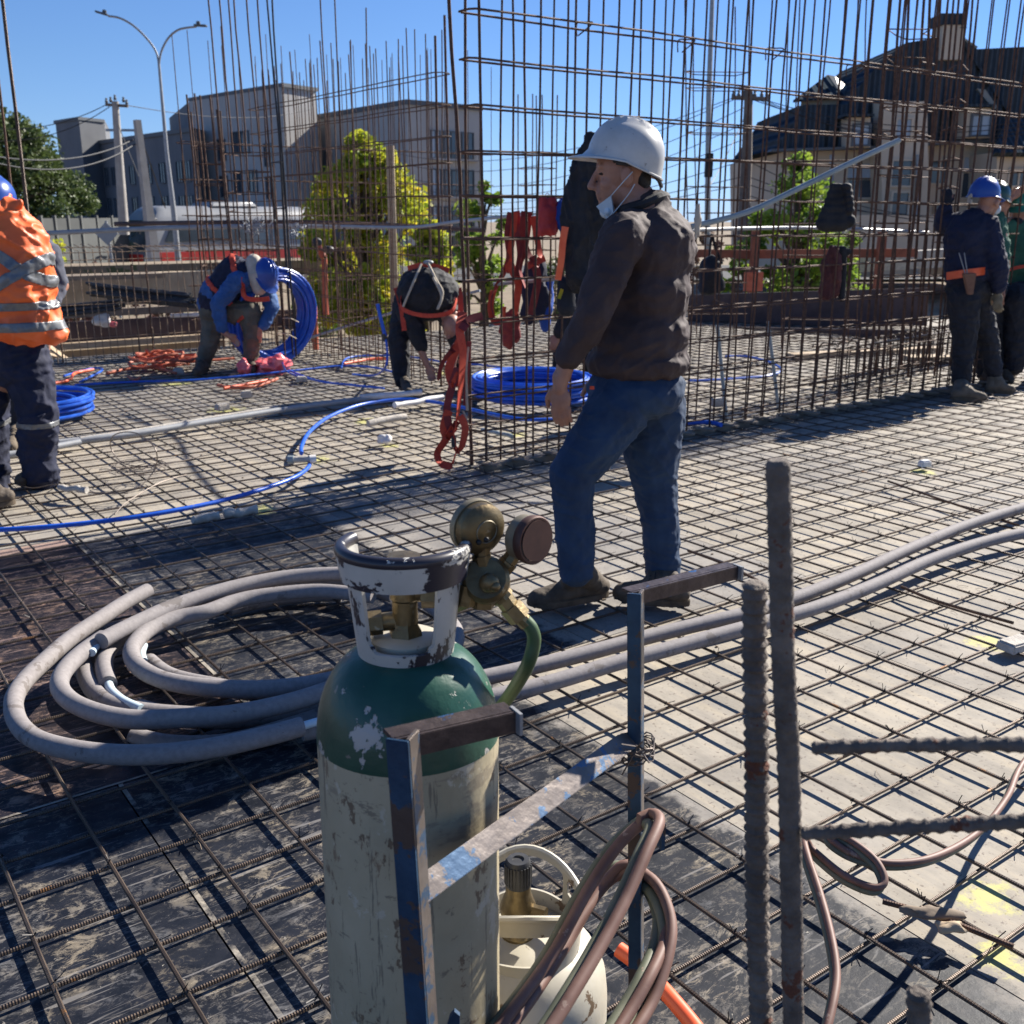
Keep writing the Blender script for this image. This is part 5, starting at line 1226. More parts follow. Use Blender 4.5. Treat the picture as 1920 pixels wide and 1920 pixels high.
b=MB(); f.E(b,1820,450,0,50,56,.16); f.E(b,1814,500,0,44,50,.15); f.ch(b,(1830,412,0,22),(1828,430,0,34)); f.ch(b,(1850,425,-.04,24),(1870,500,-.12,20),(1872,538,-.1,15)); f.ch(b,(1800,420,.08,22),(1766,420,.2,16),(1772,392,.16,13)); f.E(b,1815,515,0,46,22,.15)
sw=organic(b,'sweater',M['navy'],P,vox=.010,sm=5,disp=.014,dsc=.08,cr=(.013,8,14,.5))
b=MB(); f.E(b,1818,540,0,44,34,.15); f.ch(b,(1808,560,-.05,31),(1808,640,-.06,21.5),(1802,713,-.05,18)); f.ch(b,(1832,560,.08,29),(1852,640,.1,20),(1864,700,.1,15.5)); organic(b,'trousers',M['pants_dark'],P,vox=.010,sm=5,disp=.014,dsc=.09,cr=(.015,7,16,-.3))
MB().ribbon(spl([f.J(1775,518,-.08),f.J(1800,514,-.20),f.J(1830,510,-.19),f.J(1848,508,-.12)],5),.062,.006,(0,0,1)).build('belt',M['orange'],P)
pc_=MB().prism([f.J(1803,512,-.21),f.J(1828,512,-.21),f.J(1822,552,-.21),f.J(1812,552,-.21)],Vector((0,-.035,0))).build('tool_pouch',M['leather'],P,smooth=False,bevel=.006)
MB().tube([f.J(1798,474,-.215),f.J(1806,500,-.215),f.J(1814,530,-.22)],.0045,6).tube([f.J(1808,474,-.215),f.J(1812,500,-.215),f.J(1816,530,-.22)],.0045,6).build('pliers',M['galv'],pc_)
helmet(P,f.J(1846,362),nv(.9,.35,-.12),nv(.1,0,1),'helmet_b',s=1.02)
MB().ribbon(spl([f.J(1822,366,-.1),f.J(1815,374,-.05),f.J(1822,378,-.12)],4),.03,.01,(0,0,1)).build('helmet_band',M['beige'],P)
MB().ell(hc+nv(.85,.45,-.2)*.075-Z_*.045,.045,.05,.045).build('face_mask',M['mask'],P)
a=gp(1790,748,.032); shoe(P,a,gp(1850,752,.032),f.J(1800,715,-.05),m='bootlight',w=.05); shoe(P,gp(1855,735,.032),gp(1903,738,.032),f.J(1863,702,.1),m='bootlight',w=.05)
# --- green helmet workers ---
f=Fig(9.5); P=person('worker in green shirt and dark green helmet standing close behind the navy worker',G(1865,725,.05))
b=MB(); hc=f.J(1874,384); head(b,hc,nv(.9,.0,-.45),nv(.3,0,1),neck=f.J(1856,415)); f.ch(b,(1850,440,0,24),(1850,530,0,24)); f.ch(b,(1846,560,0,18),(1846,640,0,13),(1846,705,0,9)); f.ch(b,(1866,560,.1,18),(1876,640,.1,13),(1880,705,.1,9)); f.ch(b,(1876,440,-.05,12),(1884,500,-.05,10),(1880,540,-.1,7)); hand(b,f.J(1880,542,-.1),nv(-.1,0,-1),nv(-.6,.8,0)); organic(b,'body',M['skin'],P,vox=.011,sm=3)
b=MB(); f.E(b,1856,450,0,30,60,.15); f.E(b,1858,500,0,28,40,.14); f.ch(b,(1868,425,0,18),(1878,470,-.05,16),(1878,520,-.06,13)); organic(b,'shirt',M['greenshirt'],P,vox=.011,sm=4,disp=.014,dsc=.08,cr=(.014,7,15,.4))
b=MB(); f.E(b,1852,545,0,34,30,.13); f.ch(b,(1846,560,0,26),(1846,640,0,20),(1846,700,0,16)); f.ch(b,(1866,560,.1,26),(1876,640,.1,20),(1880,700,.1,16)); organic(b,'trousers',M['pants_dark'],P,vox=.011,sm=4,disp=.014,dsc=.08,cr=(.014,7,15,.4))
helmet(P,f.J(1866,366),nv(.95,0,-.3),nv(.3,0,1),'helmet_dg',s=1.0)
shoe(P,gp(1842,716,.032),gp(1862,722,.032),f.J(1846,700)); shoe(P,gp(1878,714,.032),gp(1898,720,.032),f.J(1880,700,.1))
f=Fig(9.9); P=person('seated worker in green shirt, bright green helmet and black mask at the right edge',G(1915,700,.05))
b=MB(); hc=f.J(1912,402); head(b,hc,nv(-.55,-.7,-.3),nv(0,-.2,1),neck=f.J(1925,430)); f.ch(b,(1930,450,0,28),(1935,540,.1,26)); f.ch(b,(1925,560,.1,20),(1905,568,-.35,18),(1902,690,-.4,11)); f.ch(b,(1955,560,.1,20),(1945,568,-.35,18),(1945,690,-.4,11)); f.ch(b,(1900,425,0,12),(1872,412,-.1,9),(1890,380,-.1,7)); hand(b,f.J(1896,372,-.12),nv(.7,0,.6),nv(0,0,1)); organic(b,'body',M['skin'],P,vox=.011,sm=3)
b=MB(); f.E(b,1932,470,0,56,66,.17); f.E(b,1936,520,.05,52,40,.17); f.ch(b,(1910,430,0,22),(1885,425,-.05,15)); organic(b,'shirt',M['greenshirt'],P,vox=.011,sm=4,disp=.025,dsc=.09)
b=MB(); f.E(b,1935,550,.1,50,34,.18); f.ch(b,(1920,560,.1,38),(1905,566,-.35,34),(1902,685,-.4,18)); f.ch(b,(1955,560,.1,38),(1950,566,-.35,34),(1945,685,-.4,18)); organic(b,'trousers',M['pants_dark'],P,vox=.011,sm=4,disp=.014,dsc=.08,cr=(.014,7,15,.4))
MB().ell(hc+nv(-.55,-.7,-.3)*.07-Z_*.05,.055,.05,.05).build('face_mask',M['black'],P)
MB().ribbon(spl([f.J(1885,508,-.18),f.J(1915,500,-.2),f.J(1960,496,-.2)],4),.03,.006,(0,0,1)).build('harness_strap',M['strap_red'],P)
helmet(P,f.J(1910,380),nv(-.55,-.7,-.2),nv(0,-.15,1),'helmet_g',s=1.05)
shoe(P,gp(1904,700,.032),gp(1890,712,.032),f.J(1902,684,-.4)); shoe(P,gp(1948,700,.032),gp(1935,712,.032),f.J(1945,684,-.4))
# ---------------- hanging things on the cages ----------------
def strapset(name,label,cat,ribs,mats,side=(1,0,0)):
    t=thing(name,label,cat,ribs[0][0][0])
    for (pts,wd,mi) in ribs:
        p=spl(pts,5); N=len(p); tw=random.uniform(-.4,.4)
        sides=[Vector((math.cos(tw+i*.05),math.sin(tw+i*.05)*.8,0)) if abs((p[min(i+1,N-1)]-p[max(i-1,0)]).normalized().z)>.6 else Vector((0,.5,1)) for i in range(N)]
        MB().ribbon(p,wd,.004,sides).build('strap',M[mats[mi]],t)
    return t
Y=6.15
q=lambda x,y,d=0: D(x,y,Y+d)
random.seed(2)
hs=strapset('safety_harness','red safety harness hanging by its strap from the corner of the long wall cage','harness',[
 ([q(868,585,.1),q(862,620),q(868,660),q(864,720),q(858,780),q(850,820)],.055,0),
 ([q(866,650,.05),q(845,660),q(828,685),q(822,710),q(828,680,.05),q(850,645)],.030,1),
 ([q(862,640),q(842,690,.03),q(850,720),q(862,700)],.05,0),
 ([q(858,690),q(846,730),q(838,770),q(845,805),q(858,790)],.045,1),
 ([q(852,800),q(832,830),q(820,850),q(826,868),q(845,872),q(854,850),q(852,825),q(846,800)],.050,0),
 ([q(862,780),q(872,800),q(868,830),q(860,845),q(852,838)],.045,0),
 ([q(842,770),q(832,800),q(838,818),q(850,800)],.05,0),
 ([q(905,592,.1),q(880,600,.05),q(866,618)],.05,1),
 ([q(880,640,.05),q(876,700,.05),q(872,760,.05)],.028,1)],['strap_red','strap_dark'])
MB().box(q(851,828,-.01),.03,.02,.07).build('buckle',M['blackplastic'],hs,bevel=.004)
MB().tube(spl([q(868,770,.03),q(876,790,.03),q(872,815,.03),q(880,800,.03)],4),.006,5).tube(spl([q(878,650,.05),q(874,700,.05),q(876,770,.05)],4),.009,6).build('rope',M['strap_tan'],hs)
Y=6.75
strapset('safety_harness','dark red safety harness draped over a wall bar left of the red bag, leftmost one','harness',[
 ([q(958,398),q(952,440),q(955,480),q(945,510),q(930,540),q(922,570),q(928,600)],.045,0),
 ([q(966,398),q(960,450),q(952,500),q(956,510)],.04,1),
 ([q(968,396,.05),q(972,440),q(976,480),q(968,520)],.045,0),
 ([q(955,490),q(962,510),q(972,530),q(968,570),q(964,590)],.05,1),
 ([q(925,545),q(920,575),q(926,602),q(940,600),q(945,575)],.04,1)],['strap_dark','strap_red'])
strapset('safety_harness','dark red safety harness with orange leg straps, right one of the hanging pair','harness',[
 ([q(984,396),q(980,440),q(988,470),q(1000,490),q(1010,500)],.045,0),
 ([q(992,397),q(990,430),q(984,470),q(975,505),q(985,540)],.04,0),
 ([q(1000,405),q(1006,440),q(1012,475),q(1016,482)],.045,1),
 ([q(988,500),q(1002,492),q(1022,484)],.045,1),
 ([q(998,480),q(1008,520),q(1002,560),q(995,590)],.05,0)],['strap_dark','strap_red'])
Y=6.95
blob('cloth_bundle','bright navy blue garment hanging under the dark red harnesses','clothing',q(1003,545),.10,.05,.22,'navy',7,amp=.25)
blob('cloth_bundle','blue garment hanging beside the navy garment below the steel tube','clothing',q(1018,560,.05),.075,.05,.19,'blue_cloth',8,amp=.3)
blob('cloth_bundle','dark red cloth tip hanging lowest under the harnesses','clothing',q(957,618),.07,.03,.13,'strap_dark',9,amp=.25)
rb_=thing('backpack','red nylon bag hanging high on the wall cage left of the white helmet','bag',D(1027,405,6.6))
b=MB(); f=Fig(6.6); f.ch(b,(1018,378,0,10),(1018,430,0,13)); f.ch(b,(1036,378,0,10),(1034,430,0,13)); f.ch(b,(1026,400,0,18),(1026,425,0,16))
organic(b,'bag_body',M['red_bag'],rb_,vox=.007,sm=4,disp=.018,dsc=.04)
MB().ribbon(spl([f.J(1020,372),f.J(1026,362),f.J(1034,372)],4),.02,.004,(0,1,0)).build('handle',M['red_bag'],rb_)
cl=blob('cloth_bundle','blue cloth hanging between the red bag and the dark coat','clothing',D(1052,405,6.6),.045,.04,.09,'blue_cloth',4,amp=.2)
jk=thing('hanging_coat','long dark coat draped over a wall bar, mostly behind the white helmet','clothing',D(1100,300,6.3))
b=MB(); f=Fig(6.3); f.ch(b,(1108,262,0,12),(1096,310,0,24),(1085,380,0,30),(1082,450,0,32),(1090,520,0,30)); f.ch(b,(1118,262,0,12),(1120,330,.05,30),(1120,430,.05,34)); f.ch(b,(1092,290,0,10),(1079,302,0,4)); f.ch(b,(1090,330,0,14),(1058,430,0,7))
organic(b,'coat_body',M['black'],jk,vox=.010,sm=4,disp=.02,dsc=.07,cr=(.025,12,4,.15))
strapset('webbing_strap','bright orange webbing strap hanging down beside the dark coat','strap',[([D(1060,425,6.2),D(1055,455,6.2),D(1052,490,6.2),D(1046,525,6.2)],.04,0)],['orange'])
sg_=thing('tool_bag','small dark tool bag with a yellow strip hanging under the steel tube beside the man','bag',D(1062,550,6.4))
b=MB(); f=Fig(6.4); f.ch(b,(1060,535,0,16),(1062,575,0,19)); organic(b,'bag_body',M['pants_dark'],sg_,vox=.008,sm=3,disp=.012,dsc=.04)
MB().ribbon([D(1054,542,6.32),D(1048,560,6.32)],.02,.004,(1,0,0)).build('strip',M['leaf_y'],sg_)
# black puffer jacket
pj=thing('puffer_jacket','black quilted puffer jacket hanging from the tilted grey pipe','clothing',D(1565,385,7.3))
b=MB(); f=Fig(7.32)
for i in range(6): f.ch(b,(1562-i*3.4,350+i*14,0,7+i*1.6),(1572+i*1.2,350+i*14,0,7+i*1.5))
f.ch(b,(1542,420,0,13),(1592,415,0,13))
for i in range(5): f.E(b,1588+i*1.4,350+i*11,-.03,9.5,7.5,.045)
organic(b,'jacket_body',M['black'],pj,vox=.008,sm=2,disp=.012,dsc=.05)
# maroon cloth + dark bag
mc=thing('hanging_shirt','maroon and black shirt hanging low inside the wall cage under the puffer jacket','clothing',D(1565,520,8.2))
b=MB(); f=Fig(8.2); f.ch(b,(1560,468,0,7),(1550,500,0,11),(1547,552,0,12)); f.ch(b,(1568,468,0,7),(1566,500,0,12),(1563,545,.02,12)); organic(b,'shirt_body',M['maroon'],mc,vox=.010,sm=3,disp=.02,dsc=.05,cr=(.02,14,4,.1))
b=MB(); f.ch(b,(1578,470,.03,10),(1580,500,.03,8),(1578,560,.03,7)); f.ch(b,(1560,466,.03,7),(1590,472,.03,7)); organic(b,'sleeve',M['black'],mc,vox=.009,sm=3)
db=thing('shoulder_bag','dark bag hanging by a long strap right of the man in the white helmet','bag',D(1335,520,8.3))
b=MB(); f=Fig(8.3); f.E(b,1332,512,0,22,34,.10); f.ch(b,(1322,540,0,14),(1346,535,0,14)); organic(b,'bag_body',M['pants_dark'],db,vox=.010,sm=3,disp=.03,dsc=.07)
MB().tube(spl([D(1330,485,8.3),D(1333,450,8.3),D(1336,440,8.3),D(1340,460,8.3),D(1354,495,8.3)],4),.010,5).build('strap',M['black'],db)
ct=blob('cloth_bundle','pale rag tied on the bar beside the shoulder of the man','clothing',D(1308,415,6.4),.02,.02,.10,'beige',6,amp=.3)
# ---------------- things on the deck ----------------
def gpath(l,z=.07,k=7): return spl([G(p[0],p[1],(p[2] if len(p)>2 else z)-.016) for p in l],k)
def hose(label,l,r,m,z=.07,name='pipe',cat='pipe',n=10,k=7): return tag(MB().tube(gpath(l,z,k),r,n).build(name,M[m]),label,cat)
# grey conduit
gc=hose('long grey conduit lying across the deck behind the wire tangle',[(95,832),(240,815),(400,789),(560,764),(700,746),(790,733)],.024,'pvc',.075,'conduit_pipe')
hose('shorter grey conduit joined beside the long one near the dark trousers',[(-20,858),(20,852),(60,846),(150,829)],.022,'pvc',.075,'conduit_pipe')
hose('pale thinner conduit along the upper side of the long grey conduit',[(150,822),(260,806),(380,786),(520,763)],.012,'concrete',.09,'conduit_pipe')
# blue pipe main curve
hose('long bright blue pipe curving across the deck to a coupler',[(-30,995),(100,987),(250,970),(380,947),(480,921),(550,896),(578,876),(580,862)],.0125,'blue',.075,n=12)
hose('bright blue pipe arching from the coupler to the right under the wall cage',[(565,850),(566,835),(582,808),(620,780),(680,758),(750,749),(800,752),(870,765),(930,778),(990,787),(1062,785)],.0135,'blue',.085,n=12)
hose('short bright blue pipe end resting at the wall foot right of the man',[(1240,795),(1290,793),(1330,792),(1352,797)],.016,'blue',.08,n=12)
cp=thing('pipe_coupler','dusty white coupler joining two bright blue pipes','pipe fitting',G(565,862,.06))
MB().tube([G(545,862,.09),G(588,860,.09)],.021,12).build('sleeve',M['concrete'],cp); MB().tube([G(540,862,.09),G(551,862,.09)],.026,10).build('nut',M['pvcgreen'],cp); MB().tube([G(580,861,.09),G(592,860,.09)],.025,10).build('nut',M['white_plastic'],cp)
for lb,l,r in (('thin blue pipe running in front of the bending blue worker boots',[(140,722),(250,716),(370,712),(480,702),(560,694),(640,686),(700,689),(735,697)],.010),
 ('thin blue pipe from the pink bag down right to the coupler blocks',[(535,690),(555,700),(600,715),(660,722),(720,728)],.010),
 ('thin blue pipe loop lying behind the bending worker in black',[(640,690),(650,672),(690,667),(760,668),(840,680),(900,684),(950,692),(972,705)],.010),
 ('blue hose loop on the deck seen through the wall cage at right',[(1290,714),(1340,712),(1400,708),(1440,704),(1465,694),(1445,680),(1400,668),(1360,668)],.011),
 ('blue hose beside the orange pieces near the orange rainwear',[(120,705),(150,696),(180,690),(192,694),(170,706),(150,716)],.010)):
    hose(lb,l,r,'blue',.06,n=8)
tag(MB().tube(spl([D(708,570,8.7),D(712,590,8.7),D(722,630,8.7)],3),.016,10).tube(spl([D(722,630,8.7),D(726,660,8.65),D(722,690,8.6),G(700,704,.06),G(660,702,.06)],4),.009,8).build('pipe',M['blue']),'blue pipe end standing up beside the leg of the bending worker in black','pipe')
tag(MB().tube([D(719,626,8.7),D(723,640,8.7)],.022,8).build('pipe_clamp',M['blackplastic']),'black clamp on the upright blue pipe end','clamp')
# coils
def coil(label,c,rx,n,r,m,seed,ax=Vector((1,0,0)),ay=Vector((0,1,0)),th=.03,name='pipe_coil',sp=.02,part='turn',arc=None,cat='pipe coil',wb=.02):
    random.seed(seed); t=thing(name,label,cat,c); c=Vector(c); az=ax.cross(ay)
    for i in range(n):
        rr=rx*(1-sp*(i%4))*random.uniform(.985,1.015); o=az*(th*(i//4))+ax*random.uniform(-wb,wb)+ay*random.uniform(-wb,wb)
        pts=[c+o+ax*(rr*math.cos(a))+ay*(rr*math.sin(a))+az*(.006*math.sin(2*a+i)) for a in [2*math.pi*k/36 for k in range(36)]]
        MB().tube(pts,r,8,closed=True).build(part,M[m],t)
    return t
coil('flat coil of thick bright blue pipe behind the end of the wall cage',G(1000,738,.08),.50,20,.016,'blue',1,th=.034,sp=.055)
coil('tangled flat coil of bright blue pipe beside the orange rainwear legs',G(55,768,.07),.42,14,.014,'blue',2,th=.032,sp=.07,wb=.06)
cu=coil('upright coil of bright blue pipe leaning beside the bending blue worker',D(502,590,10.75),.475,24,.0155,'blue',3,ax=nv(.62,.70,.0),ay=nv(.10,-.05,1),th=.034,sp=.065,wb=.008)
for x0,y0,x1,y1 in ((530,597,560,604),(520,626,556,635)):
    MB().tube(spl([D(x0,y0,10.4),D((x0+x1)/2,y0,10.35),D(x1,y1,10.5)],3),.004,4).build('tie_string',M['strap_tan'],cu)
hose('thin pale blue tail of pipe curling from the upright coil to the deck',[(530,680,.25),(536,695,.08),(560,706,.06),(590,712,.06)],.008,'blue')
# bottom: pink bag, orange bits
blob('plastic_bag','crumpled bright pink plastic bag beside the bending blue worker boots','bag',G(512,688,.08),.15,.12,.11,'pink',12,amp=.5,n=34,tri=7)
blob('plastic_bag','smaller red pink bag lump left of the worker boot','bag',G(457,690,.08),.07,.07,.07,'pink',13,amp=.35)
random.seed(9)
tangle('orange_conduit_pile','tangled heap of dusty orange conduit at the left edge plank','conduit',G(300,688,.03),.26,'orange_dull',13,.014,21,.45)
for i,(l,lb) in enumerate((([(200,700),(240,692),(290,690),(330,700)],'orange conduit piece left of the orange heap'),([(95,720),(130,712),(140,700),(175,693)],'orange conduit piece touching the blue hose by the rainwear'),([(408,722),(430,726),(470,726),(500,718),(520,710)],'curved orange conduit piece on the deck before the bending blue worker'),([(420,728),(455,722),(505,712)],'second curved orange conduit piece lying along the first'),([(330,680),(390,676),(440,672)],'long orange conduit piece behind the bending blue worker'),([(645,682),(690,674),(728,672)],'short red orange conduit near the upright blue pipe end'),([(240,706),(252,712),(262,708)],'small orange pipe stub among the left orange pieces'))):
    hose(lb,l,.014,'orange_dull' if i%2==0 else 'orange',.06,'conduit_piece')
# spacers and small blocks
def block_(label,x,y,w,d,h,m='concrete',rot=.3,name='concrete_spacer',cat='spacer block',z=.02):
    c=G(x,y,z); a=Vector((math.cos(rot),math.sin(rot),0)); bb=Vector((-a.y,a.x,0))
    o=MB().box(c+Z_*h/2,w,d,h,a,bb,Z_,taper=.92).build(name,M[m],smooth=True,bevel=min(w,d,h)*.18); return tag(o,label,cat)
block_('small white concrete block on the lit deck right of the man',1733,876,.075,.055,.045,'white_plastic')
block_('pale double tile stack at the right edge of the picture',1905,1216,.13,.08,.035,'concrete',.5)
block_('grey block on the deck below the curved orange conduit',463,746,.10,.07,.06)
block_('pale stone block lower left of the grey block',417,769,.11,.08,.05,'concrete',.8)
block_('grey spacer block beside the yellow mark near the orange heap',335,702,.11,.08,.06)
block_('pale spacer block between thin blue pipes right of the pink bag',566,716,.10,.08,.05)
block_('pale spacer block in the wall foot right of the man',1345,762,.12,.09,.07)
blob('debris_lump','white broken lump on a yellow mark at the middle of the deck','debris',G(722,824,.055),.05,.035,.035,'white_plastic',5,amp=.3)
for (x,y,x2,y2,lb,m,r) in ((362,974,412,966,'short taped grey tube left of the pale tube at the dark panels','concrete',.022),(420,963,480,955,'pale mossy tube piece on a yellow mark right of the taped tube','concrete',.024),(690,792,760,780,'crusted grey tube piece on a yellow mark in the middle','concrete',.026),(675,746,790,736,'pale sleeve on the conduit by the bending worker boot','white_plastic',.026),(740,760,830,745,'second pale sleeve in front of the bending worker boot','white_plastic',.022),(905,806,960,818,'grey tube stub lying inside the wall cage','pvcgreen',.014),(110,914,165,920,'crumpled pale taped tube beside the boot of the orange rainwear worker','concrete',.018)):
    tag(MB().tube(wave(G(x,y,.07),G(x2,y2,.07),.012,8),[r*random.uniform(.85,1.15) for _ in range(9)],10).build('tube_piece',M[m]),lb,'pipe')
# wires
tangle('wire_tangle','loose tangle of thin tying wire on the deck beside the dark trousers','wire',G(260,890,.06),.16,'wirefine',8,.0022,31,.3)
tag(MB().tube(spl([G(120,905,.05),G(180,925,.06),G(250,918,.08),G(290,880,.16),G(290,840,.30),G(255,812,.32),G(215,815,.28),G(208,840,.16),G(235,870,.08),G(300,872,.06),G(380,855,.06),G(425,848,.06)],6),.0035,5).build('steel_wire',M['wirefine']),'single springy loop of steel wire rising above the wire tangle','wire')
tag(MB().tube(spl([G(20,905,.05),G(60,915,.05),G(110,908,.08),G(160,922,.06),G(240,925,.06)],5),.003,5).build('steel_wire',M['wirefine']),'steel wire lying past the boot of the orange rainwear worker','wire')
tag(MB().tube(spl([G(215,965,.04),G(240,940,.05),G(300,905,.05),G(350,890,.05)],5),.003,5).build('steel_wire',M['wirefine']),'pale wire crossing below the tangle towards the blue pipe','wire')
tag(MB().tube(spl([G(1815,758,.05),G(1835,748,.10),G(1860,744,.12),G(1880,750,.06)],5),.003,5).tube(spl([G(1860,738,.2),G(1870,752,.06),G(1878,764,.05)],5),.003,5).build('steel_wire',M['wirefine']),'springy wire offcut lying at the boots of the navy worker','wire')
random.seed(8)
# offcut bars near the bottom right
for i,(l,lb) in enumerate((([(1655,1690),(1760,1720),(1900,1775)],'rusty short bar with a split end lying among yellow paint, left one'),([(1290,1032),(1360,1058),(1420,1088)],'loose rusty bar lying behind the trolley handle'),([(1690,1100),(1760,1128),(1900,1168)],'loose rusty bar lying past the pair of sleeved pipes'),([(1665,902),(1760,935),(1910,985)],'long loose bar lying below the small white block'))):
    tag(MB().tube(gpath(l,.062),.0065,7).build('rebar_rod',M['rust']),lb,'rebar rod')
blob('debris_lump','torn brown cardboard scrap caught on the mesh at the lower right','debris',G(1738,1710,.05),.055,.03,.012,'wood_old',15,amp=.6)
blob('debris_lump','pale wood chip right below the torn cardboard scrap','debris',G(1780,1738,.05),.035,.015,.012,'wood',16,amp=.6)
cr=MB()
for i in range(420):
    a=random.uniform(-.3,7); b=random.uniform(.2,7.5); c=W(a,b,.003); d=Vector((random.uniform(-1,1),random.uniform(-1,1),0)).normalized(); s=random.uniform(.002,.006)
    if random.random()<.5: cr.box(c,s*2,s,s,d,d.cross(Z_),Z_)
    else: cr.tube([c,c+d*.02+Z_*.004,c+d*.045+Vector((random.uniform(-.01,.01),random.uniform(-.01,.01),.002))],.0008,3)
tag(cr.build('crumbs',M['wood_old'],smooth=False),kind='stuff')
# ---------------- sleeved grey pipe coil ----------------
RS=.0285
gcoil=thing('insulated_pipe_coil','big loose coil of pale pipe in grey foam sleeves on the dark deck panels','pipe coil',G(420,1260,.06))
def loop(l,z,r=RS,m='insul',nm='foam_sleeve',n=14): return MB().tube(gpath(l,z,7),r,n).build(nm,M[m],gcoil)
loop([(277,1107),(233,1131),(187,1161),(133,1197),(87,1237),(46,1277),(26,1313),(32,1352),(62,1383),(117,1402),(200,1414),(300,1414),(400,1402),(500,1380),(566,1362)],.115)
loop([(566,1362),(600,1352),(680,1335),(760,1310)],.115,.012,'pipewhite','inner_pipe')
loop([(566,1372),(620,1362),(700,1345),(800,1310),(860,1270)],.07)
loop([(760,1105),(730,1092),(690,1082),(633,1076),(533,1083),(433,1103),(333,1134),(267,1163),(214,1189),(190,1202)],.15)
loop([(193,1196),(150,1227),(119,1260),(112,1288),(133,1315),(183,1337),(250,1349),(333,1347),(433,1340),(533,1320),(617,1294),(700,1262)],.13)
loop([(190,1202),(178,1214),(172,1224)],.13,.013,'pipewhite','inner_pipe')
loop([(172,1219),(159,1245),(166,1280),(190,1308),(230,1327),(300,1338),(420,1345)],.07)
loop([(740,1118),(680,1100),(600,1092),(520,1096),(450,1107),(367,1127),(300,1157),(235,1188),(203,1220),(195,1250),(203,1283)],.09)
loop([(203,1280),(210,1296),(232,1314),(265,1329)],.09,.014,'pipewhite','inner_pipe')
loop([(262,1328),(330,1345),(420,1350),(520,1340),(620,1318)],.06)
loop([(700,1118),(600,1108),(500,1116),(440,1128),(387,1147),(333,1158),(283,1178),(254,1205),(247,1230),(267,1256),(317,1278),(400,1290),(500,1292),(600,1280),(720,1252)],.12)
loop([(270,1210),(266,1225),(270,1240)],.075,.013,'pipewhite','inner_pipe')
loop([(640,1115),(560,1118),(480,1130),(430,1142)],.05)
loop([(280,1240),(320,1268),(400,1286),(500,1300),(620,1296)],.055)
loop([(740,1100),(800,1130),(850,1175),(850,1215),(800,1250),(720,1262)],.08)
loop([(250,1382),(320,1396),(420,1394),(520,1370),(640,1330)],.045)
# dark formwork panel scrap under the coil
# two sleeved pipes running right
hose('upper of two grey foam sleeved pipes running to the right edge',[(820,1285),(900,1272),(1000,1250),(1100,1225),(1200,1198),(1300,1173),(1400,1150),(1490,1122),(1600,1078),(1700,1032),(1800,990),(1900,957),(2000,930)],RS*.93,'insul',.085,'insulated_pipe',n=14)
hose('lower of two grey foam sleeved pipes running to the right edge',[(850,1322),(940,1303),(1040,1278),(1150,1245),(1250,1218),(1350,1190),(1450,1163),(1540,1136),(1640,1097),(1740,1052),(1840,1018),(1930,998),(2010,988)],RS*.93,'insul',.085,'insulated_pipe',n=14)
# ---------------- gas cylinder ----------------
YC=1.24; AX=nv(0,math.sin(R(1.5)),math.cos(R(1.5))); C0=D(768,1456,YC); RC=.1195
t0=-(C0.z-.03)/AX.z
gcyl=thing('gas_cylinder','tall worn oxygen cylinder with green shoulder, cream body and white valve guard','gas cylinder',C0+AX*t0)
def dome(s0,s1,r0,r1,n=14): return [(r1+(r0-r1)*math.cos(i/n*math.pi/2)**.9 if i<n else r1,s0+(s1-s0)*math.sin(i/n*math.pi/2)) for i in range(n+1)]
def cylmat():
    m=mat('cream_cylinder_paint',(0.315,0.265,0.165),(0.475,0.405,0.27),sc=5,rough=0.5,bump=.15,bsc=40,stretch=(1,1,.7),c3=(0.17,0.12,0.075),sc3=16,t3=.60,det=7,lo=.3,hi=.7)
    N=m.node_tree.nodes;L=m.node_tree.links;b=N['Principled BSDF']; src=b.inputs['Base Color'].links[0].from_socket
    tc=N.new('ShaderNodeTexCoord')
    for sx,sz,ang,th,c in ((70,5,.18,.60,(.09,.075,.06)),(14,38,-.4,.61,(.11,.09,.07)),(26,9,.5,.61,(.13,.06,.03)),(2.5,7,.1,.54,(.22,.18,.13)),(14,11,.7,.60,(.55,.50,.39)),(40,40,.2,.64,(.08,.06,.05))):
        mp=N.new('ShaderNodeMapping'); mp.inputs['Scale'].default_value=(sx,sx,sz); mp.inputs['Rotation'].default_value=(ang,ang*.6,0); L.new(tc.outputs['Object'],mp.inputs[0])
        n=N.new('ShaderNodeTexNoise'); n.inputs['Scale'].default_value=1.0; n.inputs['Detail'].default_value=6; n.inputs['Roughness'].default_value=.72; L.new(mp.outputs[0],n.inputs['Vector'])
        r=N.new('ShaderNodeValToRGB'); r.color_ramp.elements[0].position=th; r.color_ramp.elements[1].position=th+.03; L.new(n.outputs['Fac'],r.inputs[0])
        q=N.new('ShaderNodeMath'); q.operation='MULTIPLY'; L.new(r.outputs[0],q.inputs[0]); q.inputs[1].default_value=.62
        x=N.new('ShaderNodeMix'); x.data_type='RGBA'; L.new(q.outputs[0],x.inputs[0]); L.new(src,x.inputs[6]); x.inputs[7].default_value=(*c,1); src=x.outputs[2]
    L.new(src,b.inputs['Base Color']); return m
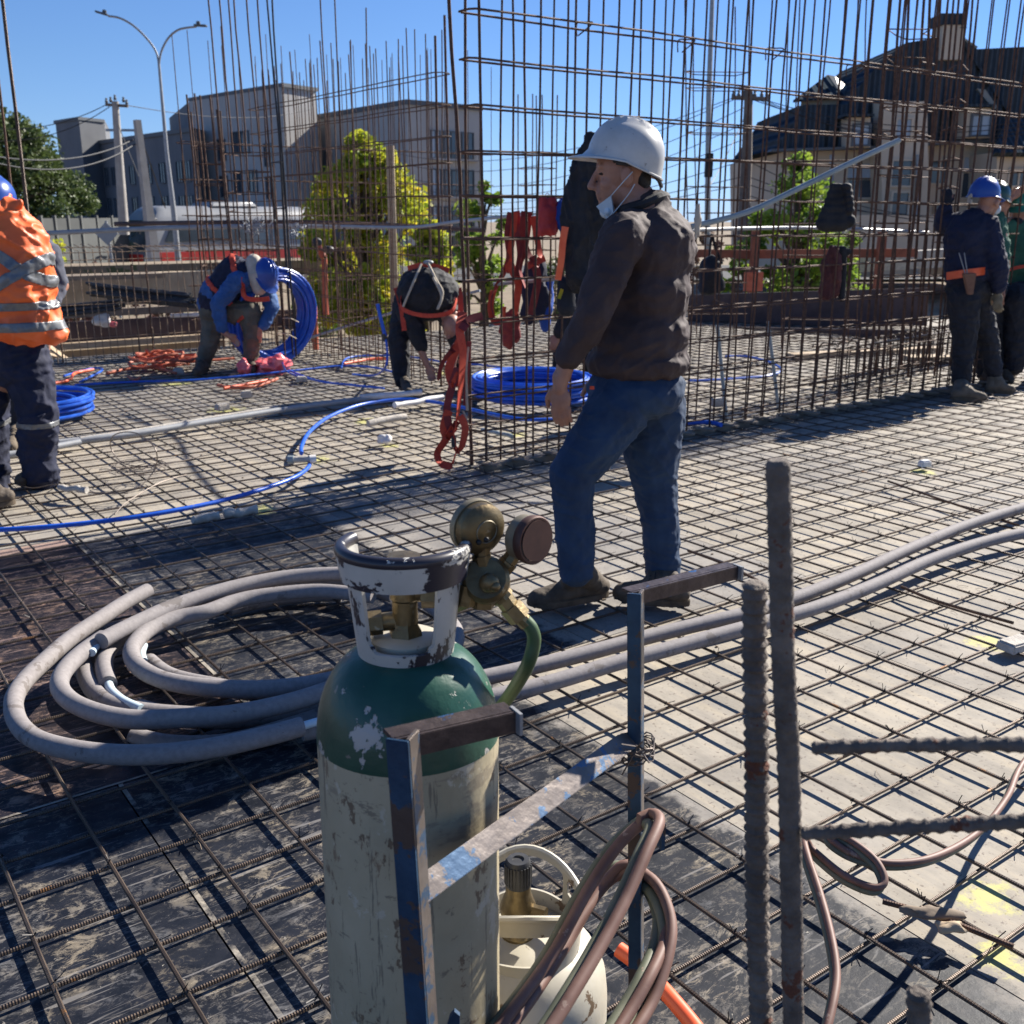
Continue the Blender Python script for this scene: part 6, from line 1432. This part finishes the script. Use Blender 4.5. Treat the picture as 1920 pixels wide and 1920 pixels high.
def scratched(m,c,th=.66,sc=(16,16,5)):
    N=m.node_tree.nodes;L=m.node_tree.links;b=N['Principled BSDF']; src=b.inputs['Base Color'].links[0].from_socket
    tc=N.new('ShaderNodeTexCoord'); mp=N.new('ShaderNodeMapping'); mp.inputs['Scale'].default_value=sc; L.new(tc.outputs['Object'],mp.inputs[0])
    n=N.new('ShaderNodeTexNoise'); n.inputs['Scale'].default_value=1; n.inputs['Detail'].default_value=7; n.inputs['Roughness'].default_value=.68; L.new(mp.outputs[0],n.inputs['Vector'])
    r=N.new('ShaderNodeValToRGB'); r.color_ramp.elements[0].position=th; r.color_ramp.elements[1].position=th+.012; L.new(n.outputs['Fac'],r.inputs[0])
    x=N.new('ShaderNodeMix'); x.data_type='RGBA'; L.new(r.outputs[0],x.inputs[0]); L.new(src,x.inputs[6]); x.inputs[7].default_value=(*c,1); L.new(x.outputs[2],b.inputs['Base Color'])
    bp=N.new('ShaderNodeBump'); bp.invert=True; bp.inputs['Strength'].default_value=.5; bp.inputs['Distance'].default_value=.0015; L.new(r.outputs[0],bp.inputs['Height'])
    if b.inputs['Normal'].links: L.new(b.inputs['Normal'].links[0].from_socket,bp.inputs['Normal'])
    L.new(bp.outputs[0],b.inputs['Normal'])
    return m
M['cylcream']=cylmat()
M['cylgreen']=scratched(mat('worn_green_paint',(0.010,0.060,0.038),(0.020,0.088,0.056),sc=9,rough=.36,bump=.12,bsc=50,c3=(.17,.15,.12),sc3=28,t3=.665),(.42,.39,.35),.575,(9,9,7))
M['guard']=scratched(mat('chipped_white_paint',(0.40,0.385,0.34),(0.50,0.48,0.43),sc=9,rough=.4,bump=.1,bsc=60,c3=(.30,.25,.17),sc3=14,t3=.66),(.016,.014,.022),.575,(24,24,14))
M['guardrim']=scratched(mat('chipped_dark_rim',(0.014,0.012,0.02),(0.03,0.027,0.035),sc=9,rough=.35),(.55,.53,.48),.60,(24,24,34))
M['guardband']=scratched(mat('heavily_chipped_white',(0.40,0.385,0.34),(0.50,0.48,0.43),sc=9,rough=.4),(.016,.014,.026),.505,(14,14,22))
sgreen=.066
MB().lathe([(0,t0),(RC-.008,t0),(RC,t0+.01)]+[(RC,t0+.01+(sgreen-t0-.01)*i/12) for i in range(1,13)],C0,64,ax=AX).build('cylinder_body',M['cylcream'],gcyl)
gr=MB(); prof=[(RC+.0004,sgreen-.002)]+[(RC+.0004,sgreen+(.07-sgreen)*i/6) for i in range(1,7)]
for i in range(1,17):
    a=i/16*math.pi/2*.97; prof.append((.046+(RC-.046)*math.cos(a),.07+.115*math.sin(a)))
gr.lathe(prof,C0,64,ax=AX); gr.build('shoulder',M['cylgreen'],gcyl)
# guard
xg=Vector((1,0,0)); yg=AX.cross(xg)  # yg points roughly +y
S0,S1=.160,.318
def GP(th,s,dr=0):
    k=max(0,(s-S0)/(S1-S0)); r=.0590+ (.0760-.0590)*k**.9+dr
    return C0+AX*s+xg*(math.sin(th)*r)-yg*(math.cos(th)*r)
nT=72; nS=20
TH=[R(-118)+R(236)*i/nT for i in range(nT+1)]
SS=[S0+(S1-S0)*j/nS for j in range(nS+1)]
g=MB(); idx={}
def hole(th,s):
    k=(s-S0)/(S1-S0); a=abs(math.degrees(th)); lim=36+6*k
    if k<.24 or k>.80: return False
    e=min(1,(k-.24)/.10); return a<lim*(1-(1-e)**2*.25)
for i,th in enumerate(TH):
    for j,s in enumerate(SS): idx[i,j]=len(g.v); g.v.append(GP(th,s))
for i in range(nT):
    for j in range(nS):
        if not hole((TH[i]+TH[i+1])/2,(SS[j]+SS[j+1])/2): g.face((idx[i,j],idx[i+1,j],idx[i+1,j+1],idx[i,j+1]))
def solid(mb,th,name,m,par,bev=0):
    me=mb.mesh(name); bm=bmesh.new(); bm.from_mesh(me); bmesh.ops.recalc_face_normals(bm,faces=bm.faces)
    bmesh.ops.remove_doubles(bm,verts=bm.verts[:],dist=1e-5)
    loose=[v for v in bm.verts if not v.link_faces]; bmesh.ops.delete(bm,geom=loose,context='VERTS')
    for _ in range(2): bmesh.ops.smooth_vert(bm,verts=[v for v in bm.verts if v.is_boundary],factor=.5,use_axis_x=True,use_axis_y=True,use_axis_z=True)
    bmesh.ops.solidify(bm,geom=bm.faces[:],thickness=th); bmesh.ops.recalc_face_normals(bm,faces=bm.faces); bm.to_mesh(me); bm.free(); me.materials.append(m)
    for p in me.polygons: p.use_smooth=True
    me.set_sharp_from_angle(angle=R(40))
    o=bpy.data.objects.new(name,me); COL.objects.link(o); o.parent=par; o.matrix_parent_inverse=Matrix.Translation(-par.location); return o
guard=solid(g,.0055,'valve_guard',M['guard'],gcyl)
# thick rim band: rolled edge open at the back
rim=MB(); 
for dz,rr in ((0,.0085),): rim.tube([GP(th,S1+.004,.0025) for th in TH],rr,12)
rim.build('guard_rim',M['guardrim'],guard)
bd=MB(); b0=0
rows=[]
for th in TH:
    rows.append([GP(th,S1-.034,.0015),GP(th,S1-.034,.0075),GP(th,S1-.001,.0095),GP(th,S1-.001,.0015)])
for r_ in rows: bd.v+=r_
for i in range(len(rows)-1):
    for j in range(4):
        k=(j+1)%4; bd.face((i*4+j,i*4+k,i*4+4+k,i*4+4+j))
bd.face((3,2,1,0)); e=(len(rows)-1)*4; bd.face((e,e+1,e+2,e+3)); bd.build('guard_band',M['guardband'],guard)
MB().lathe([(.044,.150),(.0605,.150),(.062,.156),(.062,.188),(.059,.192),(.044,.192)],C0,48,ax=AX).build('neck_ring',M['guard'],gcyl)
# valve
vv=MB(); vb=C0+AX*.165
vv.lathe([(.0,0),(.030,0),(.030,.018),(.024,.020),(.022,.045),(.0175,.05),(.0165,.062)],vb,6,ax=AX)
vv.lathe([(.0165,.055),(.0165,.085),(.019,.088),(.019,.115),(.016,.12),(.016,.128),(.021,.13),(.021,.145),(.0,.147)],vb,20,ax=AX)
vv.tube([vb+AX*.058,vb+AX*.055-xg*.032,],.012,10); vv.tube([vb+AX*.055-xg*.030,vb+AX*.054-xg*.050-yg*.004],.016,6)
vv.tube([vb+AX*.096,vb+AX*.096+xg*.045],.013,10); vv.tube([vb+AX*.096+xg*.022,vb+AX*.096+xg*.052],.021,6)
valve=vv.build('valve',M['brass'],gcyl)
MB().lathe([(.0,0),(.045,0),(.046,.003),(.046,.010),(.040,.013),(.0,.014)],C0+AX*.190,36,ax=AX).build('valve_seat',M['gasbottle'],gcyl)
MB().lathe([(.0,0),(.020,.0),(.023,.004),(.023,.016),(.018,.021),(.010,.022),(.010,.027),(0,.027)],vb+AX*.118,14,ax=AX).build('valve_cap',M['brass'],gcyl)
# regulator
YR=1.27
k=lambda x,y,d=0: D(x,y,YR+d)
rg=thing('gas_regulator','brass regulator with two round dusty gauges screwed to the tall cylinder valve','regulator',k(910,1085))
b=MB(); b.tube([k(840,1128),k(880,1112),k(905,1100)],[.018,.018,.020],8)
b.lathe([(.0,-.022),(.026,-.022),(.031,-.016),(.031,.016),(.026,.022),(.0,.022)],k(912,1090),24,ax=(k(912,1090)-k(905,1062,-.10)))
b.tube([k(906,1060),k(902,1040)],.013,8); b.tube([k(935,1075,.01),k(955,1052,.01)],.013,8); b.tube([k(905,1105),k(902,1135)],.019,6); b.tube([k(880,1095,-.01),k(872,1130,-.01)],.015,8)
b.tube([k(926,1102),k(945,1122)],.015,8); b.tube([k(942,1118),k(958,1140)],.0125,6); b.tube([k(956,1136),k(975,1158)],.0155,6); b.tube([k(974,1156),k(988,1170)],.010,8)
b.ell(k(928,1100,-.035),.007,.007,.007); b.ell(k(917,1093,-.03),.013,.01,.013)
b.build('regulator_body',M['brass'],rg)
def gauge(c,nrm,r,th,m1,m2,nm='gauge'):
    n=Vector(nrm).normalized()
    o=MB().lathe([(.0,-th*.55),(r*.55,-th*.55),(r*.90,-th*.35),(r,-th*.25),(r,th*.35),(r*.98,th*.42),(r*.98,th*.5)],c,40,ax=n).build(nm,M[m1],rg)
    MB().lathe([(r*.98,th*.2),(r*1.05,th*.2),(r*1.07,th*.3),(r*1.07,th*.5),(r*1.02,th*.56),(r*.93,th*.56),(r*.9,th*.5)],c,40,ax=n).build('gauge_rim',M[m2],o)
    MB().lathe([(.0,th*.49),(r*.95,th*.49),(r*.95,th*.505)],c,32,ax=n).build('gauge_glass',M['glass'],o)
    MB().lathe([(r*.42,-th*.55-.0005),(r*.44,-th*.55-.002),(r*.46,-th*.55-.0005)],c,28,ax=n).build('back_ring',M[m2],o)
    return o
g1=gauge(k(899,990),(-.55,.80,.05),.0335,.030,'brass','gaugerim')
for dx,dy in ((-6,27),(8,22)): MB().ell(k(904+dx,990+dy,-.022),.0038,.003,.0038,n=8,m=6).build('screw',M['dark_steel'],g1)
MB().tube([k(904,1022,.0),k(904,1045,.0)],.011,8).build('gauge_stem',M['brass'],rg)
g2=gauge(k(986,1009,.015),(.62,-.62,.03),.0300,.034,'gaugerim','gaugerust')
MB().lathe([(.0,.0195),(.027,.0195),(.027,.0205),(0,.0205)],k(986,1009,.015),28,ax=(.62,-.62,.03)).build('gauge_face',M['gaugerust'],g2)
MB().tube([k(965,1036,.015),k(950,1058,.01)],.011,8).build('gauge_stem',M['brass'],rg)
tag(MB().tube(spl([k(983,1163),k(997,1180),k(1001,1205),k(990,1245),k(968,1285,.03),k(945,1318,.07),k(905,1370,.14),k(860,1440,.2)],6),.0095,12).build('gas_hose',M['hose_dkgreen']),'short dark green hose bending down from the regulator behind the cylinder','hose')
# ---------------- small white gas bottle ----------------
YB=1.48; cx=D(985,1700,YB); base=Vector((cx.x,cx.y,.03))
gb=thing('gas_bottle','small squat white gas bottle with a grey knob, standing behind the tall cylinder','gas bottle',base)
MB().lathe([(.0,.0),(.11,.0),(.135,.02),(.14,.06),(.14,.20),(.136,.24),(.12,.275),(.09,.30),(.05,.312),(0,.315)],base,48).build('bottle_body',M['gasbottle'],gb)
MB().lathe([(.10,-.0),(.115,-.0),(.115,.03),(.10,.03)],base-Z_*.01,40).build('foot_ring',M['gasbottle'],gb)
g=MB(); idx={}; nT=80; nS=16; c0=.290; c1=.392
def RP(th,h): 
    r=.092+.004*h; return base+Vector((math.sin(th)*r,-math.cos(th)*r,c0+(c1-c0)*h+.02*math.cos(th*2)*h))
for i in range(nT+1):
    for j in range(nS+1):
        idx[i,j]=len(g.v); g.v.append(RP(2*math.pi*i/nT,j/nS))
for i in range(nT):
    for j in range(nS):
        th=(math.degrees(2*math.pi*(i+.5)/nT)+180)%360-180; h=(j+.5)/nS
        if abs(th)<42 and .22<h<.70: continue      # front hand hole
        if abs(th)>135 and .35<h<.85: continue
        if 52<abs(th)<128 and .60<h<.86: continue
        if 44<abs(th)<52 and h>.72: continue
        g.face((idx[i,j],idx[i+1,j],idx[i+1,j+1],idx[i,j+1]))
col=solid(g,.004,'collar',M['gasbottle'],gb)
MB().tube([RP(2*math.pi*i/40,1.0) for i in range(40)],.006,8,closed=True).build('collar_rim',M['gasbottle'],col)
vb2=base+Z_*.292+Vector((-.012,-.0,0))
MB().lathe([(.0,0),(.03,0),(.03,.025),(.026,.03),(.026,.06),(.030,.062),(.030,.075),(.021,.10),(.021,.12),(0,.12)],vb2,18).tube([vb2+Z_*.07,vb2+Z_*.07+Vector((.045,-.02,0))],.013,8).build('valve',M['brass'],gb)
kn=MB(); prof=[(.0,.115),(.0215,.115),(.0225,.12),(.0205,.158),(.018,.163),(.010,.163),(.009,.160),(0,.160)]
kn.lathe(prof,vb2,24)
for i in range(24):
    a=2*math.pi*i/24; p=vb2+Vector((math.cos(a)*.0215,math.sin(a)*.0215,.138)); kn.box(p,.0032,.0032,.036,(math.cos(a),math.sin(a),0),(-math.sin(a),math.cos(a),0))
kn.build('valve_knob',M['blackplastic'],gb)
# ---------------- cylinder trolley ----------------
tr=thing('cylinder_trolley','blue angle iron cylinder trolley frame with rusty handle arms','trolley',Vector((C0.x+.1,1.2,.0)))
def angle(p,q,n1,n2,w,t,m1,m2=None,par=tr,nm='post'):
    """L section: one flange along n1, one along n2, meeting at the line p-q"""
    p=Vector(p);q=Vector(q);d=(q-p).normalized(); n1=Vector(n1);n1=(n1-d*n1.dot(d)).normalized(); n2=Vector(n2);n2=(n2-d*n2.dot(d)-n1*n2.dot(n1)).normalized(); L=(q-p).length; c=(p+q)/2
    o=MB().box(c+n1*w/2,L,w,t,d,n1,n2).build(nm,M[m1],par,smooth=False,bevel=.0008)
    MB().box(c+n2*(w/2+t/2)-n1*0+n1*t/2,L,t,w,d,n1,n2).build('flange',M[m2 or m1],o,smooth=False,bevel=.0008)
    return o
zc=D(745,1385,1.0)
lt=D(737,1388,1.0); lb=D(775,1920,1.0); lb=lt+(lb-lt)*(lt.z-.08)/(lt.z-lb.z)
ltc=D(766,1390,.985); lbc=ltc+(lb-lt)
angle(ltc,lbc,(-.88,.30,0),(.55,.85,0),.026,.005,'trolley','troll_mix')
rt=D(1184,1112,1.39); rbm=D(1186,1920,1.39); rbm=rt+(rbm-rt)*(rt.z-.08)/(rt.z-rbm.z)
rtc=D(1202,1114,1.38); angle(rtc,rtc+(rbm-rt),(-.88,.30,0),(.5,.85,0),.020,.005,'trolley','troll_mix')
za=lt.z-.002
ae=G(968,1335,za-.002); angle(lt+Z_*.001,ae+Z_*.001,(0,0,-1),(.25,.95,0),.026,.005,'troll_rust','troll_rust',nm='handle_arm')
MB().box(ae+Z_*-.011,.004,.024,.027,(ae-lt).normalized(),(ae-lt).normalized().cross(Z_),Z_).build('arm_tip',M['galv'],tr,smooth=False)
ar=G(1384,1062,rt.z); angle(rt+Z_*.001,ar+Z_*.001,(0,0,-1),(.25,.95,0),.021,.005,'troll_rust','troll_rust',nm='handle_arm')
MB().box(ar-Z_*.009,.004,.020,.022,(ar-rt).normalized(),(ar-rt).normalized().cross(Z_),Z_).build('arm_tip',M['galv'],tr,smooth=False)
cl_=D(792,1700,1.0); cr_=D(1204,1393,1.392)
dcb=(cr_-cl_).normalized(); nA=nv(.0,-.15,-1); 
angle(cl_,cr_,(-.35,.75,.75),(.2,-.5,-.9),.030,.005,'troll_mix','troll_mix',nm='cross_bar')
# wire lashing
random.seed(4); lw_=MB()
for i in range(9):
    c=D(1196,1392+i*3,1.385); a0=random.random(); lw_.tube([c+Vector((math.cos(a)*.024,math.sin(a)*.022,random.uniform(-.008,.008)+.006*math.sin(a+i))) for a in [2*math.pi*k2/14 for k2 in range(14)]],.0013,4,closed=True)
for i in range(6): 
    c=D(1196,1400,1.37); lw_.tube([c,c+Vector((random.uniform(-.03,.03),-.02,random.uniform(-.05,.02)))],.0013,4)
lw_.build('wire_lashing',M['wirefine'],tr)
hk=D(1236,1560,1.37)
MB().box(hk,.006,.03,.045,(.95,.3,0),(-.3,.95,0),Z_).beam(rt+(rbm-rt)*((rt.z-hk.z)/(rt.z-rbm.z)),hk,.012,.008).build('hose_hook',M['trolley'],tr,smooth=False)
MB().box(Vector((C0.x+.08,1.24,.075)),.50,.42,.008).build('base_plate',M['troll_rust'],tr,smooth=False)
for z in (.12,.42):
    a=lt+(lb-lt)*((lt.z-z)/(lt.z-lb.z)); c=rt+(rbm-rt)*((rt.z-z)/(rt.z-rbm.z))
    if z<.2: MB().beam(a,c,.03,.005).build('cross_bar',M['troll_rust'],tr,smooth=False)
MB().prism([D(838,1925,1.02),D(862,1925,1.02),D(862,1905,1.02),D(852,1897,1.02),D(843,1908,1.02)],Vector((0,.006,0))).build('lug',M['trolley'],tr,smooth=False)
# ---------------- hoses ----------------
def twin(label,pts,r,sep,side,kk=7,name='twin_hose'):
    t=thing(name,label,'hose',pts[0]); p=spl(pts,kk); N=len(p)
    for sgn,m,nm in ((1,'hose_red','red_hose'),(-1,'hose_green','green_hose')):
        q=[]
        for i,v in enumerate(p):
            tn=(p[min(i+1,N-1)]-p[max(i-1,0)]).normalized(); sd=Vector(side); sd=(sd-tn*sd.dot(tn)); sd=sd.normalized() if sd.length>1e-4 else tn.orthogonal(); q.append(v+sd*sgn*sep)
        MB().tube(q,r,10).build(nm,M[m],t)
    return t
q=lambda x,y,Y: D(x,y,Y)
twin('faded red and green twin hose coiled over the hook of the blue trolley',[q(880,1990,1.12),q(955,1895,1.18),q(1030,1790,1.25),q(1090,1680,1.30),q(1150,1590,1.345),q(1205,1540,1.36),q(1228,1545,1.325),q(1205,1600,1.27),q(1160,1700,1.20),q(1105,1800,1.13),q(1050,1890,1.07),q(990,1990,1.02),q(985,2080,1.02),q(1080,2080,1.1),q(1165,1960,1.16),q(1215,1880,1.22),q(1246,1790,1.28),q(1250,1725,1.33),q(1225,1665,1.38),q(1180,1640,1.42),q(1135,1655,1.42),q(1085,1720,1.36),q(1030,1810,1.28),q(965,1900,1.2),q(920,1990,1.15)],.0086,.0090,(.55,-.5,.65))
twin('second loop of faded twin hose hanging behind the first on the trolley hook',[q(1110,1990,1.12),q(1170,1900,1.19),q(1210,1830,1.24),q(1236,1770,1.30),q(1240,1710,1.36),q(1210,1650,1.41),q(1160,1625,1.43),q(1110,1680,1.40),q(1055,1770,1.32),q(990,1870,1.22),q(930,1950,1.15),q(880,2020,1.1)],.0086,.0090,(.6,-.6,.5))
twin('faded twin hose springing in loops above the mesh behind the near vertical bars',[G(2010,1330,.10),G(1920,1428,.14),G(1885,1500,.18),G(1830,1565,.22),G(1750,1610,.25),G(1670,1622,.26),G(1600,1606,.27),G(1556,1578,.28),G(1562,1566,.29),G(1600,1585,.29),G(1640,1618,.28),G(1656,1655,.26),G(1635,1668,.25),G(1580,1645,.25),G(1525,1600,.26),G(1506,1580,.28),G(1512,1610,.28),G(1535,1680,.27),G(1556,1760,.26),G(1566,1830,.25),G(1558,1890,.24),G(1540,1960,.22)],.0070,.0072,(.2,-.35,.9))
tag(MB().tube(spl([G(1160,1780,.11),G(1205,1815,.10),G(1255,1868,.10),G(1310,1935,.09),G(1350,2000,.09)],5),.0155,14).build('conduit_piece',M['orange']),'short bright orange flexible pipe end on the deck right of the white gas bottle','pipe')
# ---------------- near rebars ----------------
random.seed(6)
def big(label,p,q,r,ext=None,rb=1.0,seed=0,fz=.0):
    p=Vector(p);q=Vector(q)
    L=(q-p).length; n=int(L/.0036); pts=[];rr=[]
    for i in range(n+1):
        u=i/n; pts.append(p.lerp(q,u)+noise.noise_vector(Vector((seed,u*L*6,0)))*.0025)
        rr.append(r*(1+ .17*rb*max(0,math.sin(2*math.pi*u*L/.0125))**.7)+ .0005*noise.noise(Vector((u*L*55,seed,3)))*(1+fz))
    rr[0]*=.75; rr[1]*=.93
    mb=MB().tube(pts,rr,16)
    for i,v in enumerate(mb.v):
        c=pts[min(i//16,n)]; d=v-c; s=1+ .05*noise.noise(v*170+Vector((seed,0,0)))+.05*noise.noise(v*420)
        mb.v[i]=c+d*s
    return tag(mb.build('rebar_rod',M['rebarbig']),label,'rebar rod')
def drop(p,q): return p+(q-p)*((p.z-.0)/(p.z-q.z))
p=D(1414,1092,.95); big('shorter thick ribbed vertical bar crusted with mortar near the camera',p,drop(p,D(1426,1920,.965)),.0108,seed=1,rb=1.6)
p=D(1459,862,.90); big('taller thick vertical bar with rust streaks near the camera',p,drop(p,D(1489,1920,.92)),.0108,seed=2,rb=.5)
big('upper nearly level crusted bar pointing in from the right edge',D(1522,1402,.86),D(2080,1394,.80),.0058,seed=3,rb=1.6,fz=1.5)
big('lower crusted bar pointing in from the right edge behind the tall bar',D(1502,1563,.90),D(2080,1530,.82),.0062,seed=4,rb=1.8,fz=2.0)
p=D(1722,1855,.80); big('crusted bar stub at the bottom edge near the right corner',p,drop(p,D(1730,1990,.8)),.0100,seed=5,rb=1.2)
